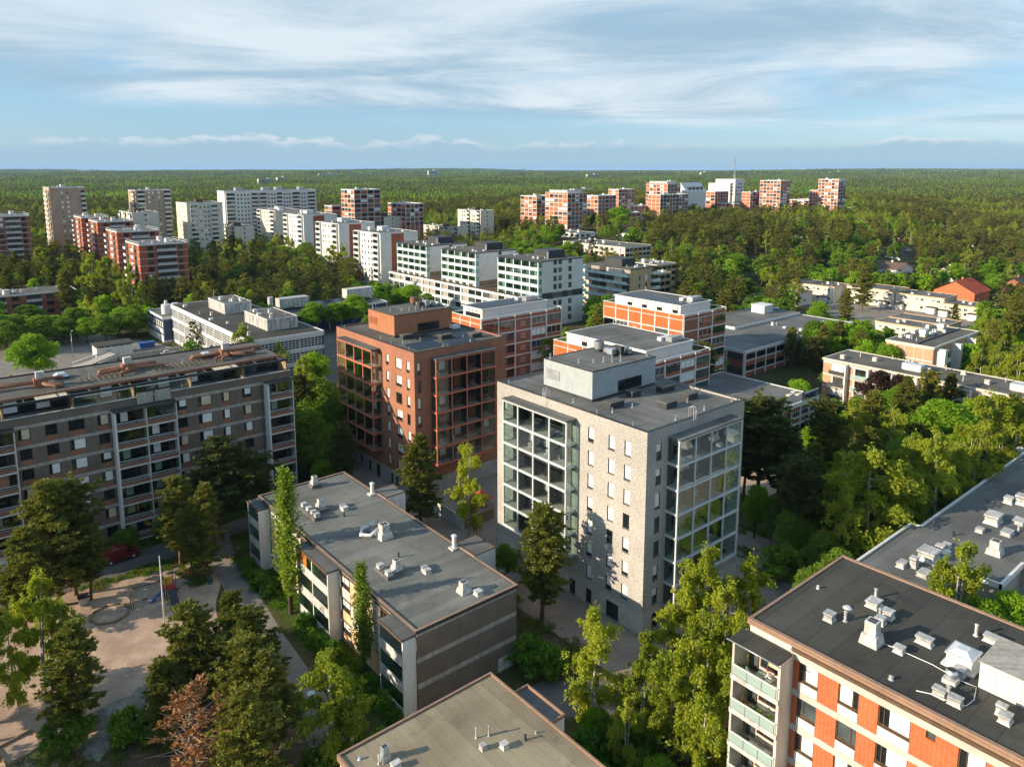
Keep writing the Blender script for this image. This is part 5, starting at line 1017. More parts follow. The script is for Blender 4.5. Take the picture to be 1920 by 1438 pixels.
        clutter(r, 2, 2, lx-2, ly-2, h-0.1, 8, 1, 50+i); FOOT.append((x-24, y-24, x+lx, y+ly))
teal_quarter()

def white_gables():
    labs = ['nearest white ten-storey house with red recess in its gable', 'second white house with red gable recess, behind the nearest', 'third white house with red gable recess and white balconies', 'farthest house of the white row with plain beige gable']
    for i, (x, y, lx, ly, h) in enumerate(((177.6, 310.4, 21.1, 24.9, 26.3), (177.2, 351.5, 20.8, 25.3, 28.5), (186, 413, 21.5, 27, 29.7), (196, 478, 20.5, 30, 29.2))):
        r = block('white_gable_house', labs[i], x, y, lx, ly, h, 'plaster_white' if i < 3 else 'cream', 'white_paint', 'roof_cool', 'white houses with red gables', 0.5)
        n = 9; p = 2.8
        for (a, b) in ((19.8, 24.4), (0.9, 5.2)): balconies(r, 'L', a*ly/24.9, b*ly/24.9, h-3.0-8*p, p, n, 1.0, 'white_paint', 1.0, 'glazing', 'glass_dark', 'white_paint', 'white_paint')
        wcols(r, 'L', [8*ly/24.9, 11*ly/24.9, 14.5*ly/24.9, 17.2*ly/24.9], h-2.4-8*p, p, n, 1.3, 1.4, 'white_paint')
        if i < 3:
            fbox('red_recess', r, 'R', lx*0.28, lx*0.62, GZ, h-0.6, 0.0, 0.04, 'tower_red'); fbox('gable_return', r, 'R', lx*0.0, lx*0.28, GZ, h-0.5, 0.0, 0.4, 'plaster_white')
            for f in range(9): far_window(r, 'R', lx*0.46, h-2.2-f*p, 2.6, 0.7, 'tower_red', 'glass_mid', (), -0.04)
        clutter(r, 3, 3, lx-3, ly-3, h-0.1, 5, 1, 60+i); bx('lift_house', r, lx*0.4, ly*0.5, h-0.1, lx*0.6, ly*0.7, h+2.0, 'sheet_metal')
white_gables()

def red_towers():
    labs = ['nearest red brick tower with white balcony bands, left of the white school', 'second red brick tower with white balconies behind the nearest', 'third red brick tower in the left row', 'farthest red brick tower in the left row', 'red brick tower with white balconies cut off by the left edge']
    for i, (x, y, lx, ly, h) in enumerate(((76.4, 325, 18.7, 21.6, 26.3), (81.5, 385, 18.3, 22, 27.4), (85.5, 446, 17.5, 22, 28.6), (85, 485, 14, 22, 29.0), (40, 452, 16, 22, 33))):
        r = block('red_balcony_tower', labs[i], x, y, lx, ly, h, 'red_and_shade_brick' if i == 4 else 'tower_red', 'white_paint', 'roof_cool', 'red towers with white balconies', 0.6)
        n = 9; p = 2.85; z0 = h-3.1-(n-1)*p
        for f in range(n):
            z = z0+f*p
            fbox('white_line', r, 'R', 0, lx, z-0.12, z+0.03, 0.0, 0.05, 'white_paint'); fbox('white_line', r, 'L', 0, ly, z-0.12, z+0.03, 0.0, 0.05, 'white_paint')
            far_window(r, 'R', lx*0.22, z+0.4, 2.2, 1.8, 'dark_metal', rng.choice(['glass_dark', 'glass_mid', 'blind_white']), (0.5,)); far_window(r, 'R', lx*0.84, z+0.4, 1.9, 1.8, 'dark_metal', rng.choice(['glass_dark', 'glass_mid']), (0.5,))
        balconies(r, 'R', lx*0.34, lx*0.75, z0, p, n, 1.2, 'white_worn', 0.95, None, 'interior')
        for (a, b) in ((ly-4.2, ly-0.6), (4.6, 8.2)): balconies(r, 'L', a, b, z0, p, n, 1.3, 'white_paint', 0.95, None, 'interior')
        wcols(r, 'L', [10.2, 12.6], z0+0.5, p, n, 1.3, 1.5, 'white_paint'); clutter(r, 2, 2, lx-3, ly-3, h-0.15, 5, 2, 70+i)
        for a in ((-0.1, -0.1, lx+0.1, 0.02), (-0.1, ly-0.02, lx+0.1, ly+0.1), (-0.1, 0.03, 0.02, ly-0.03), (lx-0.02, 0.03, lx+0.1, ly-0.03)): bx('top_rail', r, a[0], a[1], h+0.7, a[2], a[3], h+0.8, 'white_paint')
        for q in range(6): bx('rail_post', r, lx*q/5-0.05 if q else 0, -0.09, h, lx*q/5+0.05, 0.01, h+0.7, 'white_paint')
    r = block('low_red_block', 'low red brick block with white balcony fronts among trees at the left edge', 26, 336, 29, 16, 9.0, 'red_and_shade_brick', 'white_paint', 'roof_brown', None, 0.5)
    for (a, b) in ((1.0, 5.5), (12, 17), (23, 27)): balconies(r, 'R', a, b, 0.2, 2.9, 3, 1.3, 'white_worn', 0.95, None, 'interior')
    wcols(r, 'R', [8.5, 19.8], 0.9, 2.9, 3, 2.4, 1.5, 'dark_metal'); clutter(r, 3, 3, 26, 13, 8.9, 5, 2, 80)
red_towers()

def far_slabs():
    r = block('beige_tower', 'tall beige brick tower with white balconies on its left side, far left', 76.5, 526, 19, 22, 45.3, 'beige_brick', 'sheet_metal', 'roof_cool')
    balconies(r, 'L', 1, 5, 6, 2.9, 13, 1.4, 'white_paint', 1.0, None); balconies(r, 'L', 8, 13, 6, 2.9, 13, 1.4, 'white_paint', 1.0, None); wcols(r, 'R', [6.5, 9.5], 6.5, 2.9, 13, 1.2, 1.4, 'white_paint', ['glass_mid', 'blind_white']); balconies(r, 'R', 16.5, 19, 6, 2.9, 13, 1.2, 'white_paint'); clutter(r, 3, 3, 16, 18, 45, 4, 1, 90); vent_pipe(r, 10, 10, 45, 6, 0.1)
    r = block('beige_tower', 'beige brick tower with glazed corner balconies beside the long white slab', 123, 522, 21.6, 18, 42.9, 'beige_brick', 'sheet_metal', 'roof_cool')
    balconies(r, 'L', 1, 6, 5, 2.9, 13, 1.0, 'white_paint', 1.0, 'glazing_teal'); wcols(r, 'L', [10, 14], 5.5, 2.9, 13, 1.2, 1.4, 'white_paint', ['glass_mid', 'blind_white']); balconies(r, 'R', 1, 5.5, 5, 2.9, 13, 1.0, 'white_paint', 1.0, 'glazing_teal'); balconies(r, 'R', 17, 21, 5, 2.9, 13, 1.0, 'white_paint', 1.0, 'glazing_teal'); wcols(r, 'R', [8, 10.5, 14], 5.5, 2.9, 13, 1.2, 1.4, 'white_paint', ['glass_mid', 'blind_white']); clutter(r, 3, 3, 18, 15, 42.6, 4, 1, 91)
    r = block('cream_block', 'cream block with white balcony columns left of the long white slab', 139, 472, 21.3, 21, 36.1, 'cream', 'white_paint', 'roof_brown')
    for (a, b) in ((2, 6), (14, 18)): balconies(r, 'R', a, b, 4, 2.8, 11, 1.0, 'white_paint', 1.0, 'glazing_teal', 'interior', 'white_paint', 'white_paint')
    wcols(r, 'R', [8, 10.5, 12.5], 4.6, 2.8, 11, 1.2, 1.3); wcols(r, 'L', [5, 10, 15], 4.6, 2.8, 11, 1.2, 1.3); bx('lift_house', r, 8, 8, 36, 12, 12, 38, 'brown_frame')
    r = block('long_white_slab', 'long white nine-storey slab with regular windows and glazed balcony columns', 184.4, 538, 69.3, 14.6, 41.0, 'plaster_white', 'sheet_metal', 'roof_cool')
    for (a, b) in ((1, 7), (19, 24), (25, 30), (38, 42), (50, 56), (62, 68)): balconies(r, 'R', a, b, 8, 2.85, 11, 1.0, 'white_paint', 1.0, 'glazing_teal', 'interior', 'white_paint', 'white_paint')
    wcols(r, 'R', [9.5, 12, 14.5, 16.8, 32, 34.5, 36.5, 44, 46, 48, 58, 60], 8.6, 2.85, 11, 1.3, 1.4, 'white_paint', ['glass_dark', 'glass_dark', 'glass_mid']); wcols(r, 'L', [5, 10], 8.6, 2.85, 11, 1.2, 1.4)
    for x in (10, 30, 40, 58): bx('lift_house', r, x, 5, 40.8, x+5, 10, 43, 'galvanised')
    S = [('small beige flat-roofed block in front of the long white slab', 168.5, 477, 12.7, 30, 20, 'cream'), ('beige block with roof box behind the red towers', 105.6, 459, 14, 30, 32, 'cream'), ('cream block with dark roof box right of the white gabled houses', 260, 448, 13, 27, 24, 'cream'),
        ('tall cream block with white balconies standing alone at the centre', 324.8, 424.6, 12, 28, 27, 'cream'), ('long cream low block with window bands at the centre behind trees', 310, 432, 9, 46, 15, 'cream')]
    for i, (lab, x, y, lx, ly, h, m) in enumerate(S):
        r = block('cream_far_block', lab, x, y, lx, ly, h, m, 'white_paint', 'roof_brown'); n = max(3, int(h/2.9)-1); z0 = h-2.6-(n-1)*2.85
        for k in range(int(ly/6)):
            if k % 2 == 0: balconies(r, 'L', k*6+0.8, k*6+4.4, z0, 2.85, n, 0.9, 'white_paint', 1.0, 'glazing_teal')
            else: wcols(r, 'L', [k*6+1.5, k*6+4], z0+0.5, 2.85, n, 1.4, 1.4)
        if lx > 10: wcols(r, 'R', [lx*0.5], z0+0.5, 2.85, n, 1.2, 1.2)
        FOOT.append((x-20, y-20, x+lx, y+ly)); bx('lift_house', r, lx*0.3, ly*0.4, h-0.12, lx*0.7, ly*0.4+4, h+1.8, 'brown_frame'); clutter(r, 2, 2, lx-2, ly-2, h-0.12, 6, 0, 100+i)
    for i, (lab, x, y, lx, ly, h) in enumerate((('orange and black tower with white roof tanks above the far trees at the centre left', 237.9, 448, 19.5, 17.9, 42.9), ('low red block at the foot of the orange and black tower', 234, 473, 25.9, 10.7, 31.5), ('orange and white low block with two roof drums, centre left', 273, 441, 14, 23.4, 32.9))):
        grid_block('far_grid_block', lab, x, y, lx, ly, h, 4, 4, 'PWDW', 'DWDP', 8 if i == 0 else 5, False, None, 120+i, 'brick_orange_plain', 'red_and_shade_brick', False, 0.5, 6)
    r = block('mast_building', 'white stepped office building under the tall radio mast', 665.4, 444.6, 16, 23.5, 46.1, 'plaster_white', 'white_paint', 'roof_cool'); bx('lower_wing', r, -3, 4, GZ, -0.02, 30, 42, 'plaster_white'); wcols(r, 'L', [3, 7, 11], 30, 3.5, 4, 2.2, 1.6, 'white_paint'); wcols(r, 'R', [3, 7, 11], 30, 3.5, 4, 2.2, 1.6, 'white_paint')
    r = thing('radio_mast', 'tall thin lattice radio mast rising above the far horizon', 'mast', (779, 522, 0))
    for k in range(4): sx, sy = (1, 1, -1, -1)[k], (1, -1, -1, 1)[k]; MB().tube([(sx*1.6, sy*1.6, GZ), (sx*0.35, sy*0.35, 66)], 0.16, 'galvanised', 5).build('leg', r)
    for k in range(14): z = 4+k*4.4; w_ = 1.6-1.25*z/66; parapet(r, -w_, -w_, w_, w_, z, z+0.2, 0.2, 'galvanised', 'brace')
    MB().tube([(0, 0, 64), (0, 0, 82)], 0.2, 'galvanised', 6).build('antenna', r)
    r = thing('white_church', 'white gabled building with dark panels beside the far orange block', 'building', (560, 425, 0)); b = MB(); b.prism([(0, 0), (30, 0), (30, 14), (0, 14)], GZ, 36, 'plaster_white'); b.build('wall', r); MB().add([(0, 0, 36), (30, 0, 36), (30, 14, 36), (0, 14, 36), (0, 7, 44), (30, 7, 44)], [(0, 1, 5, 4), (2, 3, 4, 5), (3, 0, 4), (1, 2, 5)], 'white_paint').build('roof', r)
    for k in range(4): bx('roof_panel', r, 5+k*6, 1.0, 37.2, 8+k*6, 3.0, 40.0, 'charcoal')
far_slabs()

def pitched(name, label, x, y, LX, LY, H, rise, wall, roofm, axis='x', group=None, over=0.5):
    r = thing(name, label, 'house', (x, y, 0), 0, group); bx('wall', r, 0, 0, GZ, LX, LY, H, wall); o = over
    if axis == 'x':
        m = LY/2; ed = [(-o, -o, H-0.2), (LX+o, -o, H-0.2), (LX+o, LY+o, H-0.2), (-o, LY+o, H-0.2), (-o, m, H+rise), (LX+o, m, H+rise)]
        MB().add(ed, [(0, 1, 5, 4), (2, 3, 4, 5)], roofm).add([(p[0], p[1], p[2]-0.15) for p in ed], [(4, 5, 1, 0), (5, 4, 3, 2)], 'white_paint').build('roof', r); MB().add([(0, 0, H), (0, LY, H), (0, m, H+rise-0.3), (LX, 0, H), (LX, LY, H), (LX, m, H+rise-0.3)], [(0, 2, 1), (3, 4, 5)], wall).build('gable', r)
    else:
        m = LX/2; ed = [(-o, -o, H-0.2), (-o, LY+o, H-0.2), (LX+o, LY+o, H-0.2), (LX+o, -o, H-0.2), (m, -o, H+rise), (m, LY+o, H+rise)]
        MB().add(ed, [(1, 0, 4, 5), (3, 2, 5, 4)], roofm).add([(p[0], p[1], p[2]-0.15) for p in ed], [(5, 4, 0, 1), (4, 5, 2, 3)], 'white_paint').build('roof', r); MB().add([(0, 0, H), (LX, 0, H), (m, 0, H+rise-0.3), (0, LY, H), (LX, LY, H), (m, LY, H+rise-0.3)], [(0, 1, 2), (3, 5, 4)], wall).build('gable', r)
    wcols(r, 'L', [LY*0.25, LY*0.55, LY*0.8], 1.0, 2.8, max(1, int(H/2.8)), 1.2, 1.2); wcols(r, 'R', [LX*0.25, LX*0.6], 1.0, 2.8, max(1, int(H/2.8)), 1.2, 1.2)
    bx('chimney', r, LX*0.5-0.4, LY*0.5-0.4, H, LX*0.5+0.4, LY*0.5+0.4, H+rise+0.9, wall); FOOT.append((x-13, y-12, x+LX+2, y+LY+2)); return r
def suburb():
    rows = [('cream row house with dark porch, leftmost of the stepped terrace', 308, 154.7, 14, 20.3, 6.4), ('cream row house behind the tall pine in the stepped terrace', 316, 133, 14, 20, 6.6), ('cream row house with a white porch, third of the stepped terrace', 316, 114, 13, 18.5, 6.0), ('cream row house at the right end of the stepped terrace', 313, 98, 12, 15.5, 4.6),
            ('low cream terrace with dark flat roof in the second row', 266, 94, 11, 19, 5.2), ('low cream terrace with balconies in the front row, left of the peach gable', 253, 95, 10, 17, 5.6), ('small cream house with balcony left of the tall pine', 288, 160, 12, 13, 5.0)]
    for i, (lab, x, y, lx, ly, h) in enumerate(rows):
        r = block('row_house', lab, x, y, lx, ly, h, 'cream', 'cream_orange', 'roof_cool', 'cream row houses', 0.4, 0.2); n = int(ly/5)
        for k in range(n):
            u = 2.0+k*ly/n; far_window(r, 'L', u, h-2.2, 1.3, 1.1, 'white_paint', 'glass_dark', (0.5,)); far_window(r, 'L', u+1.9, h-1.9, 1.0, 0.7, 'white_paint', 'glass_mid'); far_window(r, 'L', u, 0.6, 1.1, 1.2, 'white_paint', 'glass_dark')
            if k % 2 == 0: fbox('porch', r, 'L', u+0.6, u+3.6, GZ, 1.9, 0.0, 2.0, 'plaster_white'); fbox('porch_roof', r, 'L', u+0.3, u+3.9, 1.91, 2.15, 0.0, 2.4, 'roof_dark')
        wcols(r, 'R', [lx*0.5], 1.0, 2.7, 1, 1.2, 1.2); clutter(r, 2, 2, lx-2, ly-2, h-0.12, 2, 0, 130+i)
    pitched('red_roof_house', 'brick house with bright red tiled roof behind the cream terrace', 345, 113, 17, 16, 5.0, 4.4, 'brick_orange_plain', 'red_roof_tile', 'x')
    pitched('pink_gable_house', 'house with pale pink gable and dark red roof at the right edge', 372, 103, 12, 9, 6.0, 3.6, 'red_and_shade_brick', 'brown_roof_tile', 'x'); pitched('red_timber_house', 'small red house with white windows below the pink gable', 360, 92, 11, 9, 5.0, 3.0, 'brick_orange_plain', 'brown_roof_tile', 'y')
    pitched('brown_roof_house', 'low house with wide dark brown roof among pines at right', 412, 144, 18, 13, 3.6, 3.0, 'cream', 'brown_roof_tile', 'x'); pitched('brown_roof_house', 'white walled house with ridged brown roof left of the dark roofed one', 408, 170, 16, 15, 3.6, 3.0, 'plaster_white', 'brown_roof_tile', 'y')
    pitched('red_wall_house', 'red walled house with grey roof near the right edge of the suburb', 462, 132, 20, 12, 4.0, 3.0, 'red_roof_tile', 'brown_roof_tile', 'x'); pitched('white_house', 'white house with dark roof and red strip far right', 524, 172, 16, 12, 4.5, 2.6, 'plaster_white', 'roof_dark', 'x')
    r = block('white_flat_house', 'white flat-roofed house glimpsed between pines at right', 590, 232, 20, 17, 6.2, 'plaster_white', 'white_paint', 'roof_cool'); wcols(r, 'L', [4, 9, 13], 2.0, 3, 1, 2, 1.4)
    for i, (D, q, lx, h, lab) in enumerate(((2600, -0.335, 60, 30, 'tiny white building cluster near the horizon above the long white slab'), (2750, -0.31, 40, 34, 'small white block just right of the horizon cluster at left'), (4200, -0.255, 120, 40, 'pale low building line on the horizon at centre left'), (4600, -0.11, 70, 60, 'white tower on the horizon at the centre'), (3800, 0.10, 90, 38, 'pale roof line on the horizon right of centre'), (4400, 0.25, 60, 48, 'small white block on the horizon before the mast'), (5200, 0.42, 220, 50, 'long pale building line on the horizon at right'), (5600, 0.58, 160, 52, 'pale horizon blocks near the right edge'), (1500, 0.085, 50, 22, 'small white roofs in the far forest behind the orange tower'))):
        x, y = D*(q*0.768+0.64), D*(-q*0.64+0.768); r = thing('horizon_block', lab, 'building', (x, y, GZ)); bx('wall', r, 0, 0, 0, lx, 14, h*0.8, 'concrete_pale'); bx('tower', r, lx*0.55, 2, h*0.8+0.01, lx*0.7, 12, h*0.92, 'concrete_pale'); bx('roof', r, 0.5, 0.5, h*0.8+0.02, lx*0.54, 13.5, h*0.8+0.8, 'roof_cool')
        for k in range(5): bx('window_band', r, 2+lx*0.18*k, -0.3, h*0.5, 2+lx*0.18*k+lx*0.13, -0.02, h*0.7, 'glass_mid')
    for i, (x, y, w_, rf, ax) in enumerate(((500, 278, 'plaster_white', 'roof_dark', 'x'), (645, 300, 'cream', 'brown_roof_tile', 'y'), (730, 285, 'plaster_white', 'red_roof_tile', 'x'), (584, 194, 'cream', 'brown_roof_tile', 'x'), (677, 200, 'plaster_white', 'roof_dark', 'y'), (602, 178, 'plaster_white', 'brown_roof_tile', 'y'), (655, 236, 'cream', 'roof_dark', 'x'), (495, 205, 'plaster_white', 'brown_roof_tile', 'y'), (540, 225, 'cream', 'red_roof_tile', 'x'), (455, 190, 'plaster_white', 'roof_dark', 'x'))):
        pitched('suburb_house', ['white house with dark roof left of the far suburb', 'cream house with brown roof deep in the right woods', 'white house with red roof farthest in the right woods', 'cream house with brown roof near the right edge', 'white house with dark ridge beyond the right suburb', 'white house with brown roof beside the right edge', 'cream house with dark roof between right-hand pines', 'white brown-roofed house in the middle of the suburb', 'cream house with red roof in the middle of the suburb', 'white dark-roofed house nearest the brown roofs'][i], x, y, 15, 11, 4.2, 2.8, w_, rf, ax, 'houses of the right suburb')
    pitched('far_red_row', 'far row of red roofs in the right-hand forest', 905, 385, 40, 14, 12, 5, 'brick_orange_plain', 'red_roof_tile', 'x'); pitched('orange_roof_house', 'small house with orange-brown roof in the forest right of centre', 448, 240, 14, 10, 3.4, 2.4, 'cream', 'red_roof_tile', 'y')
    for i, (lab, x, y, lx, ly, h) in enumerate((('white low block with white drums peeping over trees, behind the yellow block', 375, 315, 20, 26, 14), ('low white-roofed block in trees right of centre', 445, 290, 16, 26, 11), ('white round-ended low block by the road in the middle trees', 470, 262, 14, 18, 10), ('low cream block with dark balconies at the centre trees', 345, 345, 14, 24, 15))):
        r = block('low_far_block', lab, x, y, lx, ly, h, 'plaster_white', 'white_paint', 'roof_cool', 'low blocks among the middle trees', 0.5); n = int(h/3.2)
        for f in range(n):
            for k in range(int(ly/5)): fbox('window_band', r, 'L', k*5+0.8, k*5+4, h-2.4-f*3, h-1.0-f*3, 0.0, 0.05, 'glass_dark')
            for k in range(int(lx/5)): fbox('window_band', r, 'R', k*5+0.8, k*5+4, h-2.4-f*3, h-1.0-f*3, 0.0, 0.05, 'glass_dark')
        clutter(r, 3, 3, lx-3, ly-3, h-0.1, 4, 2, 140+i); FOOT.append((x-14, y-14, x+lx, y+ly))
suburb()
TREES = [
('p',12.3,107.5,17.5,1.25,'tall dense pine in front of the brown block, left of the red van'),('p',14.5,109.1,16.0,1.15,'pine with broad olive crown beside the playground sand, by the left edge'),
('p',8.2,104.0,14.0,1.2,'shorter pine at the left edge behind the bright birch'),('p',16.0,106.6,10.5,1.2,'small bushy pine right below the tall one by the van'),
('b',8.2,89.6,14.5,1,'bright green birch at the left edge, tallest of its pair'),('b',9.8,87.8,11.5,0.8,'slender birch leaning into the playground from the left edge'),
('b',5.5,87.8,12.0,0.9,'birch half cut off by the left edge'),('p',9.5,80.8,12.7,1.15,'lone pine with bare orange trunk on the rocky slope'),('p',19.4,74.4,13.5,1.25,'leftmost pine of the dense grove below the playground'),
('p',23.9,75.7,12.0,1.05,'pine in the grove beside the white lamp'),('p',24.5,70.8,13.5,1.2,'rightmost pine of the grove by the concrete path'),('p',21.3,65.9,13.0,1.25,'dark pine in the middle of the grove below the lamp'),
('p',23.3,64.5,12.0,1.1,'pine leaning over the concrete path below the white block'),('p',19.5,59.7,12.0,1.2,'lowest pine of the grove at the bottom edge'),
('p',16.1,73.0,9.0,1,'young pine on the left flank of the grove'),('x',16.2,64.2,12.0,1.5,'dead brown pine with bare whitish branches at the bottom edge'),
('p',27.8,108.8,13.4,1.25,'pine with a slanting flat crown behind the play tower'),('p',29.6,102.8,13.9,1.1,'pine with sparse crown beside the green bin'),
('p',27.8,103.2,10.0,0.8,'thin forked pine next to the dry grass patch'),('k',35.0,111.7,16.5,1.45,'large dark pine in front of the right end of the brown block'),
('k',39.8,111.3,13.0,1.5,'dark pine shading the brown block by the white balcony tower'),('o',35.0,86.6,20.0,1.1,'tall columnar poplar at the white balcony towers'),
('o',36.3,69.6,14.2,1,'second columnar poplar between the near balcony towers'),('b',28.2,59.8,12.5,1.25,'yellow-green birch hanging over the lower end of the path'),
('b',28.9,58.5,10.0,1.1,'smaller birch beside the tan roofed building'),('p',61.0,96.5,15.3,1.15,'pine standing before the corner of the red tower'),('b',64.5,87.8,15.8,1,'birch between the two towers in front of the red one'),
('x',65.6,88.2,7.0,0.6,'small pale dead tree under the birch between the towers'),('p',59.1,65.0,15.6,1.15,'dense pine before the left corner of the grey tower'),
('d',60.4,74.2,6.0,1,'leafy bush-like tree beside the stair box of the three-storey block'),('b',49.8,47.2,14.3,1,'bright birch before the door of the grey tower'),
('p',-8.0,92.0,17.0,1.2,'pine just outside the left edge, farthest of four shading the playground'),('p',-3.0,87.0,14.0,1.2,'pine just outside the left edge beside the playground corner'),
('p',-11.0,84.0,16.0,1.2,'tall pine outside the left edge behind the playground corner'),('p',-2.0,78.0,14.0,1.2,'pine outside the left edge level with the square sandbox'),
('b',64.7,43.9,17.0,1,'tallest birch of the group before the grey tower'),('b',69.7,42.8,15.0,0.95,'birch with pale drooping top at the right of the group, near the balconies'),
('b',62.0,45.1,15.0,0.95,'left birch with upright shoots in the group below the grey tower'),('b',53.3,43.6,12.0,1,'short birch at the left of the birch group'),
('b',52.4,39.4,13.0,1.1,'bushy birch low in the group beside the drive'),('b',58.3,39.7,14.0,1.1,'birch in the middle of the group'),('b',59.2,36.7,14.0,1,'birch brushing the balconies of the orange tile block'),
('b',48.1,40.9,9.0,1.1,'small birch at the lower edge of the yard'),('b',50.0,34.2,12.0,1.2,'lowest birch next to the orange tile block'),('b',62.8,40.7,15.0,1.1,'birch filling the middle of the group behind the tallest'),
('b',54.3,38.6,14.0,1.2,'birch low in the centre of the group'),('b',58.3,45.2,12.0,1,'slim birch between the short one and the left shoots'),('b',54.5,35.2,13.0,1.2,'birch low at the right of the group by the tile block'),
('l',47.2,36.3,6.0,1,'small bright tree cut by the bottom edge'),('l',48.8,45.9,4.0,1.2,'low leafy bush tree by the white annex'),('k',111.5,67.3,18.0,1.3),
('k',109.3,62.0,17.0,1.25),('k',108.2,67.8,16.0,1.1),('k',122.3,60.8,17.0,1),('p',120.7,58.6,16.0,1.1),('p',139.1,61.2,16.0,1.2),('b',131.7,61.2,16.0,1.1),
('b',131.9,53.8,16.0,1.2),('l',146.6,51.3,15.0,1.25),('c',172.8,74.3,11.0,1.2),('c',173.1,70.0,11.0,1),('c',173.5,54.4,9.0,0.9),('p',158.1,62.1,15.0,0.9),
('p',164.7,60.3,15.0,0.85),('p',170.1,58.3,14.0,0.9),('b',117.0,40.8,19.0,1.15),('b',101.9,43.5,19.0,1.6),('b',98.2,45.3,14.0,1.1),('b',141.3,41.9,20.0,1.2),
('b',148.6,40.5,17.0,1),('p',118.0,51.1,16.0,1.1),('b',118.9,45.0,17.0,1.15),('b',130.0,40.6,17.0,1.2),('b',108.0,42.0,16.0,1.2),('p',108.5,56.6,14.0,1),
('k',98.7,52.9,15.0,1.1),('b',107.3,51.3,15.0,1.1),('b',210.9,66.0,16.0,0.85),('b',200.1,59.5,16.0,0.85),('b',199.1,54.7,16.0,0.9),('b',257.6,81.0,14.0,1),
('b',238.3,69.1,15.0,0.9),('d',96.8,52.2,8.0,1),('d',93.1,45.9,8.0,1),('l',98.9,59.7,9.0,0.7),('l',132.3,83.3,9.5,0.9),('b',140.3,39.8,14.0,1.1),('p',157.9,62.6,13.0,1),
('b',123.7,40.5,15.0,1.1),('d',86.0,43.5,6.5,1.1,'low dark tree at the left end of the hall wall'),('d',92.0,43.0,7.5,1.1,'second low tree along the hall wall'),
('d',98.0,43.5,7.0,1.1,'third low tree along the hall wall, below the white notch'),('d',105.0,42.5,8.0,1.1,'leafy tree against the hall wall right of the notch'),
('d',112.0,43.0,7.5,1.1,'leafy tree farther along the hall wall'),('b',88.5,27.5,16.0,1.15,'weeping birch growing in the courtyard of the white-edged hall'),
('b',87.6,29.5,14.0,0.9,'smaller birch beside it in the courtyard of the low hall'),('l',94.9,24.4,9.0,1,'bright bushy tree at the right edge of the courtyard'),
('l',90.9,25.6,9.0,1.1,'leafy tree squeezed between low hall and dark roof'),('p',197.3,110.5,12.0,1),('l',244.6,127.8,12.0,1.1),('l',219.4,110.5,11.0,1.2),
('p',228.2,110.5,8.5,0.9),('k',187.2,99.1,12.0,1.1),('k',189.3,103.7,10.0,1),('p',300.6,138.6,18.0,1.2),('p',259.6,125.9,15.0,1),('p',292.7,101.3,9.0,1),
('l',26.7,229.7,14.0,1.2,'bright round tree at the edge of the parking lot'),('b',19.3,212.2,8.0,1,'small pale tree behind the brown block roof, left edge'),
('b',61.4,338.3,24.0,1.1),('b',65.6,333.9,23.0,1.1),('b',71.6,320.4,21.0,0.7),('b',69.2,297.5,17.0,0.7),('b',62.8,297.4,18.0,1),('p',57.5,354.8,20.0,1),
('p',50.4,331.6,18.5,1),('b',57.8,439.6,19.0,1.2),('b',85.1,561.5,20.0,1),('d',28.9,289.5,10.0,1.5),('d',35.0,282.0,10.0,1.5),('d',40.5,278.2,9.0,1.4),
('l',46.8,275.3,9.0,1.3),('d',51.5,270.6,10.0,1.3),('d',56.4,277.0,9.0,1.3),('d',61.0,272.6,10.0,1.3),('d',34.0,301.1,11.0,1.4),('d',24.2,273.2,11.0,1.4),
('d',45.6,284.8,11.0,1.3),('p',38.3,387.4,15.0,1.2),('p',46.4,405.4,15.0,1.2),('p',48.1,445.4,16.5,1.2),('p',57.1,413.1,16.0,1.2),('l',107.5,345.9,10.0,0.9),
('p',153.6,508.1,17.0,1.1),('p',145.1,446.3,16.0,1.1),('p',158.4,452.1,18.0,1.1),('p',158.1,439.0,17.0,1.1),('p',157.2,416.7,18.0,1.1),('p',136.3,341.3,15.0,1),
('b',181.3,442.5,19.0,1.1),('b',184.0,430.8,18.0,1.1),('d',182.0,402.8,16.0,1.2),('p',169.7,365.6,15.0,1),('p',130.7,338.3,8.0,0.9),('l',155.4,333.5,14.0,1.1),
('b',175.4,356.0,19.0,1.1),('b',178.1,350.1,19.0,1),('p',151.3,346.0,15.0,1),('p',149.8,358.5,14.0,1),('d',163.2,322.5,6.0,1.5),('d',167.1,316.8,5.0,1.5),
('b',67.5,188.5,18.0,0.9),('b',76.0,187.2,12.5,0.9),('l',78.6,171.7,12.0,1),('b',73.3,166.6,13.0,0.9),('l',125.7,240.6,12.5,1.3),('l',110.8,241.6,11.5,1.2),
('l',118.1,240.1,10.5,1.2),('l',122.1,222.8,8.0,1),('l',156.6,250.5,12.0,1.3),('l',153.4,255.5,10.0,1.1),('l',160.0,244.3,9.0,1),('l',183.7,176.9,7.0,0.7),
('l',166.4,172.1,6.0,0.7),('k',62.7,143.1,15.0,1),('d',66.2,142.2,14.0,1.1),('d',62.8,129.9,13.0,1),('d',56.2,126.8,13.0,1.1),('d',58.0,123.1,10.0,1.1),
('l',55.2,118.5,6.0,1.2),('k',56.4,113.3,14.0,0.9),('d',318.8,240.9,17.0,1.5),('d',314.9,226.8,17.0,1.4),('d',273.0,201.9,14.0,1.5),('l',327.2,214.7,15.0,1.5),
('l',284.8,192.0,14.0,1.4),('l',253.9,174.3,11.0,1.2),('b',295.3,178.0,15.0,1.2),('p',284.9,165.1,16.0,1),('l',262.8,161.5,8.0,1.3),('l',268.4,156.9,8.0,1.3),
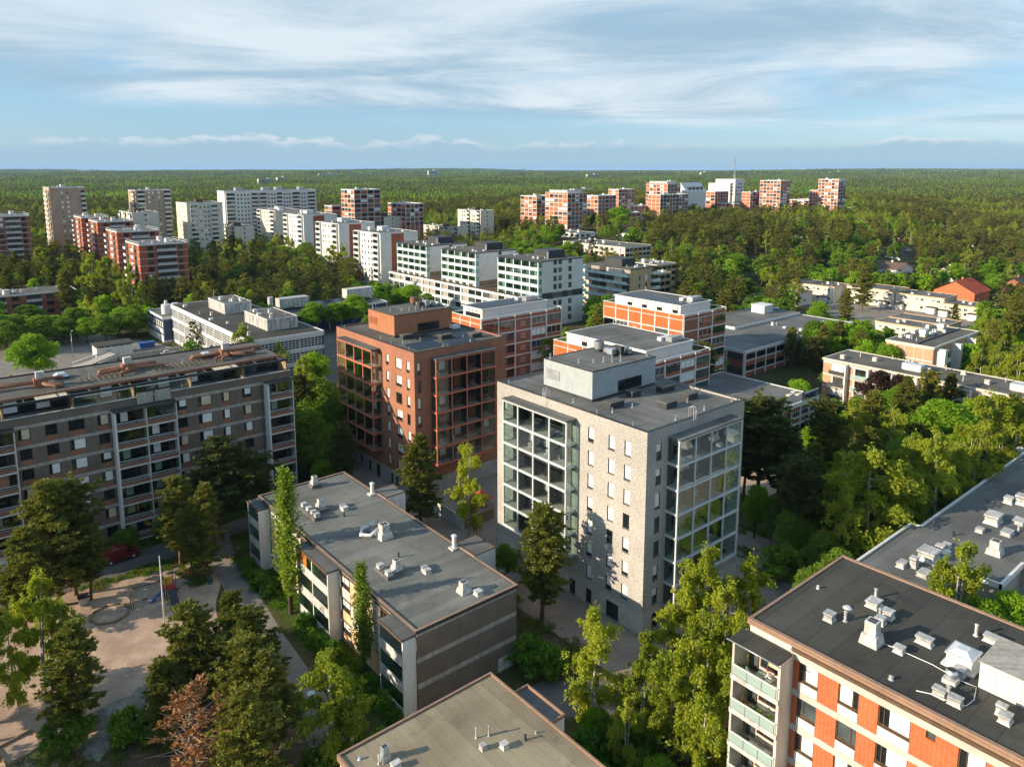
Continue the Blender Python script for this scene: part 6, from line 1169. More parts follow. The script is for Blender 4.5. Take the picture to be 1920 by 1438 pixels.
('o',438.4,259.9,17.0,1.2),('o',441.8,257.0,17.0,1.2),('l',384.7,348.1,19.0,1.5),('d',274.2,175.6,12.0,1.3),('d',232.8,164.4,9.0,1.2),('b',284.0,158.4,13.0,1.1),
('p',155.0,38.8,14.9,1),('p',102.8,55.9,12.3,1),('p',15.0,151.9,13.9,1),('d',126.6,49.9,12.8,1),('p',160.1,43.8,14.4,1),('p',23.5,146.7,13.2,1),('l',112.5,52.4,11.5,1),
('d',133.8,44.2,12.1,1),('p',115.2,59.6,11.9,1),('p',11.3,146.3,11.7,1),('b',15.7,175.9,13.8,1),('d',23.5,158.1,12.8,1),('p',145.7,58.0,12.9,1),('d',12.7,170.4,12.6,1),
('b',123.4,132.7,16.3,1),('d',20.3,153.0,11.7,1),('p',11.1,155.1,11.3,1),('p',139.4,52.7,11.6,1),('l',139.8,47.0,11.2,1),('p',35.1,155.1,12.5,1),('p',148.5,105.3,15.3,1),
('d',153.4,48.2,11.7,1),('p',97.7,146.1,15.0,1),('l',19.0,143.7,10.5,1),('d',43.7,153.8,12.5,1),('p',144.4,117.8,15.6,1),('b',142.5,122.5,15.4,1),('p',38.7,143.9,11.1,1),
('d',165.5,45.1,11.5,1),('d',33.6,147.4,10.7,1),('d',52.7,148.4,11.7,1),('d',156.5,56.3,11.3,1),('p',53.1,163.1,12.4,1),('p',143.4,128.9,14.8,1),('l',124.1,54.6,9.3,1),
('c',28.9,153.9,10.3,1),('l',38.5,149.4,10.5,1),('l',161.6,48.7,10.6,1),('l',16.1,158.7,9.9,1),('l',134.4,49.4,9.2,1),('d',49.3,142.3,10.4,1),('b',253.4,65.3,15.6,1),
('d',32.6,142.3,9.5,1),('d',54.3,132.0,9.9,1),('l',146.2,66.2,10.5,1),('b',102.1,149.9,13.1,1),('l',20.6,162.6,10.0,1),('p',172.1,124.6,14.8,1),('l',55.9,140.3,10.3,1),
('p',23.8,179.9,11.0,1),('p',156.6,147.4,15.2,1),('l',14.5,141.5,8.4,1),('p',81.1,146.6,11.7,1),('l',48.2,164.9,11.1,1),('d',14.0,184.5,10.6,1),('d',161.4,54.3,10.2,1),
('l',26.2,141.5,8.8,1),('l',18.7,182.3,10.6,1),('l',166.6,53.5,10.3,1),('p',215.8,59.6,12.7,1),('p',271.0,76.9,16.0,1),('p',138.4,130.7,12.9,1),('b',133.4,134.0,12.8,1),
('l',45.1,147.0,9.6,1),('b',209.7,60.5,12.2,1),('d',37.6,169.0,10.3,1),('p',254.3,72.7,14.6,1),('d',21.1,167.6,9.5,1),('d',48.0,159.5,10.2,1),('p',198.7,102.8,13.7,1),
('d',223.8,59.3,12.5,1),('d',52.4,156.6,10.1,1),('d',221.4,54.8,12.0,1),('l',35.5,160.3,9.5,1),('l',14.2,164.9,8.7,1),('p',170.9,143.4,14.0,1),('p',121.6,162.1,12.9,1),
('l',43.2,164.3,9.8,1),('l',82.2,141.4,10.2,1),('p',243.5,71.2,13.3,1),('l',148.0,72.9,9.5,1),('b',23.7,323.8,16.6,1),('l',89.4,145.4,10.6,1),('p',162.9,145.6,13.5,1),
('p',290.6,82.2,15.5,1),('d',172.6,62.8,9.8,1),('l',155.2,84.3,10.1,1),('l',167.4,68.0,9.8,1),('p',142.6,139.6,12.2,1),('p',156.5,140.5,12.7,1),('d',242.1,61.3,12.3,1),
('d',219.9,62.9,11.5,1),('p',220.2,148.7,15.5,1),('p',117.0,153.5,11.7,1),('l',29.2,160.3,8.6,1),('l',59.2,136.2,8.6,1),('p',83.2,276.0,16.0,1),('l',106.5,157.7,11.4,1),
('p',286.5,78.2,14.6,1),('p',143.6,108.4,10.5,1),('d',91.7,140.8,10.0,1),('d',14.0,190.0,9.2,1),('l',27.6,176.6,9.1,1),('p',129.7,129.9,10.8,1),('l',142.1,69.5,8.5,1),
('p',168.9,160.3,13.6,1),('p',137.2,150.1,11.9,1),('p',186.7,155.6,14.0,1),('p',213.4,105.2,12.7,1),('l',29.7,167.0,8.6,1),('l',200.9,84.6,11.3,1),('p',94.1,274.2,15.8,1),
('d',208.7,109.6,12.7,1),('p',125.4,157.2,11.7,1),('l',117.9,166.7,11.8,1),('p',168.7,154.8,13.1,1),('p',22.1,304.0,14.3,1),('l',172.4,44.1,8.3,1),('p',208.3,95.8,11.9,1),
('l',233.5,58.8,11.1,1),('p',285.3,70.9,13.5,1),('d',151.7,63.7,8.3,1),('d',20.3,281.2,13.0,1),('p',166.2,121.2,11.3,1),('p',227.8,171.7,15.7,1),('p',183.8,167.0,13.9,1),
('p',314.7,76.9,14.6,1),('p',135.6,155.7,11.5,1),('l',198.4,89.5,10.9,1),('l',132.4,146.9,11.0,1),('p',122.4,150.8,10.8,1),('l',23.3,172.9,8.2,1),('d',262.4,74.8,12.5,1),
('l',213.7,99.2,11.8,1),('p',177.2,157.0,12.9,1),('p',61.4,318.2,15.6,1),('p',90.0,285.8,15.2,1),('l',143.3,147.0,11.2,1),('d',227.9,62.5,10.5,1),('d',92.4,240.5,13.2,1),
('p',78.9,314.9,15.8,1),('p',93.1,303.2,15.8,1),('l',128.9,153.2,10.8,1),]
GROVE = 'p316,92,15 p213,161,14 l203,92,11 p297,73,13 p249,145,14 p298,85,14 b193,163,13 l40,177,9 c53,171,9 p61,326,15 p131,160,11 b276,72,12 p242,168,15 p317,83,14 d271,83,12 l224,70,10 l202,106,11 l148,143,11 l75,142,8 p80,270,14 d33,178,8 p236,176,15 p298,78,13 p181,153,12 p106,277,14 l124,169,11 d236,77,11 l17,197,8 l210,54,9 p194,156,12 p251,150,14 p320,88,14 p264,194,16 p63,309,14 p146,285,16 p174,164,12 p320,94,14 p68,230,11 p131,274,15 l219,71,10 l144,134,10 p110,280,14 p259,65,11 p140,303,16 p134,298,16 p247,170,14 l233,64,10 l54,180,8 b114,270,14 d193,88,9 p127,263,14 p110,301,15 l112,162,10 p56,317,14 p86,309,14 p116,300,15 p125,282,14 b134,312,16 p250,76,11 d150,149,10 p126,302,15 d211,89,10 p131,327,16 p291,72,12 p91,266,13 p303,90,13 p86,358,16 p130,318,16 p102,288,14 p77,320,14 l26,195,8 p322,82,13 p146,314,16 p394,97,16 p259,172,14 p261,187,15 p173,152,11 p331,86,13 l183,160,11 p303,171,15 d107,152,9 l161,69,7 p198,161,12 d112,264,13 p367,141,16 d100,279,13 p148,306,15 p116,316,15 p335,159,16 p134,282,14 p84,316,14 l23,189,7 p134,266,13 p120,295,14 p260,199,15 p201,258,15 p223,239,15 d277,78,11 l234,72,9 p231,249,16 b91,294,13 p204,281,16 p208,287,16 p188,164,11 p263,181,14 b226,217,14 p304,82,12 b107,380,16 l120,172,10 l141,154,10 l155,68,7 p177,168,11 l30,184,7 d45,175,7 p206,251,15 p146,328,16 p386,97,14 p255,236,16 p99,264,12 p102,331,14 p180,163,11 p310,87,12 p24,329,12 p22,299,11 l24,286,10 l225,104,10 b251,255,16 p189,170,11 c135,139,9 l281,83,11 b101,274,12 b240,253,15 p56,309,12 p246,234,15 p124,318,14 p100,365,15 p150,339,16 p214,262,15 l273,68,10 l203,162,11 p252,249,16 l219,105,10 p89,279,12 p121,309,14 p212,278,15 p126,288,13 p319,178,15 b52,300,12 p298,232,16 p118,349,15 l196,168,11 b237,233,14 p109,268,12 l248,68,9 p254,229,15 p160,316,15 l265,83,10 p34,456,16 l219,91,9 l128,165,9 p116,344,15 p346,198,16 p306,77,11 p102,298,13 d214,94,9 p107,389,16 p325,87,12 p88,322,13 b53,290,11 p308,224,16 b227,302,16 p336,96,12 p118,278,12 d221,97,9 b464,118,16 l207,103,9 p132,365,16 p115,381,16 p276,192,14 p101,385,15 p131,386,16 p122,356,15 p245,226,14 l201,173,11 p222,287,15 d244,141,11 l134,68,6 p90,351,14 p157,309,14 p132,304,13 p272,196,14 p336,83,12 p110,407,16 p211,244,13 p324,189,15 p327,183,14 p38,469,16 p430,111,15 p53,419,15 p226,165,11 d272,184,13 l154,153,9 d86,261,10 p50,430,15 p96,284,12 d92,256,10 l138,72,6 p431,130,15 p99,308,12 p96,292,12 p307,218,15 p90,363,14 p221,306,15 p100,413,16 p145,382,16 p237,226,13 b76,427,15 p121,266,12 p97,315,12 p87,290,11 d266,68,9 p124,328,13 b306,204,14 p127,296,12 p113,289,12 b333,189,14 d114,327,13 d344,84,12 p369,201,16 d246,179,12 b324,255,16 p153,367,15 b72,405,14 p154,380,16 p262,248,14 d86,270,10 p306,184,14 p240,174,12 p27,368,12 l204,168,10 p108,317,12 l39,186,7 l17,204,7 p40,443,15 p199,347,16 p155,302,13 p96,358,13 p32,398,13 p331,81,11 p64,349,12 b79,382,14 p85,348,13 p234,280,14 b81,322,12 b281,202,13 p67,437,15 p102,392,14 p479,118,16 l25,315,10 p103,402,15 p41,418,14 b214,304,15 p146,367,15 p39,437,14 p136,359,14 p253,223,13 l58,302,11 l58,283,10 l147,156,8 p273,250,14 p47,479,16 l245,78,8 p91,316,12 l64,223,8 l56,329,11 p352,171,14 l154,75,6 b335,255,16 l28,354,11 p135,332,13 b143,268,12 p452,119,15 b142,418,16 p99,337,12 p289,199,13 p362,209,15 p368,211,15 p123,419,16 p285,278,15 l289,89,10 l135,164,8 b395,116,13 p127,400,15 p252,262,14 p245,243,13 l60,181,7 p72,397,14 d92,232,9 b301,210,14 p346,231,15 p56,482,16 p412,106,13 p268,175,12 p121,284,11 p295,212,13 p92,378,13 p340,164,13 p113,275,11 p68,416,14 p434,156,15 p508,125,16 b231,357,16 p486,127,16 d190,82,7 p375,204,15 l256,148,10 p235,169,11 p217,281,13 d200,285,13 p43,430,14 p115,308,12 p74,328,11 p449,126,14 p203,366,16 p128,311,12 p120,290,11 l152,164,8 l138,168,8 p209,379,16 p259,154,11 b157,353,14 b55,491,16 d62,278,10 d65,394,13 d131,169,8 p34,462,14 p120,272,11 l122,177,8 p67,452,15 p141,263,11 l193,174,10 l259,70,8 p454,146,15 p169,332,14 p68,325,11 p39,507,15 p209,299,14 p107,308,11 p125,335,12 b65,427,14 p219,359,15 l152,158,8 p109,352,13 d296,92,10 l32,192,6 b243,298,14 p310,231,14 p246,218,12 l214,168,10 p93,310,11 b208,293,13 p67,478,15 l329,94,10 p36,483,14 p70,487,15 p35,498,15 p529,130,16 p255,312,15 l48,180,6 p333,205,14 p149,376,14 p116,361,13 p34,430,13 d405,118,13 p264,338,16 b436,149,14 l275,158,11 p139,272,11 d157,79,6 p426,125,14 p141,278,11 p222,367,16 p109,338,12 p317,189,13 l244,147,10 b200,295,13 l144,259,11 p163,337,13 p423,213,16 p152,315,12 b300,238,14 l51,184,6 d308,178,12 d191,301,13 p154,322,12 b137,397,14 p338,100,11 p235,244,12 p399,147,13 p340,265,15 p65,494,15 l72,344,11 p113,296,11 l22,202,6 p42,449,13 l210,172,10 l39,286,9 p347,160,12 l143,164,8 p101,322,11 l340,94,10 l340,142,12 p359,268,16 p144,353,13 p347,260,15 p144,404,14 l220,167,10 d232,98,8 p358,135,12 p354,233,14 l201,187,10 p435,135,14 l132,179,8 p156,360,13 p67,472,14 p468,147,15 l347,94,10 b55,406,12 p130,359,13 d34,446,13 p317,233,14 l216,250,12 p351,190,13 p366,244,15 l147,265,10 d66,376,12 l170,117,7 p79,469,14 p34,415,12 p102,432,14 d202,272,12 b445,121,13 p108,325,11 p487,120,14 p124,367,13 p117,387,13 p147,434,15 d425,106,12 b228,364,15 p421,122,13 p309,253,14 d328,201,13 l252,82,8 p135,414,14 p145,336,12 p109,369,12 d451,110,13 p96,436,14 p211,366,14 p394,218,15 p202,319,13 p96,423,13 b238,218,11 p270,244,12 d125,350,12 l66,358,11 p236,366,15 p196,408,15 l149,169,8 p56,476,14 l163,75,6 p172,320,12 p259,319,14 l142,176,8 p163,369,13 p164,383,14 d344,98,10 p507,144,15 p121,458,15 d62,402,12 p125,448,15 l78,351,11 l226,149,9 p474,147,14 p144,361,13 d364,182,13 d458,116,13 p366,254,15 p470,167,15 p291,191,11 p284,284,14 p176,334,13 l150,290,11 l238,149,9 l230,152,9 l27,333,9 p137,371,13 p129,371,12 p250,347,14 p165,349,13 p494,136,14 l226,100,8 l29,363,10 p144,394,13 p134,350,12 d424,131,13 l64,285,9 p140,296,11 p60,420,12 d406,101,11 p408,196,14 p505,150,15 p46,506,14 d242,154,9 d339,88,10 p110,360,12 b148,413,14 b197,303,12 l24,293,8 p120,452,14 d134,290,10 p82,462,14 d209,314,13 b433,194,14 p167,357,13 p390,106,11 p203,300,12 l327,155,11 p448,171,14 p146,298,11 l348,134,11 p443,144,13 l191,180,9 p375,174,12 p391,150,12 l83,282,9 p442,116,12 p69,352,10 p103,352,11 d336,146,11 p138,457,15 p141,321,11 p513,137,14 l246,250,12 p158,343,12 p396,106,11 p179,393,14 p228,274,12 p352,278,14 p455,172,14 d250,299,13 p270,256,12 p48,492,14 p66,509,14 p116,337,11 p74,451,13 p237,300,13 p470,177,14 p86,422,12 l324,165,11 p173,346,12 l397,140,12 l60,188,6 d265,152,9 p59,395,11 b313,239,13 p290,270,13 b205,325,12 d112,414,13 d228,244,11 p452,156,13 b145,440,14 b345,239,13 b281,256,12 p343,170,11 p398,132,12 p480,147,14 p114,373,12 l240,112,8 b403,221,14 p385,248,14 d90,414,12 p388,230,14 p360,174,12 b226,294,12 d299,217,12 l34,197,6 d276,286,13 p84,369,11 p71,513,14 l32,295,8 d206,309,12 p75,389,11 p49,500,13 p253,242,11 p410,187,13 b435,114,12 l314,211,12 p90,370,11 p355,210,12 d225,311,12 c71,338,10 p32,436,11 d152,263,10 l228,94,7 p117,419,13 l333,170,11 p232,336,13 p50,410,11 p448,148,13 d70,430,12 p153,435,14 p348,142,11 p58,449,12 l231,223,10 d30,408,11 p353,200,12 p381,206,13 d205,353,13 l224,259,11 p42,489,13 b82,497,14 d413,119,11 p479,163,14 d106,285,9 l391,134,11 b472,161,14 p80,442,12 p371,249,14 p72,445,12 p122,342,11 p260,342,14 p500,122,13 b160,430,14 l68,281,8 p442,138,12 b248,333,13 d390,210,13 p136,323,11 l413,130,12 d233,305,12 d389,187,12 p95,383,11 l321,195,11 p85,375,11 p296,254,12 p344,285,14 d381,213,13 p73,437,12 d330,249,13 d168,396,13 l255,287,12 b220,296,12 c105,292,9 l221,275,11 b281,250,12 b148,399,12 l216,288,11 l325,172,11 p37,517,13 l60,389,10 p335,236,12 p298,196,11 d318,218,12 d297,202,11 p418,114,11 p58,456,12 p346,254,13 p412,221,13 d240,318,12 l145,254,9 l68,289,8 p395,228,13 p83,450,12 d45,187,5 p366,223,12 p409,112,11 p172,340,11 p484,153,13 l218,176,8 d278,186,10 p369,174,11 d219,257,10 p361,237,13 p372,257,13 p240,372,13 d238,289,11 l88,299,9 d129,269,9 p220,339,12 d117,396,12 l151,269,9 l229,234,10 l202,179,8 p140,347,11 d35,421,10 l217,270,10 l135,184,7 p474,172,13 l226,328,12 d327,236,12 p38,477,12 l376,187,12 l233,104,7 d217,311,11 l208,177,8 p49,486,12 d265,349,13 d38,409,10 p369,168,11 d216,373,13 l210,271,10 d277,297,12 d206,374,13 p42,523,13 d332,178,10 p164,436,13 p166,343,11 d398,189,12 p76,480,12 p36,491,12 p259,266,11 p140,385,12 p103,425,12 l213,181,8 d390,195,12 p59,510,13 p248,340,12 p186,348,12 d291,327,13 d112,424,12 l75,279,8 p299,225,11 l140,182,7 p157,374,12 l232,330,12 p143,373,11 l303,95,8 p404,213,12 p351,250,12 l53,313,8 l249,309,12 p443,152,12 p108,437,12 d155,394,12 d78,396,10 d108,398,11 d209,256,10 l434,122,11 d340,184,10 b148,388,12 p339,198,11 d222,247,10 l194,185,8 d404,109,10 l220,320,11 b185,385,12 p306,244,11 d64,442,11 d242,280,11 p141,409,12 d389,118,10 l179,173,7 p48,518,12 l262,314,12 b115,405,11 p124,394,11 p473,117,11 p204,359,12 p439,128,11 p366,266,13 d64,365,9 l238,328,12 l38,194,5 d163,80,5 d213,359,12 p61,472,12 p351,266,12 l290,299,12 l126,434,12 d275,324,12 d58,428,10 p498,152,12 l266,264,11 p356,253,12 d279,291,12 b357,262,12 d409,206,12 p461,149,12 d439,187,12 p69,459,11 l377,116,9 d414,200,12 l203,334,11 d81,418,11 p61,490,12 p76,459,11 d125,428,12 l332,196,10 l287,248,11 p185,342,11 l37,290,7 c30,384,9 l382,143,10 p133,406,11 b86,436,11 p256,295,11 c79,405,10 d27,204,5 p262,285,11 c76,413,10 p158,386,11 l72,421,10 d340,207,11 l58,345,8 p178,342,11 d220,386,12 d279,337,12 d129,439,12 d51,509,12 d171,425,12 d291,293,12 l269,316,12 l210,194,8 l70,384,10 l308,98,8 l266,305,11 l216,240,9 l197,191,8 p466,172,12 b175,387,11 d250,292,11 p493,123,11 l199,391,12 p379,256,12 d224,334,11 p402,237,12 d99,373,10 l204,191,8 d329,243,11 d162,378,11 p502,129,12 d54,191,5 d123,384,10 p335,226,11 p375,217,11 l28,303,7 l147,175,6 p200,378,12 p54,504,12 c98,345,9 l52,308,7 d191,383,11 d457,161,11 d281,304,11 l65,184,5 l230,256,9 l152,284,9 l388,177,10 l131,464,12 l426,118,10 l204,197,8 p500,142,12 p130,393,10 p361,249,12 p215,343,11 l49,525,12 l62,504,12 l259,307,11 l277,245,10 l230,265,10 l229,180,8 l43,195,5 p256,302,11 b348,244,11 d255,351,12 l211,335,11 d259,329,11 d274,307,11 b462,156,11 p71,496,12 b378,246,12 l62,292,7 l175,372,11 p227,382,12 l244,262,10 l376,210,11 l293,246,10 l257,276,10 l187,398,11 l249,279,10 p364,217,11 d85,479,11 l317,247,10 l330,164,9 b81,503,12 l260,257,10 l42,531,12 d186,392,11 d273,266,10 p521,133,12 p507,135,11 l195,341,10 l79,291,7 d253,328,11 d123,441,11 l240,124,7 p157,423,11 d356,243,11 l162,160,6 p272,338,12 p55,519,12 l127,454,11 l45,514,11 l156,274,8 l258,336,11 l177,424,12 d343,192,10 l174,403,11 l219,349,11 d415,210,11 b488,145,11 p449,163,11 p341,258,11 d205,396,11 p85,472,11 l277,272,10 d460,175,11 d183,416,11 l204,264,9 d185,305,9 l134,432,11 l172,411,11 l176,417,11 l27,297,6 d274,87,6 l168,406,11 p224,374,11 d409,230,11 b131,447,11 p449,177,11 p491,152,11 p266,330,11 p64,483,11 l192,347,10 d322,224,10 d339,246,10 p197,386,11 d360,144,9 d238,100,6 p433,210,11 l148,276,8 l43,293,6 l76,357,8 l244,116,6 d132,377,10 l69,369,8 l224,268,9 d271,290,10 l78,374,9 d487,136,11 d268,324,11 l192,393,11 p394,236,11 l229,286,9 d125,408,10 d111,431,10 p426,194,11 l138,450,11 d448,135,10 l252,114,6 d246,360,11 l238,260,9 p206,389,11 p232,374,11 p514,130,11 d242,104,6 l274,331,11 l49,400,8 d157,289,8 b256,358,11 b484,168,11 l170,378,10 p122,470,11 d400,207,10 d55,527,11 l229,346,10 l275,260,9 d381,219,10 p402,228,11 l244,287,9 l302,249,10 l370,115,8 p72,505,11 d217,332,10 p180,410,11 l244,352,11 l238,338,10 l159,167,6 d73,286,7 d238,360,11 d291,263,10 l239,307,10 l152,443,11 d414,194,10 l442,161,10 d490,163,11 l59,195,5 l161,284,8 l341,150,8 l399,155,9 d153,409,10 l24,209,4 l147,181,6 l235,348,10 d82,427,9 l233,313,10 l407,126,9 d402,194,10 l363,154,8 l155,171,6 d441,201,11 l325,230,9 l38,297,6 p61,520,11 d355,141,8 l133,422,10 d143,425,10 d497,131,10 d153,429,10 p516,143,11 d359,199,9 l251,273,9 l62,409,8 d158,400,10 l285,290,10 d245,270,9 l248,121,6 d121,375,9 d439,110,9 l359,166,8 l132,187,5 l248,156,7 l338,174,8 l44,299,6 d73,302,7 d474,154,10 l352,146,8 d212,319,9 d232,293,9 d435,141,9 l228,320,9 d102,419,9 d84,413,9 l373,223,10 d215,383,10 l225,252,8 l463,166,10 l165,414,10 l382,178,9 l167,430,10 d268,273,9 l404,132,8 l213,325,9 l356,179,8 d268,297,9 l76,363,8 l137,441,10 d289,253,9 l390,142,8 l349,205,9 d423,206,10 d340,276,10 l212,186,6 d163,421,10 d140,434,10 l129,416,9 d291,281,9 d284,298,9 l237,271,8 l281,325,10 d245,327,9 l94,430,9 l208,346,9 l395,123,8 l184,94,4 l64,194,4 d274,278,9 l346,179,8 l79,286,6 l213,198,6 l190,408,10 d198,402,10 l38,306,6 d215,392,10 l358,220,9 d421,198,9 l414,226,10 l182,379,9 l347,272,10 l347,214,9 l46,424,8 l247,318,9 l49,295,6 c80,488,9 l331,221,8 l48,439,8 l74,293,6 l373,181,8 l164,391,9 l284,310,9 l282,264,8 d118,425,9 l262,272,8 l120,435,9 l388,220,9 d245,366,9 d284,334,9 l84,294,6 d157,180,5 l358,160,8 c352,154,7 l66,313,6 l30,313,6 l396,199,9 l262,293,8 c174,326,8 d288,319,9 l432,164,8 d165,291,7 l63,464,8 l276,315,9 l141,191,5 l202,340,8 d34,391,6 l269,344,9 d153,182,5 l380,228,8 d350,184,7 d157,296,6 l67,305,6 d138,196,5 d74,378,7 c44,497,8 l208,201,6 d172,279,6 d32,372,6 l370,152,7 l372,146,7 d374,140,7 l437,171,8 d80,298,5 l291,308,8 l383,192,7 d327,102,5 l433,202,8 c212,353,8 l250,126,5 l163,178,4 l421,220,8 l377,151,6 d66,318,5 l361,190,7 l269,88,4 d379,156,6 d76,306,5 d367,192,7 l32,319,4 d172,287,6 d366,162,6 l162,301,6 l171,294,6 d169,303,6 l141,242,4 d372,161,6 l420,189,7 l373,196,6 l395,177,6 l385,152,5 l385,158,5 l381,166,5 c176,301,5 d394,162,5 l391,156,5 c386,202,5 l389,168,5'
# ------------------------------------------------------------------ trees
def np_mesh(name, parts):
    """parts = [(verts Nx3, quads Mx4, material)] -> one mesh"""
    V = np.concatenate([p[0] for p in parts]); off = np.cumsum([0]+[len(p[0]) for p in parts[:-1]])
    Q = np.concatenate([p[1]+o for p, o in zip(parts, off)]).astype(np.int32); MI = np.concatenate([np.full(len(p[1]), i, np.int32) for i, p in enumerate(parts)])
    me = bpy.data.meshes.new(name); n = len(Q)
    me.vertices.add(len(V)); me.vertices.foreach_set('co', V.astype(np.float32).ravel())
    me.loops.add(n*4); me.loops.foreach_set('vertex_index', Q.ravel())
    me.polygons.add(n); me.polygons.foreach_set('loop_start', np.arange(0, n*4, 4, dtype=np.int32)); me.polygons.foreach_set('loop_total', np.full(n, 4, np.int32))
    for p in parts: me.materials.append(MT[p[2]])
    me.polygons.foreach_set('material_index', MI); me.update(calc_edges=True); return me
def tubes(paths, n=5):
    """paths = [(pts Kx3, radii K)] -> verts, quads"""
    V, Q, o = [], [], 0
    for P, r in paths:
        P = np.asarray(P, float); K = len(P); t = np.gradient(P, axis=0); t /= np.linalg.norm(t, axis=1, keepdims=True)+1e-9
        a = np.where(np.abs(t[:, 2:3]) < 0.9, np.array([[0, 0, 1.0]]), np.array([[1.0, 0, 0]])); u = np.cross(t, a); u /= np.linalg.norm(u, axis=1, keepdims=True); v = np.cross(t, u)
        an = np.arange(n)*2*math.pi/n
        ring = P[:, None, :]+(u[:, None, :]*np.cos(an)[None, :, None]+v[:, None, :]*np.sin(an)[None, :, None])*np.asarray(r)[:, None, None]
        V.append(ring.reshape(-1, 3)); i = np.arange(K-1)[:, None]*n; k = np.arange(n)[None, :]; k2 = (k+1) % n
        Q.append((np.stack([i+k, i+k2, i+n+k2, i+n+k], -1).reshape(-1, 4))+o); o += K*n
    return np.concatenate(V), np.concatenate(Q)
def cards(C, D, L, W, g, jit=0.5):
    """leaf cards: centres C, long axis D, half length L, half width W"""
    n = len(C); D = D+g.normal(0, jit, (n, 3)); D /= np.linalg.norm(D, axis=1, keepdims=True)+1e-9
    S = np.cross(D, g.normal(0, 1, (n, 3))); S /= np.linalg.norm(S, axis=1, keepdims=True)+1e-9
    L = (L*g.uniform(0.7, 1.3, n))[:, None]; W = (W*g.uniform(0.7, 1.3, n))[:, None]
    V = np.stack([C-D*L-S*W*0.5, C-D*L*0.2+S*W, C+D*L, C+D*L*0.1-S*W], 1).reshape(-1, 3)
    return V, np.arange(n*4).reshape(-1, 4)
def rdir(g, n): v = g.normal(0, 1, (n, 3)); return v/np.linalg.norm(v, axis=1, keepdims=True)
def pine(seed, h=14.0, sp=2.6, base=0.22, nb=105, nt=12, nc=18, L=0.22, W=0.092, leaf='needles', bark='bark_pine', flat=False, bare=0.0):
    g = np.random.default_rng(seed); lean = g.normal(0, 0.35, 2)
    z = np.linspace(0, 1, 9); tr = np.stack([lean[0]*z**2+0.12*np.sin(z*7+seed), lean[1]*z**2+0.1*np.cos(z*6), z*h*0.97], 1); rad = 0.21*(1-z)**0.8+0.03
    P = [(tr, rad)]; CC, DD = [], []
    for b in range(nb):
        t = base+(1-base)*((b+g.uniform(0, 1))/nb)**0.92; q = (t-base)/(1-base)
        prof = (0.72+0.28*math.sin(min(1, q*2.2)*math.pi/2))*(1-q**2.2)**0.75+0.08 if not flat else (0.45+0.55*math.sin(min(1, q*1.5)*math.pi/2))*(1-q**5)**0.6+0.05
        ln = sp*prof*g.uniform(0.5, 1.15); az = b*2.4+g.uniform(-0.6, 0.6); up = g.uniform(-0.12, 0.35)+0.5*q**2
        o = np.array([np.interp(t, z, tr[:, 0]), np.interp(t, z, tr[:, 1]), t*h*0.97]); d = np.array([math.cos(az), math.sin(az), up])
        k = np.linspace(0, 1, 4)[:, None]; br = o+d*ln*k+np.array([0, 0, 1])*(0.18*ln*k**2); P.append((br, np.array([0.05, 0.035, 0.022, 0.01])*(1.25-q*0.6)))
        if g.uniform() < bare: continue
        m = max(3, int(nt*ln/sp+1)); s = g.uniform(0.3, 1.02, m); c = o+d*ln*s[:, None]+np.array([0, 0, 1])*(0.18*ln*s**2)[:, None]+g.normal(0, 0.16+0.07*ln, (m, 3))*np.array([1, 1, 0.5])
        for j in range(m):
            r = 0.20+0.16*g.uniform(); e = rdir(g, nc); e[:, 2] = np.abs(e[:, 2])*0.7+0.05; CC.append(c[j]+e*r*g.uniform(0.3, 1, (nc, 1))*np.array([1.25, 1.25, 0.8])); DD.append(e+d*0.3)
    C, D = np.concatenate(CC), np.concatenate(DD)
    tv, tq = tubes(P, 5); lv, lq = cards(C, D, L, W, g, 0.3)
    return (tv, tq, bark), (lv, lq, leaf)
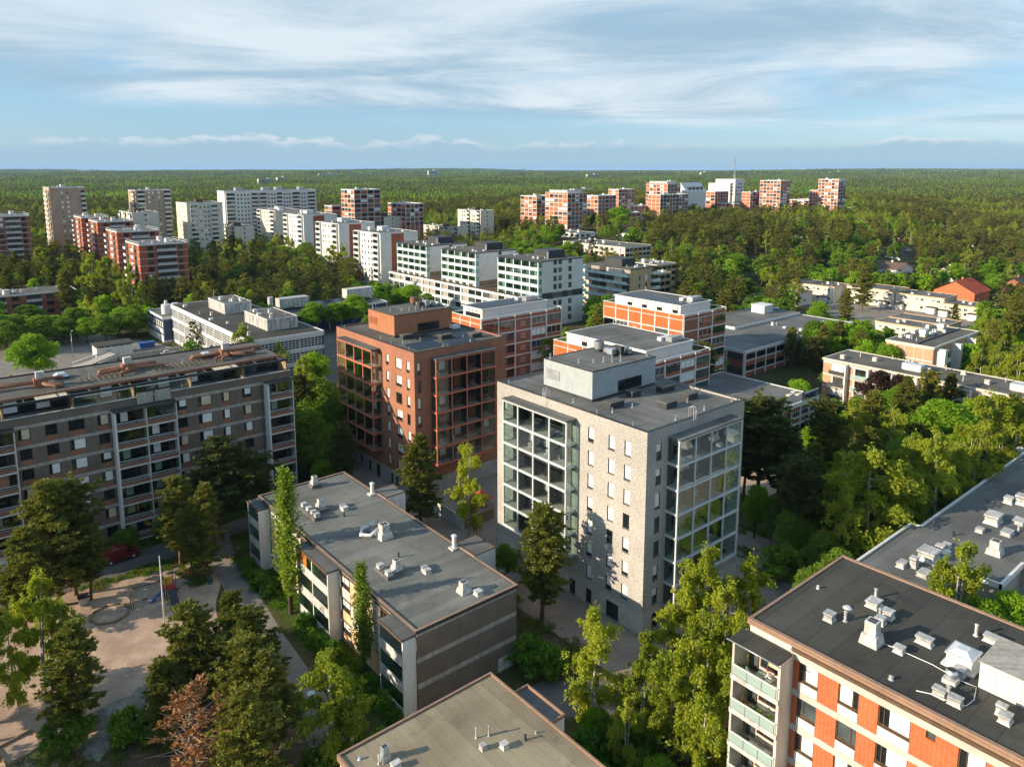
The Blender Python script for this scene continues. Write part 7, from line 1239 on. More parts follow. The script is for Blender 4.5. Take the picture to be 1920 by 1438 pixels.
def birch(seed, h=14.0, sp=2.6, ns=540, nl=27, L=0.135, W=0.088, leaf='birch_leaf', droop=1.0):
    g = np.random.default_rng(seed); stems = 1 if g.uniform() < 0.6 else 2; P, CC, DD = [], [], []
    for s in range(stems):
        z = np.linspace(0, 1, 9); lean = g.normal(0, 0.5, 2)+(np.array([0.5, -0.3])*(2*s-1) if stems > 1 else 0)
        tr = np.stack([lean[0]*z**1.3+0.15*np.sin(z*5+seed), lean[1]*z**1.3+0.12*np.cos(z*6), z*h*0.96], 1); P.append((tr, 0.15*(1-z)**0.9+0.02))
        nl_ = max(9, 20//stems)
        for b in range(nl_):
            t = 0.17+0.80*((b+g.uniform(0, 0.9))/nl_); q = (t-0.17)/0.83; prof = math.sin(min(1.0, q*1.9+0.16)*math.pi/2)*(1-q**2.2)**0.8+0.12
            az = b*2.4+g.uniform(-0.7, 0.7); ln = sp*prof*g.uniform(0.55, 1.3); o = np.array([np.interp(t, z, tr[:, 0]), np.interp(t, z, tr[:, 1]), t*h*0.96])
            d = np.array([math.cos(az), math.sin(az), g.uniform(0.35, 0.9)]); k = np.linspace(0, 1, 6)[:, None]; bend = np.array([0, 0, -0.35])*ln*k**2.2
            P.append((o+d*ln*k+bend, np.array([0.045, 0.036, 0.027, 0.019, 0.012, 0.006])*(1.2-0.5*q)))
            for j in range(int(ns/nl_/stems)):
                s1 = g.uniform(0.25, 1.06); top = o+d*ln*s1+np.array([0, 0, -0.35])*ln*s1**2.2+g.normal(0, 0.10+0.11*ln*s1, 3)*np.array([1, 1, 0.8])
                dl = g.uniform(0.35, 1.7)*droop*(1-0.55*q)+0.1; m = max(4, int(nl*g.uniform(0.6, 1.2))); s_ = g.uniform(0, 1, m); out = np.array([math.cos(az), math.sin(az), 0])*0.3
                c = top+out*s_[:, None]-np.array([0, 0, 1])*(dl*s_**1.2)[:, None]+g.normal(0, 0.12, (m, 3)); CC.append(c); DD.append(np.tile(np.array([out[0], out[1], -0.8]), (m, 1)))
        m = 90; zt = g.uniform(0.82, 1.0, m); CC.append(np.stack([np.interp(zt, z, tr[:, 0]), np.interp(zt, z, tr[:, 1]), zt*h*0.98], 1)+g.normal(0, 0.22, (m, 3))); DD.append(rdir(g, m))
    C, D = np.concatenate(CC), np.concatenate(DD); tv, tq = tubes(P, 5); lv, lq = cards(C, D, L, W, g, 0.6)
    return (tv, tq, 'bark_birch'), (lv, lq, leaf)
def leafy(seed, h=10.0, sp=3.2, nbl=32, per=340, L=0.15, W=0.115, leaf='bright_leaf', bark='bark_dark', lo=0.2):
    g = np.random.default_rng(seed); z = np.linspace(0, 1, 6); tr = np.stack([0.2*np.sin(z*3+seed), 0.2*np.cos(z*4)*z, z*h*0.62], 1); P = [(tr, 0.2*(1-z)+0.06)]; CC, DD = [], []
    for b in range(nbl):
        q = (b+0.5)/nbl; e = rdir(g, 1)[0]; zc = h*(lo+0.12+(0.80-lo)*q); pr = math.sin(math.pi*min(1, (q*0.86+0.14)))**0.6; a = b*2.4+g.uniform(-0.4, 0.4); rr = sp*0.80*pr*math.sqrt(g.uniform(0.1, 1.25))
        c = np.array([math.cos(a)*rr, math.sin(a)*rr, zc]); br = sp*g.uniform(0.20, 0.44)*(0.7+0.45*pr)
        k = np.linspace(0, 1, 4)[:, None]; s0 = np.array([0, 0, zc*0.6]); P.append((s0+(c-s0)*k, np.array([0.07, 0.05, 0.03, 0.015])))
        m = int(per*(br/(0.36*sp))**2); n = rdir(g, m); n[:, 2] = np.where(n[:, 2] < -0.35, -n[:, 2]*0.6, n[:, 2]); r = br*g.uniform(0.45, 1.25, (m, 1))**0.8
        CC.append(c+n*r*np.array([1, 1, 0.8])); DD.append(np.cross(n, rdir(g, m))+n*0.25)
    C, D = np.concatenate(CC), np.concatenate(DD); tv, tq = tubes(P, 5); lv, lq = cards(C, D, L, W, g, 0.45)
    return (tv, tq, bark), (lv, lq, leaf)
def poplar(seed, h=16.0, n=6000, L=0.13, W=0.10):
    g = np.random.default_rng(seed); z = np.linspace(0, 1, 6); P = [(np.stack([0.1*np.sin(z*4), 0*z, z*h*0.95], 1), 0.2*(1-z)+0.03)]; CC, DD = [], []
    nb = 70
    for b in range(nb):
        t = 0.1+0.85*b/nb; az = b*2.4+g.uniform(-0.5, 0.5); ln = h*0.13*(1-t)**0.3+0.6; rr = 1.25*math.sin(min(1, (1-t)*1.5+0.1)*math.pi/2)*min(1, t*4+0.3)*g.uniform(0.6, 1.1)
        o = np.array([0, 0, t*h*0.95]); e = o+np.array([math.cos(az)*rr, math.sin(az)*rr, ln]); k = np.linspace(0, 1, 4)[:, None]; P.append((o+(e-o)*k, np.array([0.035, 0.025, 0.015, 0.008])))
        m = n//nb; s = g.uniform(0.15, 1.05, m)[:, None]; CC.append(o+(e-o)*s+g.normal(0, 0.22, (m, 3))); DD.append(rdir(g, m)+np.array([0, 0, 0.5]))
    C, D = np.concatenate(CC), np.concatenate(DD); ok = C[:, 2] < h; tv, tq = tubes(P, 5); lv, lq = cards(C[ok], D[ok], L, W, g, 0.5)
    return (tv, tq, 'bark_dark'), (lv, lq, 'poplar_leaf')
H0 = {'p': 14.0, 'k': 14.0, 'b': 14.0, 'l': 10.0, 'd': 10.0, 'c': 10.0, 'o': 16.0, 'x': 14.0}
def near_set():
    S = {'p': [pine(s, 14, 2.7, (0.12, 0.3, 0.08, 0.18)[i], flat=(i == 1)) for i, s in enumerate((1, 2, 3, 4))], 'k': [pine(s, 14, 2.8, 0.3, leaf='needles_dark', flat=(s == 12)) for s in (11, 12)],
         'b': [birch(s) for s in (21, 22, 23, 24)], 'l': [leafy(s) for s in (31, 32, 33)], 'd': [leafy(s, leaf='deep_leaf') for s in (41, 42, 43)], 'c': [leafy(51, leaf='copper_leaf')], 'o': [poplar(61), poplar(62)],
         'x': [pine(71, 14, 2.7, 0.2, 90, 6, 7, leaf='dead_needles', bark='bark_dead', bare=0.42)]}
    return {k: [(np_mesh('trunk', [t]), np_mesh('crown', [c])) for t, c in v] for k, v in S.items()}
NEAR = near_set()
KIND = {'p': ('pine_tree', 'olive pine', 'pine'), 'k': ('pine_tree', 'dark pine', 'pine'), 'b': ('birch_tree', 'light green birch', 'birch'), 'l': ('leafy_tree', 'bright green leafy tree', 'tree'), 'd': ('leafy_tree', 'deep green leafy tree', 'tree'), 'c': ('copper_tree', 'dark copper-leaved tree', 'tree'), 'o': ('poplar_tree', 'columnar poplar', 'poplar'), 'x': ('dead_tree', 'dead tree', 'tree')}
MARKS = [('white grid school', 80, 215), ('red balcony towers', 85, 360), ('solar roof hall', 118, 240), ('white gabled houses', 180, 330), ('glazed podium', 172, 250), ('yellow brick blocks', 270, 225), ('dark roofed hall', 205, 125), ('market hall', 143, 70), ('brick terrace', 172, 60), ('peach gable', 225, 70), ('cream row houses', 310, 130), ('far road', 345, 235), ('red roofed house', 355, 100), ('parking lot', 25, 270), ('low red block', 35, 320), ('brown slab rear', 58, 145), ('white-edged hall', 110, 48), ('grey tower', 100, 70), ('brown roofed houses', 410, 160), ('central cream blocks', 320, 400), ('far yellow block', 330, 290), ('hall courtyard', 90, 24), ('peach stair towers', 222, 66), ('dark hall end', 178, 108), ('row house yard', 285, 100), ('stepped terrace', 300, 165), ('white long slab', 200, 470), ('beige far block', 170, 440), ('podium end', 170, 305), ('left frame edge', 10, 310), ('road bend', 290, 205), ('brown slab end', 54, 132), ('far white gables', 190, 400), ('school front', 58, 195), ('slab roof', 15, 165), ('red tower rear', 100, 165), ('dark hall front', 192, 104), ('hall lawn', 165, 96), ('school yard', 45, 215), ('low hall wall', 125, 44), ('park sand', 120, 60)]
ORD = ['first', 'second', 'third', 'fourth', 'fifth', 'sixth', 'seventh', 'eighth', 'ninth', 'tenth']
def plant_trees():
    grp = {}
    for i, q in enumerate(TREES):
        if len(q) > 5: continue
        m = min(MARKS, key=lambda k: (k[1]-q[1])**2+(k[2]-q[2])**2)[0]; sz = 'tall ' if q[3]*q[4] > 16 else ('small ' if q[3] < 9 else '')
        grp.setdefault((q[0], sz, m), []).append(i)
    lab = {}
    for (k, sz, m), ids in grp.items():
        ids.sort(key=lambda i: (TREES[i][1]*0.768-TREES[i][2]*0.64)/(TREES[i][1]*0.64+TREES[i][2]*0.768)); ph = sz+KIND[k][1].replace('leafy ', ''); g_ = f'{ph} trees near the {m}'
        for j, i in enumerate(ids):
            if len(ids) == 1: t = f'single {ph} near the {m}'
            elif len(ids) <= 10: t = f'{ORD[j]} from left of the {ph}s near the {m}'.replace('birchs', 'birches')
            else: t = f'{ph} among others near the {m}'
            lab[i] = (t, g_)
    for i, q in enumerate(TREES):
        k, x, y, h, w_ = q[:5]; nm, ph, cat = KIND[k]; v = NEAR[k]; t, c = v[(i*7+int(x)) % len(v)]
        l, g_ = (q[5], None) if len(q) > 5 else lab[i]
        r = thing(nm, l, cat, (x, y, GZ+float(hill(x, y))), rng.uniform(0, 6.28), g_); s = h/H0[k]; r.scale = (s*w_, s*w_, s); link('trunk', t, r); link('crown', c, r)
plant_trees()

# the woods beyond: too many to count, scattered by geometry nodes as one mass each
def scatter(name, label, pts, kinds, scl, rot, protos):
    src = bpy.data.collections.new(name+'_kinds')
    for j, me in enumerate(protos): src.objects.link(bpy.data.objects.new('%s_kind_%02d' % (name, j), me))
    me = bpy.data.meshes.new(name); me.vertices.add(len(pts)); me.vertices.foreach_set('co', np.asarray(pts, np.float32).ravel())
    for nm, ty, dat in (('kind', 'INT', kinds), ('size', 'FLOAT', scl), ('turn', 'FLOAT', rot)):
        a = me.attributes.new(nm, ty, 'POINT'); a.data.foreach_set('value', np.asarray(dat, np.int32 if ty == 'INT' else np.float32))
    o = link(name, me); struct(o, 'stuff'); o['label'] = label
    ng = bpy.data.node_groups.new(name, 'GeometryNodeTree'); ng.interface.new_socket('Geometry', in_out='INPUT', socket_type='NodeSocketGeometry'); ng.interface.new_socket('Geometry', in_out='OUTPUT', socket_type='NodeSocketGeometry')
    N, Lk = ng.nodes, ng.links; gi = N.new('NodeGroupInput'); go = N.new('NodeGroupOutput'); ci = N.new('GeometryNodeCollectionInfo'); ci.inputs['Collection'].default_value = src; ci.inputs['Separate Children'].default_value = True; ci.inputs['Reset Children'].default_value = True
    ip = N.new('GeometryNodeInstanceOnPoints'); ip.inputs['Pick Instance'].default_value = True
    def attr(nm, ty):
        a = N.new('GeometryNodeInputNamedAttribute'); a.data_type = ty; a.inputs['Name'].default_value = nm; return a.outputs['Attribute']
    cx = N.new('ShaderNodeCombineXYZ'); Lk.new(attr('turn', 'FLOAT'), cx.inputs[2])
    Lk.new(gi.outputs[0], ip.inputs['Points']); Lk.new(ci.outputs[0], ip.inputs['Instance']); Lk.new(attr('kind', 'INT'), ip.inputs['Instance Index']); Lk.new(cx.outputs[0], ip.inputs['Rotation']); Lk.new(attr('size', 'FLOAT'), ip.inputs['Scale']); Lk.new(ip.outputs[0], go.inputs[0])
    md = o.modifiers.new('scatter', 'NODES'); md.node_group = ng; return o
def woods():
    J = lambda tc, nm: np_mesh(nm, list(tc))
    mid = [J(pine(101, 14, 3.3, 0.18, 46, 6, 8, 0.34, 0.16), 'a'), J(pine(102, 14, 3.4, 0.3, 46, 6, 8, 0.34, 0.16, flat=True), 'b'), J(birch(103, 14, 3.0, 130, 10, 0.26, 0.17), 'c'), J(birch(104, 14, 3.2, 130, 10, 0.26, 0.17), 'd'), J(leafy(105, 10, 3.2, 20, 70, 0.32, 0.25), 'e'), J(leafy(106, 10, 3.2, 20, 70, 0.32, 0.25, 'deep_leaf'), 'f'), J(leafy(107, 10, 3.2, 20, 70, 0.32, 0.25, 'copper_leaf'), 'g'), J(pine(108, 14, 3.1, 0.2, 46, 6, 8, 0.34, 0.16, 'needles_dark'), 'h')]
    KI = {'p': (0, 7, 7, 1), 'b': (2, 3), 'l': (4,), 'd': (5,), 'c': (6,)}; H1 = {'p': 14, 'b': 14, 'l': 10, 'd': 10, 'c': 10}
    pts, kd, sc_, rt_ = [], [], [], []
    for q in GROVE.split():
        x, y, h = map(float, q[1:].split(',')); pts.append((x+rng.uniform(-0.5, 0.5), y+rng.uniform(-0.5, 0.5), GZ+float(hill(x, y)))); kd.append(rng.choice(KI[q[0]])); sc_.append(h/H1[q[0]]*rng.uniform(0.95, 1.15)); rt_.append(rng.uniform(0, 6.28))
    g = np.random.default_rng(5); S, C = math.sin(R(39.8)), math.cos(R(39.8))
    def clear(x, y):
        ok = np.ones(len(x), bool)
        for a, b, c, d in FOOT: ok &= ~((x > a-1) & (x < c+2) & (y > b-1) & (y < d+2))
        return ok
    n = 21000; D = np.sqrt(g.uniform(432**2, 1150**2, n)); lat = g.uniform(-0.76, 0.78, n)*D; x, y = lat*C+D*S, -lat*S+D*C; ok = clear(x, y); x, y, D = x[ok], y[ok], D[ok]
    nz = np.sin(x*0.021+y*0.013+1)+np.sin(y*0.03-x*0.017)+g.normal(0, 0.8, len(x)); u = g.uniform(0, 1, len(x))
    k = np.where(nz > 0.3, g.choice([0, 1, 7, 1], len(x)), np.where(nz > -0.9, g.choice([2, 3, 5, 0, 5], len(x)), g.choice([4, 5, 2, 4], len(x)))); hs = g.uniform(0.75, 1.2, len(x))
    pts += list(zip(x, y, GZ+hill(x, y))); kd += list(k); sc_ += list(hs); rt_ += list(g.uniform(0, 6.28, len(x)))
    scatter('mixed_woods', 'mixed woods of pine and leafy trees between and behind the houses', pts, kd, sc_, rt_, mid)
    # far woods in patches
    patches = []
    for s in range(5):
        q = np.random.default_rng(200+s); parts = {}
        for i in range(46):
            ox, oy = q.uniform(-24, 24, 2); hh = q.uniform(9, 16); m = q.choice(['needles', 'needles_dark', 'deep_leaf', 'bright_leaf', 'birch_leaf'], p=[(.24, .50, .14, .04, .08), (.12, .66, .16, .02, .04), (.18, .22, .28, .20, .12), (.30, .36, .18, .06, .10), (.1, .14, .32, .28, .16)][s]); nn = 26
            zz = q.uniform(0.15, 1, nn); rr = (1-zz**1.6)*(2.4 if 'needle' in m else 3.2)+0.3; a = q.uniform(0, 6.28, nn); c = np.stack([ox+np.cos(a)*rr*q.uniform(0.5, 1, nn), oy+np.sin(a)*rr*q.uniform(0.5, 1, nn), zz*hh], 1)
            parts.setdefault(m, []).append(cards(c, rdir(q, nn), 1.15, 0.8, q, 0.3))
        P = []
        for m, L_ in parts.items(): P.append((np.concatenate([v for v, _ in L_]), np.arange(sum(len(v) for v, _ in L_)).reshape(-1, 4), m))
        patches.append(np_mesh('patch', P))
    P, Kd, Sc, Rt = [], [], [], []
    for d0, d1, sp, s0 in ((1130, 2400, 40, 1.0), (2400, 4600, 62, 1.35), (4600, 9500, 110, 2.1)):
        n = int(0.5*1.62*(d1*d1-d0*d0)/(sp*sp)*1.25); D = np.sqrt(g.uniform(d0*d0, d1*d1, n)); lat = g.uniform(-0.8, 0.82, n)*D; x, y = lat*C+D*S, -lat*S+D*C
        nz = np.sin(x*0.0061+y*0.0043)+np.sin(y*0.0087-x*0.0052+2)+0.7*np.sin(x*0.019+1)*np.sin(y*0.017)+g.normal(0, 0.45, n); ok = nz < 1.9; x, y, nz = x[ok], y[ok], nz[ok]; n = len(x)
        P.append(np.stack([x, y, GZ+hill(x, y)-0.5], 1)); Kd.append(np.where(nz > 0.9, 4, np.where(nz > 0.45, 2, np.where(nz > -0.2, 0, np.where(nz > -0.9, 3, 1))))); Sc.append(g.uniform(0.85, 1.15, n)*s0); Rt.append(g.uniform(0, 6.28, n))
    scatter('distant_forest', 'unbroken distant forest reaching the horizon', np.concatenate(P), np.concatenate(Kd), np.concatenate(Sc), np.concatenate(Rt), patches)
woods()
# ------------------------------------------------------------------ vehicles, play equipment, lamps, shrubs, small things
def revolve_wheel(r=0.33, w_=0.2):
    return wmesh(('tyre', r, w_), lambda: MB().tube([(0, -w_/2, 0), (0, -w_*0.35, 0), (0, w_*0.35, 0), (0, w_/2, 0)], [r*0.86, r, r, r*0.86], 'rubber', 20).mesh('wheel')), wmesh(('rim', r, w_), lambda: MB().tube([(0, -w_/2-0.012, 0), (0, w_/2+0.012, 0)], r*0.6, 'sheet_metal', 14).mesh('rim'))
def vehicle(name, label, cat, x, y, rz, paint, L, W, prof, glass, wheels, r=0.33, group=None):
    """body lofted from a side profile with tumblehome; windows, wheels, lamps as parts"""
    t = thing(name, label, cat, (x, y, GZ+0.015), rz, group); b = MB(); n = len(prof); zt = max(p[1] for p in prof)
    def hw(z): return W/2*(1-0.16*max(0, (z-0.8)/(zt-0.8))) if zt < 1.7 else W/2*(1-0.05*max(0, (z-0.9)/(zt-0.9)))
    vs = [(p[0], -hw(p[1]), p[1]) for p in prof]+[(p[0], hw(p[1]), p[1]) for p in prof]
    b.add(vs, [(i, (i+1) % n, n+(i+1) % n, n+i) for i in range(n)], paint); b.add(vs[:n], [tuple(range(n))], paint); b.add(vs[n:], [tuple(range(n-1, -1, -1))], paint); b.build('body', t)
    for k, poly in enumerate(glass):
        if len(poly) == 5 and poly[0] == 'f':                        # windscreen / rear screen
            _, xa, za, xb, zb = poly; w0, w1 = hw(za)-0.12, hw(zb)-0.12; s = 0.012 if xa > xb else -0.012
            MB().quad((xa+s, -w0, za), (xa+s, w0, za), (xb+s, w1, zb), (xb+s, -w1, zb), 'glass_dark').build('windscreen', t)
        else:
            for s in (-1, 1): MB().add([(p, s*(hw(q)+0.008), q) for p, q in poly], [tuple(range(len(poly)))], 'glass_dark').build('side_window', t)
    ty, ri = revolve_wheel(r)
    for wx in wheels:
        for s in (-1, 1): o = link('wheel', ty, t, (wx, s*(W/2-0.09), r)); link('rim', ri, o)
    for s in (-1, 1):
        bx('headlight', t, L/2-0.1, s*W*0.34-0.16, 0.62, L/2+0.01, s*W*0.34+0.16, 0.78, 'sheet_metal'); bx('tail_light', t, -L/2-0.015, s*W*0.4-0.09, 0.75, -L/2+0.05, s*W*0.4+0.09, 1.0, 'red_paint'); bx('mirror', t, L*0.17, s*(W/2+0.08)-0.07, 0.98, L*0.17+0.1, s*(W/2+0.08)+0.07, 1.12, paint)
    bx('bumper', t, L/2-0.02, -W*0.44, 0.3, L/2+0.06, W*0.44, 0.55, 'charcoal'); return t
VAN = [(-2.55, 0.35), (2.45, 0.35), (2.55, 0.75), (2.35, 1.02), (1.75, 1.15), (1.05, 1.88), (0.7, 1.98), (-2.4, 1.98), (-2.55, 1.75)]
CAR = [(-2.2, 0.3), (2.15, 0.3), (2.2, 0.6), (2.05, 0.8), (1.0, 0.95), (0.3, 1.42), (-0.9, 1.46), (-1.75, 1.02), (-2.15, 0.95), (-2.22, 0.6)]
CG = [('f', 1.0, 0.97, 0.32, 1.40), ('f', -1.72, 1.04, -0.92, 1.43), [(0.78, 1.0), (0.22, 1.36), (-0.85, 1.39), (-1.45, 1.05)]]
def vehicles():
    vehicle('panel_van', 'dark red panel van parked on the path in front of the brown block', 'van', 21.4, 115.6, R(5), 'car_red', 5.1, 1.95, VAN, [('f', 1.73, 1.18, 1.08, 1.84), [(1.55, 1.22), (1.0, 1.78), (0.55, 1.78), (0.55, 1.22)]], (-1.55, 1.6), 0.34)
    vehicle('white_car', 'white sedan parked beside the white grid school', 'car', 62.6, 241.4, R(0), 'car_white', 4.4, 1.8, CAR, CG, (-1.35, 1.35), 0.32); vehicle('dark_car', 'dark car at the foot of the concrete ramp', 'car', 41.8, 233.2, R(4), 'car_dark', 4.4, 1.8, CAR, CG, (-1.35, 1.35), 0.32)
    vehicle('dark_car', 'dark car behind the ramp wall, right of the other dark one', 'car', 50.4, 243.2, R(15), 'car_dark', 4.4, 1.8, CAR, CG, (-1.35, 1.35), 0.32); vehicle('white_car', 'white car beside the dark roofed hall and the cream row houses', 'car', 257, 106, R(100), 'car_white', 4.4, 1.8, CAR, CG, (-1.35, 1.35), 0.32); vehicle('silver_car', 'pale car parked by the brick wall under the red roofed house', 'car', 336, 96, R(60), 'sheet_metal', 4.4, 1.8, CAR, CG, (-1.35, 1.35), 0.32)
    r = thing('white_shed', 'low white shed with dark roof on the parking lot', 'shed', (44.8, 250, 0)); bx('wall', r, 0, 0, GZ, 10, 6.4, 2.5, 'white_paint'); bx('eaves_gap', r, 0.1, 0.1, 2.501, 9.9, 6.3, 2.85, 'charcoal'); bx('roof', r, -0.4, -0.4, 2.86, 10.4, 6.8, 3.1, 'roof_dark')
    for k in range(6): bx('post', r, 0.2+k*1.9, -0.02, 2.5, 0.4+k*1.9, 0.08, 2.86, 'white_paint')
    r = thing('blue_container', 'blue waste container standing right of the white shed', 'container', (58.2, 255, GZ), R(4)); MB().add([(0, 0, 0), (4.2, 0, 0), (4.2, 2, 0), (0, 2, 0), (-0.3, -0.1, 1.7), (4.5, -0.1, 1.7), (4.5, 2.1, 1.7), (-0.3, 2.1, 1.7)], [(0, 1, 5, 4), (1, 2, 6, 5), (2, 3, 7, 6), (3, 0, 4, 7), (4, 5, 6, 7)], 'blue_paint').build('bin_body', r)
    for k in range(4): bx('rib', r, 0.4+k*1.1, -0.16, 0.1, 0.5+k*1.1, -0.02, 1.6, 'blue_paint')
    bx('lid', r, -0.35, -0.15, 1.705, 4.55, 2.15, 1.8, 'blue_paint')
    r = thing('concrete_ramp', 'concrete parking ramp with white parapet walls', 'ramp', (37, 236, 0)); MB().add([(1, 1, GZ+0.02), (12, 6, GZ+0.02), (11, 12.5, GZ+0.02), (0, 9, GZ+0.02), (12, 6, 1.3), (11, 12.5, 1.3)], [(0, 1, 4), (3, 5, 2), (0, 4, 5, 3), (1, 2, 5, 4)], 'concrete').build('ramp_deck', r); MB().tube([(0.6, 9.3, 0.2), (11.5, 13.3, 1.6)], 0.28, 'white_worn', 4).build('parapet', r); MB().tube([(1, 0.8, 0.1), (12.3, 5.8, 1.8)], 0.28, 'concrete', 4).build('parapet', r); bx('wall', r, 12, 6, GZ, 30, 6.35, 1.3, 'concrete')
vehicles()

def play_area():
    t = thing('swing_frame', 'timber swing frame with yellow joint standing on the sand', 'swing', (19.7, 101.5, GZ)); 
    for dy in (-0.9, 0.9): MB().tube([(0, dy, 0), (0, 0, 2.35)], 0.07, 'wood_pale', 8).build('leg', t)
    bx('joint', t, -0.12, -0.12, 2.15, 0.12, 0.12, 2.5, 'yellow_paint'); MB().tube([(0, 0, 2.4), (3.9, -0.3, 2.4)], 0.07, 'charcoal', 8).build('beam', t)
    for k in (1.3, 1.8): MB().tube([(k, -0.1, 2.35), (k, -0.1, 0.5)], 0.018, 'galvanised', 5).build('chain', t)
    bx('seat', t, 1.25, -0.25, 0.44, 1.85, 0.05, 0.5, 'rubber')
    t = thing('play_tower', 'small climbing tower with yellow panels, red platform and dark ramp', 'play tower', (24.2, 100.6, GZ))
    for sx in (-0.6, 0.6):
        for sy in (-0.6, 0.6): MB().tube([(sx, sy, 0), (sx, sy, 3.1)], 0.07, 'brown_frame', 8).build('post', t)
    bx('platform', t, -0.55, -0.55, 1.4, 0.55, 0.55, 1.5, 'red_paint'); bx('yellow_panel', t, -0.68, -0.5, 1.55, -0.62, 0.5, 2.5, 'yellow_paint'); bx('yellow_panel', t, 0.5, 0.62, 1.55, -0.5, 0.68, 2.6, 'yellow_paint'); bx('red_disc', t, -0.9, -0.2, 1.3, -0.7, 0.4, 1.9, 'red_paint')
    for k in range(6): bx('ramp_tread', t, -0.5+0.02*k, -0.8-0.28*k, 1.2-0.22*k, 0.5, -0.62-0.28*k, 1.32-0.22*k, 'charcoal')
    MB().add([(-0.5, -0.62, 1.45), (0.5, -0.62, 1.45), (0.5, -2.4, 0.02), (-0.5, -2.4, 0.02)], [(0, 1, 2, 3)], 'charcoal').build('ramp', t); MB().tube([(-0.7, 0, 1.45), (-1.4, 0.1, 0.8), (-2.0, 0.1, 0.35), (-2.5, 0.1, 0.3)], 0.22, 'blue_paint', 8).build('slide', t)
    t = thing('octagonal_sandbox', 'octagonal timber-edged sandbox on the playground', 'sandbox', (17.1, 101.3, GZ))
    for k in range(8):
        a, b = 2*math.pi*k/8, 2*math.pi*(k+1)/8; MB().tube([(2.3*math.cos(a), 2.3*math.sin(a), 0.16), (2.3*math.cos(b), 2.3*math.sin(b), 0.16)], 0.15, 'wood_pale', 4).build('timber', t)
    MB().add([(2.1*math.cos(2*math.pi*k/8), 2.1*math.sin(2*math.pi*k/8), 0.06) for k in range(8)], [tuple(range(8))], 'sand').build('sand_fill', t)
    t = thing('square_sandbox', 'square timber sandbox in the lower left corner', 'sandbox', (4.9, 82.0, GZ), R(12)); parapet(t, -1.7, -1.7, 1.7, 1.7, 0, 0.3, 0.18, 'wood_pale', 'timber'); bx('sand_fill', t, -1.5, -1.5, 0.02, 1.5, 1.5, 0.08, 'sand')
    t = thing('flag_pole', 'tall white flag pole rising from the playground', 'flag pole', (21.55, 93.4, GZ)); MB().tube([(0, 0, 0), (0, 0, 5), (0, 0, 9.9)], [0.11, 0.085, 0.05], 'white_paint', 10).build('pole', t); MB().cyl(0, 0, 9.9, 10.05, 0.09, 'charcoal', 10, 0.03).build('finial', t)
    def lamp(lab, x, y, h, disc=True, grp=None):
        t = thing('street_lamp', lab, 'street lamp', (x, y, GZ), 0, grp); MB().tube([(0, 0, 0), (0, 0, h)], [0.07, 0.05], 'galvanised', 8).build('pole', t)
        if disc: MB().cyl(0, 0, h, h+0.18, 0.12, 'white_paint', 14, 0.36).cyl(0, 0, h+0.18, h+0.24, 0.42, 'white_paint', 16, 0.3).build('lamp_head', t)
        else: MB().tube([(0, 0, h-0.05), (0.2, 0.3, h+0.25), (0.6, 0.9, h+0.3)], 0.05, 'galvanised', 6).build('arm', t); bx('lamp_head', t, 0.45, 0.8, h+0.22, 0.75, 1.6, h+0.32, 'white_paint')
    lamp('white disc lamp beside the pine grove and the concrete path', 27.3, 86.0, 4.3); lamp('white disc lamp lower down the path beside the yellow-green birch', 28.1, 65.4, 4.3); lamp('street lamp at the left of the parking lot', 39.3, 255.4, 8, False)
    lamp('tall lamp mast before the cream row houses', 290.3, 147, 13, False); lamp('tall lamp mast beside the red roofed house', 366, 139, 13, False); lamp('lamp mast standing right of the white stair towers of the peach gable block', 226, 71.5, 9, False); lamp('street lamp on the far road below the poplars', 352, 222, 9, False)
    t = thing('waste_container', 'grey wheeled waste container half hidden under the pines', 'container', (14.9, 106.0, GZ)); MB().add([(-.5, -.4, .1), (.5, -.4, .1), (.5, .4, .1), (-.5, .4, .1), (-.6, -.5, 1.1), (.6, -.5, 1.1), (.6, .5, 1.1), (-.6, .5, 1.1)], [(0, 1, 5, 4), (1, 2, 6, 5), (2, 3, 7, 6), (3, 0, 4, 7), (3, 2, 1, 0)], 'galvanised').build('bin_body', t); bx('lid', t, -0.65, -0.55, 1.1, 0.65, 0.55, 1.2, 'charcoal')
    t = thing('litter_bin', 'dark green litter bin by the dry grass patch', 'bin', (29.4, 100.6, GZ)); MB().cyl(0, 0, 0, 0.85, 0.3, 'green_paint', 14, 0.36).build('bin_body', t); MB().cyl(0, 0, 0.85, 1.0, 0.38, 'green_paint', 14, 0.15).build('lid', t)
    t = thing('playground_slide', 'steel slide on the shaded playground right of the grey tower', 'slide', (122, 66.5, GZ), R(60)); MB().add([(-0.35, 0, 1.6), (0.35, 0, 1.6), (0.35, -3, 0.25), (-0.35, -3, 0.25)], [(0, 1, 2, 3)], 'sheet_metal').build('chute', t)
    for s in (-0.38, 0.33): MB().tube([(s, 0.1, 1.8), (s, -3, 0.42)], 0.05, 'red_paint', 6).build('side_rail', t); MB().tube([(s, 0.1, 0), (s, 0.1, 2.2)], 0.05, 'wood_pale', 6).build('post', t)
    for k in range(5): bx('rung', t, -0.33, 0.1, 0.25+k*0.32, 0.33, 0.16, 0.3+k*0.32, 'wood_pale')
    t = thing('parking_sign', 'small blue parking sign with a white letter P by the park path', 'sign', (104.9, 63.6, GZ)); MB().tube([(0, 0, 0), (0, 0, 2.2)], 0.035, 'galvanised', 8).build('pole', t); s = bx('plate', t, -0.35, -0.06, 1.6, 0.35, -0.04, 2.3, 'blue_paint')
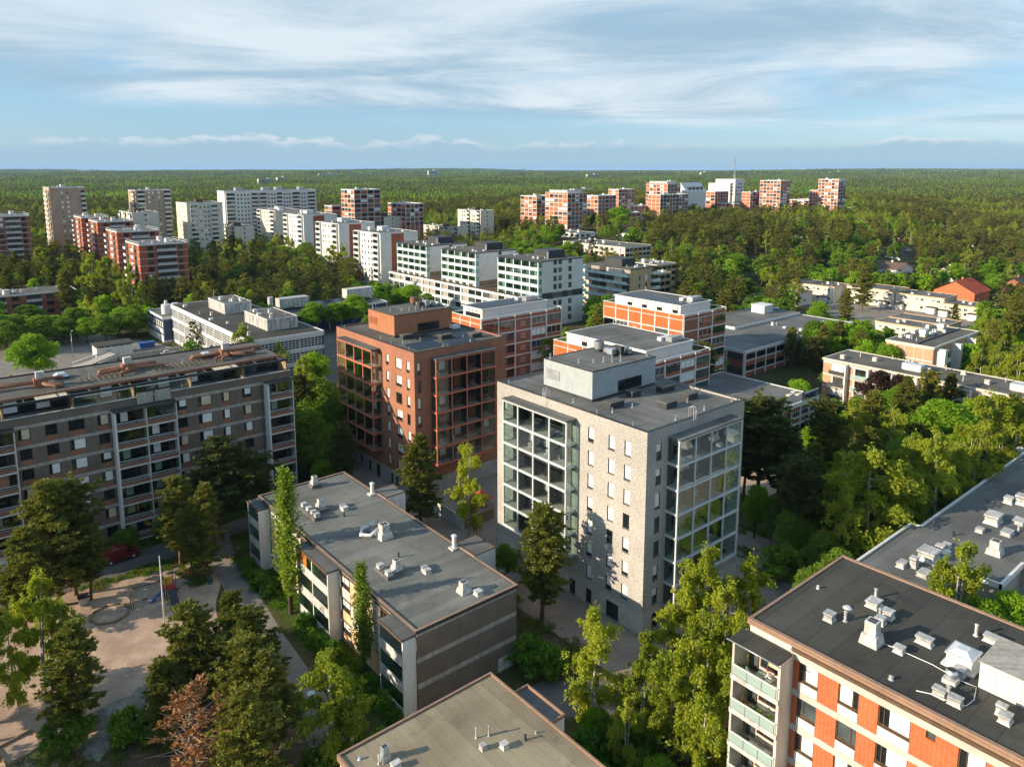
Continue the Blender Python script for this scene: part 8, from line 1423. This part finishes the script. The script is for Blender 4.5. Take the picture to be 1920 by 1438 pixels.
    cu = bpy.data.curves.new('p', 'FONT'); cu.body = 'P'; cu.size = 0.75; cu.extrude = 0.005; o = bpy.data.objects.new('p', cu); col.objects.link(o); me = bpy.data.meshes.new_from_object(o.evaluated_get(bpy.context.evaluated_depsgraph_get())); bpy.data.objects.remove(o); me.materials.clear(); me.materials.append(MT['white_paint']); p = link('letter', me, t, (-0.2, -0.072, 1.69)); p.rotation_euler = (R(90), 0, 0)
    t = thing('red_sun_tent', 'bright red fabric tent with white poles in the courtyard between the towers', 'tent', (73.0, 96.0, GZ)); MB().add([(-1.6, -1.6, 1.4), (1.6, -1.6, 1.4), (1.6, 1.6, 1.4), (-1.6, 1.6, 1.4), (0, 0, 2.9), (-1.8, -1.8, 0.4), (-1.8, 1.8, 0.4)], [(0, 1, 4), (1, 2, 4), (2, 3, 4), (3, 0, 4), (5, 0, 3, 6)], 'red_paint').build('canopy', t)
    for sx in (-1.55, 1.55):
        for sy in (-1.55, 1.55): MB().tube([(sx, sy, 0), (sx, sy, 1.42)], 0.04, 'white_paint', 6).build('pole', t)
    # bare rock on the slope
    for i, (x, y, a, b, h, lab) in enumerate(((13.2, 81.2, 3.4, 2.2, 0.7, 'flat pale rock slab below the sandy playground'), (16.4, 82.6, 2.0, 1.3, 0.5, 'smaller rock beside the pale slab'), (11.0, 77.5, 2.4, 1.6, 0.45, 'grey rock under the lone pine'), (28.6, 106.6, 0.9, 0.6, 0.4, 'small stone at the foot of the playground pines'))):
        q = np.random.default_rng(300+i); n1, n2 = 14, 5; vs, fs = [], []
        for j in range(n2):
            f = j/(n2-1)
            for k in range(n1): an = 2*math.pi*k/n1; rr = (1-0.75*f**1.5)*(0.85+0.3*q.random()); vs.append((a*rr*math.cos(an), b*rr*math.sin(an), -0.2+(h+0.2)*math.sin(f*math.pi/2)*(0.9+0.2*q.random())))
        for j in range(n2-1): fs += [(j*n1+k, j*n1+(k+1) % n1, (j+1)*n1+(k+1) % n1, (j+1)*n1+k) for k in range(n1)]
        fs.append(tuple((n2-1)*n1+k for k in range(n1))); tag(MB().add(vs, fs, 'rock').build('rock', None, (x, y, GZ), i*0.7), lab, 'rock')
play_area()

def shrubs():
    sets = [np_mesh('shrub', [leafy(s, 2.2, 1.5, 14, 150, 0.13, 0.10, lf, 'bark_dark', 0.0)[1]]) for s, lf in ((401, 'hedge_leaf'), (402, 'hedge_leaf'), (403, 'deep_leaf'), (404, 'blossom'))]
    hed = [(34.6+0.5*math.sin(y*1.7), y) for y in np.arange(92.5, 101.5, 1.25)]+[(35.0+0.4*math.sin(y*2), y) for y in np.arange(74.5, 84, 1.2)]+[(35.6+0.3*math.sin(y*2), y) for y in np.arange(61.5, 69, 1.3)]
    for i, (x, y) in enumerate(hed):
        o = link('shrub', sets[i % 2], None, (x, y, GZ-0.1), i*1.3); s = rng.uniform(0.62, 0.95); o.scale = (s*1.1, s*1.1, s)
        z = 0 if y > 92 else (1 if y > 74 else 2); n_ = [8, 8, 6][z]; j = i-[0, 8, 16][z]; tag(o, ('%s shrub from the near end of the hedge at the %s balcony tower' % ((ORD+['eleventh'])[j], ['far', 'middle', 'near'][z])), 'shrub', ['far tower hedge', 'middle tower hedge', 'near tower hedge'][z])
    lone = [(13.6, 76.6, 1.4, 2, 'dark conical shrub pair, left one, on the slope below the rock'), (14.9, 75.6, 1.3, 0, 'bright green shrub beside the dark one below the rock'), (8.4, 79.5, 1.6, 2, 'dark spreading shrub beside the lone pine'), (51.9, 59.4, 1.7, 0, 'green shrub at the right corner of the pebble-dash gable'), (52.4, 56.8, 1.6, 0, 'shrub beside the yard drive behind the gable'), (22.5, 118.3, 1.5, 2, 'dark shrub behind the red van at the brown block'), (28.0, 118.6, 1.2, 2, 'dark low shrub under the middle balconies of the brown block'), (36.5, 118.9, 1.3, 2, 'dark shrub by the brown block entrance'), (92.0, 50.0, 2.2, 2, 'large dark shrub right of the grey tower'), (96.0, 47.0, 2.3, 2, 'dark bush beside the low hall corner'), (56.6, 70.5, 1.5, 2, 'shrub behind the near stair box'), (57.2, 74, 2.0, 3, 'white flowering shrub between block and grey tower'), (50.0, 42.0, 1.8, 0, 'green shrub below the birches at the bottom'), (46.5, 44.5, 1.7, 0, 'green shrub by the white annex'), (48.0, 38.5, 2.0, 2, 'dark shrub low between the birches'), (44.5, 40.5, 1.6, 0, 'bright shrub at the lower edge by the annex'), (30.6, 57.5, 1.6, 2, 'dark shrub under the yellow-green birch'), (26.0, 58.5, 1.7, 2, 'dark shrub at the bottom edge left of the tan roof')]
    for x, y, s, k, lab in lone: o = link('shrub', sets[k], None, (x, y, GZ-0.1), x); o.scale = (s, s, s); tag(o, lab, 'shrub')
shrubs()

def undergrowth():
    """tufts of grass and low herbs that blur the edges of sand, paths and lawns"""
    def tuft(seed, leaf, n, hgt, spr):
        g = np.random.default_rng(seed); a = g.uniform(0, 6.28, n); r = spr*np.sqrt(g.uniform(0, 1, n)); c = np.stack([np.cos(a)*r, np.sin(a)*r, g.uniform(0.02, hgt, n)], 1); d = np.stack([np.cos(a)*0.5, np.sin(a)*0.5, np.ones(n)], 1)
        return np_mesh('tuft', [(*cards(c, d, 0.12, 0.035, g, 0.4), leaf)])
    kinds = [tuft(801, 'hedge_leaf', 60, 0.22, 0.5), tuft(802, 'deep_leaf', 70, 0.3, 0.55), tuft(803, 'needles', 50, 0.16, 0.5), tuft(804, 'dead_needles', 26, 0.08, 0.45)]
    g = np.random.default_rng(77); P, K, S_, T_ = [], [], [], []
    def area(x0, y0, x1, y1, n, mix, keep):
        x, y = g.uniform(x0, x1, n), g.uniform(y0, y1, n); nz = np.sin(x*0.9+1.3*np.sin(y*0.5))+np.sin(y*0.8+x*0.33)+g.normal(0, 0.6, n)
        for a, b, q in zip(x, y, nz):
            if q > 0.25 and keep(a, b): P.append((a, b, GZ)); K.append(int(g.choice(mix))); S_.append(g.uniform(0.6, 1.3)); T_.append(g.uniform(0, 6.28))
    path = lambda a, b: abs(a-(31.6-0.03*(90-b))) > 2.2 and not (36.2 < a < 55 and 60 < b < 103)
    area(-4, 48, 37, 80, 5200, [1, 2, 3, 2], lambda a, b: path(a, b) and not (23 < a < 42 and b < 51)); area(25, 101, 39, 111, 900, [2, 3, 2, 0], path); area(33.6, 61, 37.2, 101, 900, [0, 0, 1], lambda a, b: True); area(8, 108.5, 34, 111.2, 500, [2, 0, 3], lambda a, b: True); area(8, 117, 50, 119.4, 800, [0, 1, 2], lambda a, b: True)
    area(43, 33, 58, 50, 1500, [0, 1, 1], lambda a, b: b < 49-(a-43)*0.1); area(53, 56, 62, 103, 1500, [1, 2, 3], lambda a, b: a < 60); area(88, 42, 132, 80, 3500, [0, 1, 2], lambda a, b: not (110 < a < 127 and 65 < b < 78)); area(2, 76, 27, 88, 500, [2, 3], lambda a, b: b < 82)
    o = scatter('undergrowth', 'low grass tufts and herbs on the ground between buildings', P, K, S_, T_, kinds)
undergrowth()

def balcony_life():
    fl = ['top', 'second', 'third', 'fourth', 'fifth', 'sixth', 'lowest']; nm = {'white_paint': 'white', 'wood_pale': 'wooden', 'charcoal': 'black', 'cloth_white': 'cream'}
    for o, rn, side, i, k, c in FURN:
        tag(o, f"{nm[c]} chair on the {rn.split('_')[0]} tower's {'left' if side == 'L' else 'right'} balconies, {fl[i]} storey, bay {['one', 'two', 'three', 'four'][k]} from the corner", 'chair', 'chairs on the tower balconies')
    X = 51.6; z = 15.0
    def chair(lab, x, y, z, rz, c):
        t = thing('patio_chair', lab, 'chair', (x, y, z), rz); bx('seat', t, -0.24, -0.24, 0.4, 0.24, 0.24, 0.45, c); bx('backrest', t, -0.24, 0.2, 0.45, 0.24, 0.25, 0.92, c)
        for sx in (-0.22, 0.18):
            for sy in (-0.22, 0.18): bx('leg', t, sx, sy, 0, sx+0.04, sy+0.04, 0.4, c)
    chair('white chair with pink cover on the top balcony of the orange tile block', 50.4, 30.2, z, 1.2, 'white_paint'); chair('pale chair on the fourth balcony down of the orange tile block', 50.5, 30.0, z-3*3.04, 1.0, 'cream'); chair('wooden chair right of the pale one on the fourth balcony down', 50.4, 28.8, z-3*3.04, 2.0, 'wood_pale'); chair('orange chair at the left end of the second balcony down', 50.6, 30.6, z-3.04, 0.4, 'orange_board'); chair('black chair on the third balcony down by the sheet', 50.5, 30.2, z-6.08, 1.4, 'charcoal')
    t = thing('round_table', 'small round glass-topped table on the top balcony', 'table', (50.6, 29.3, z)); MB().cyl(0, 0, 0.68, 0.72, 0.42, 'glazing_frost', 18).build('table_top', t); MB().tube([(0, 0, 0), (0, 0, 0.68)], 0.04, 'charcoal', 8).build('leg', t); MB().cyl(0, 0, 0, 0.04, 0.22, 'charcoal', 12).build('foot', t)
    t = thing('covered_lounger', 'white sheet draped over a lounger on the third balcony down', 'lounger', (50.3, 28.9, z-6.08)); q = np.random.default_rng(9); vs, fs = [], []
    for i in range(9):
        for j in range(5): vs.append(((j-2)*0.22, (i-4)*0.24, 0.55+0.12*math.sin(i*1.1)+0.1*q.random()-0.35*(abs(j-2) == 2)))
    for i in range(8):
        for j in range(4): fs.append((i*5+j, i*5+j+1, i*5+j+6, i*5+j+5))
    MB().add(vs, fs, 'cloth_white', True).build('sheet', t)
    for s in (-0.8, 0.75): bx('leg', t, -0.3, s, 0, 0.3, s+0.05, 0.4, 'charcoal')
    for i, (y, f, lab, mats) in enumerate(((30.9, 0, 'grey pot with dark plant in the left corner of the top balcony', ('galvanised', 'deep_leaf')), (29.6, 1, 'yellow bucket among the things on the second balcony down', ('yellow_paint', 'deep_leaf')), (28.9, 1, 'white pot with leafy plant on the second balcony down', ('white_paint', 'bright_leaf')), (28.2, 1, 'terracotta pot with plant at the right end of the second balcony down', ('terracotta_pipe', 'bright_leaf')), (29.4, 3, 'plant pot in the middle of the fourth balcony down', ('terracotta_pipe', 'deep_leaf')))):
        t = thing('plant_pot', lab, 'plant', (50.2, y, z-3.04*f)); MB().cyl(0, 0, 0, 0.34, 0.15, mats[0], 12, 0.21).build('pot', t); c = np_mesh('foliage', [leafy(500+i, 0.8, 0.34, 8, 26, 0.07, 0.05, mats[1], 'bark_dark', 0.0)[1]]); link('foliage', c, t, (0, 0, 0.25))
    # person seated on the top balcony, bending forward over the table
    t = thing('person', 'person in white with reddish cap sitting at the table on the top balcony', 'person', (50.7, 28.45, z))
    V = [(0, 0, 0.56), (0.05, 0.16, 0.78), (0.08, 0.26, 1.02), (0.1, 0.34, 1.12), (0.11, 0.42, 1.22), (-0.1, 0.0, 0.55), (-0.12, 0.42, 0.54), (-0.12, 0.44, 0.08), (-0.12, 0.6, 0.05), (0.12, 0.0, 0.55), (0.14, 0.42, 0.54), (0.14, 0.40, 0.08), (0.14, 0.56, 0.05), (-0.12, 0.26, 0.98), (-0.22, 0.38, 0.78), (-0.12, 0.6, 0.76), (0.28, 0.24, 0.98), (0.34, 0.38, 0.78), (0.22, 0.6, 0.76)]
    E_ = [(0, 1), (1, 2), (2, 3), (3, 4), (0, 5), (5, 6), (6, 7), (7, 8), (0, 9), (9, 10), (10, 11), (11, 12), (2, 13), (13, 14), (14, 15), (2, 16), (16, 17), (17, 18)]
    rad = [0.15, 0.15, 0.15, 0.06, 0.10, 0.1, 0.075, 0.05, 0.045, 0.1, 0.075, 0.05, 0.045, 0.07, 0.05, 0.035, 0.07, 0.05, 0.035]
    me = bpy.data.meshes.new('body'); me.from_pydata(V, E_, []); me.materials.append(MT['cloth_white']); o = link('body', me, t); o.modifiers.new('skin', 'SKIN'); o.modifiers.new('sub', 'SUBSURF').levels = 1
    for i, s in enumerate(me.skin_vertices[0].data): s.radius = (rad[i], rad[i]); s.use_root = (i == 0)
    MB().cyl(0.11, 0.43, 1.2, 1.32, 0.11, 'red_paint', 14, 0.08).build('cap', t); MB().cyl(0.11, 0.45, 1.08, 1.2, 0.07, 'skin', 12, 0.105).build('face', t)
    for k, (hx, hy) in enumerate(((-0.12, 0.62), (0.22, 0.62))):
        for f in range(5): MB().tube([(hx-0.04+f*0.02, hy, 0.76), (hx-0.045+f*0.022, hy+0.06-0.01*abs(f-2), 0.75), (hx-0.045+f*0.022, hy+0.09-0.012*abs(f-2), 0.735)], [0.011, 0.01, 0.008], 'skin', 5).build('finger', t)
balcony_life()

# ------------------------------------------------------------------ air: thin haze over the whole place
def haze():
    m = bpy.data.materials.new('haze_air'); m.use_nodes = True; m.node_tree.nodes.clear(); g = G(m.node_tree)
    v = g.n('ShaderNodeVolumePrincipled'); v.inputs['Color'].default_value = (0.42, 0.66, 1.0, 1); v.inputs['Density'].default_value = 0.000036; v.inputs['Anisotropy'].default_value = 0.0
    g.n('ShaderNodeOutputMaterial', i_Volume=v); MATS['haze_air'] = m
    o = MB().box(-34000, -34000, GZ-1.0, 34000, 34000, 110, 'haze_air').build('haze'); struct(o, 'stuff'); o['label'] = 'thin bluish haze over the far woods'
haze()
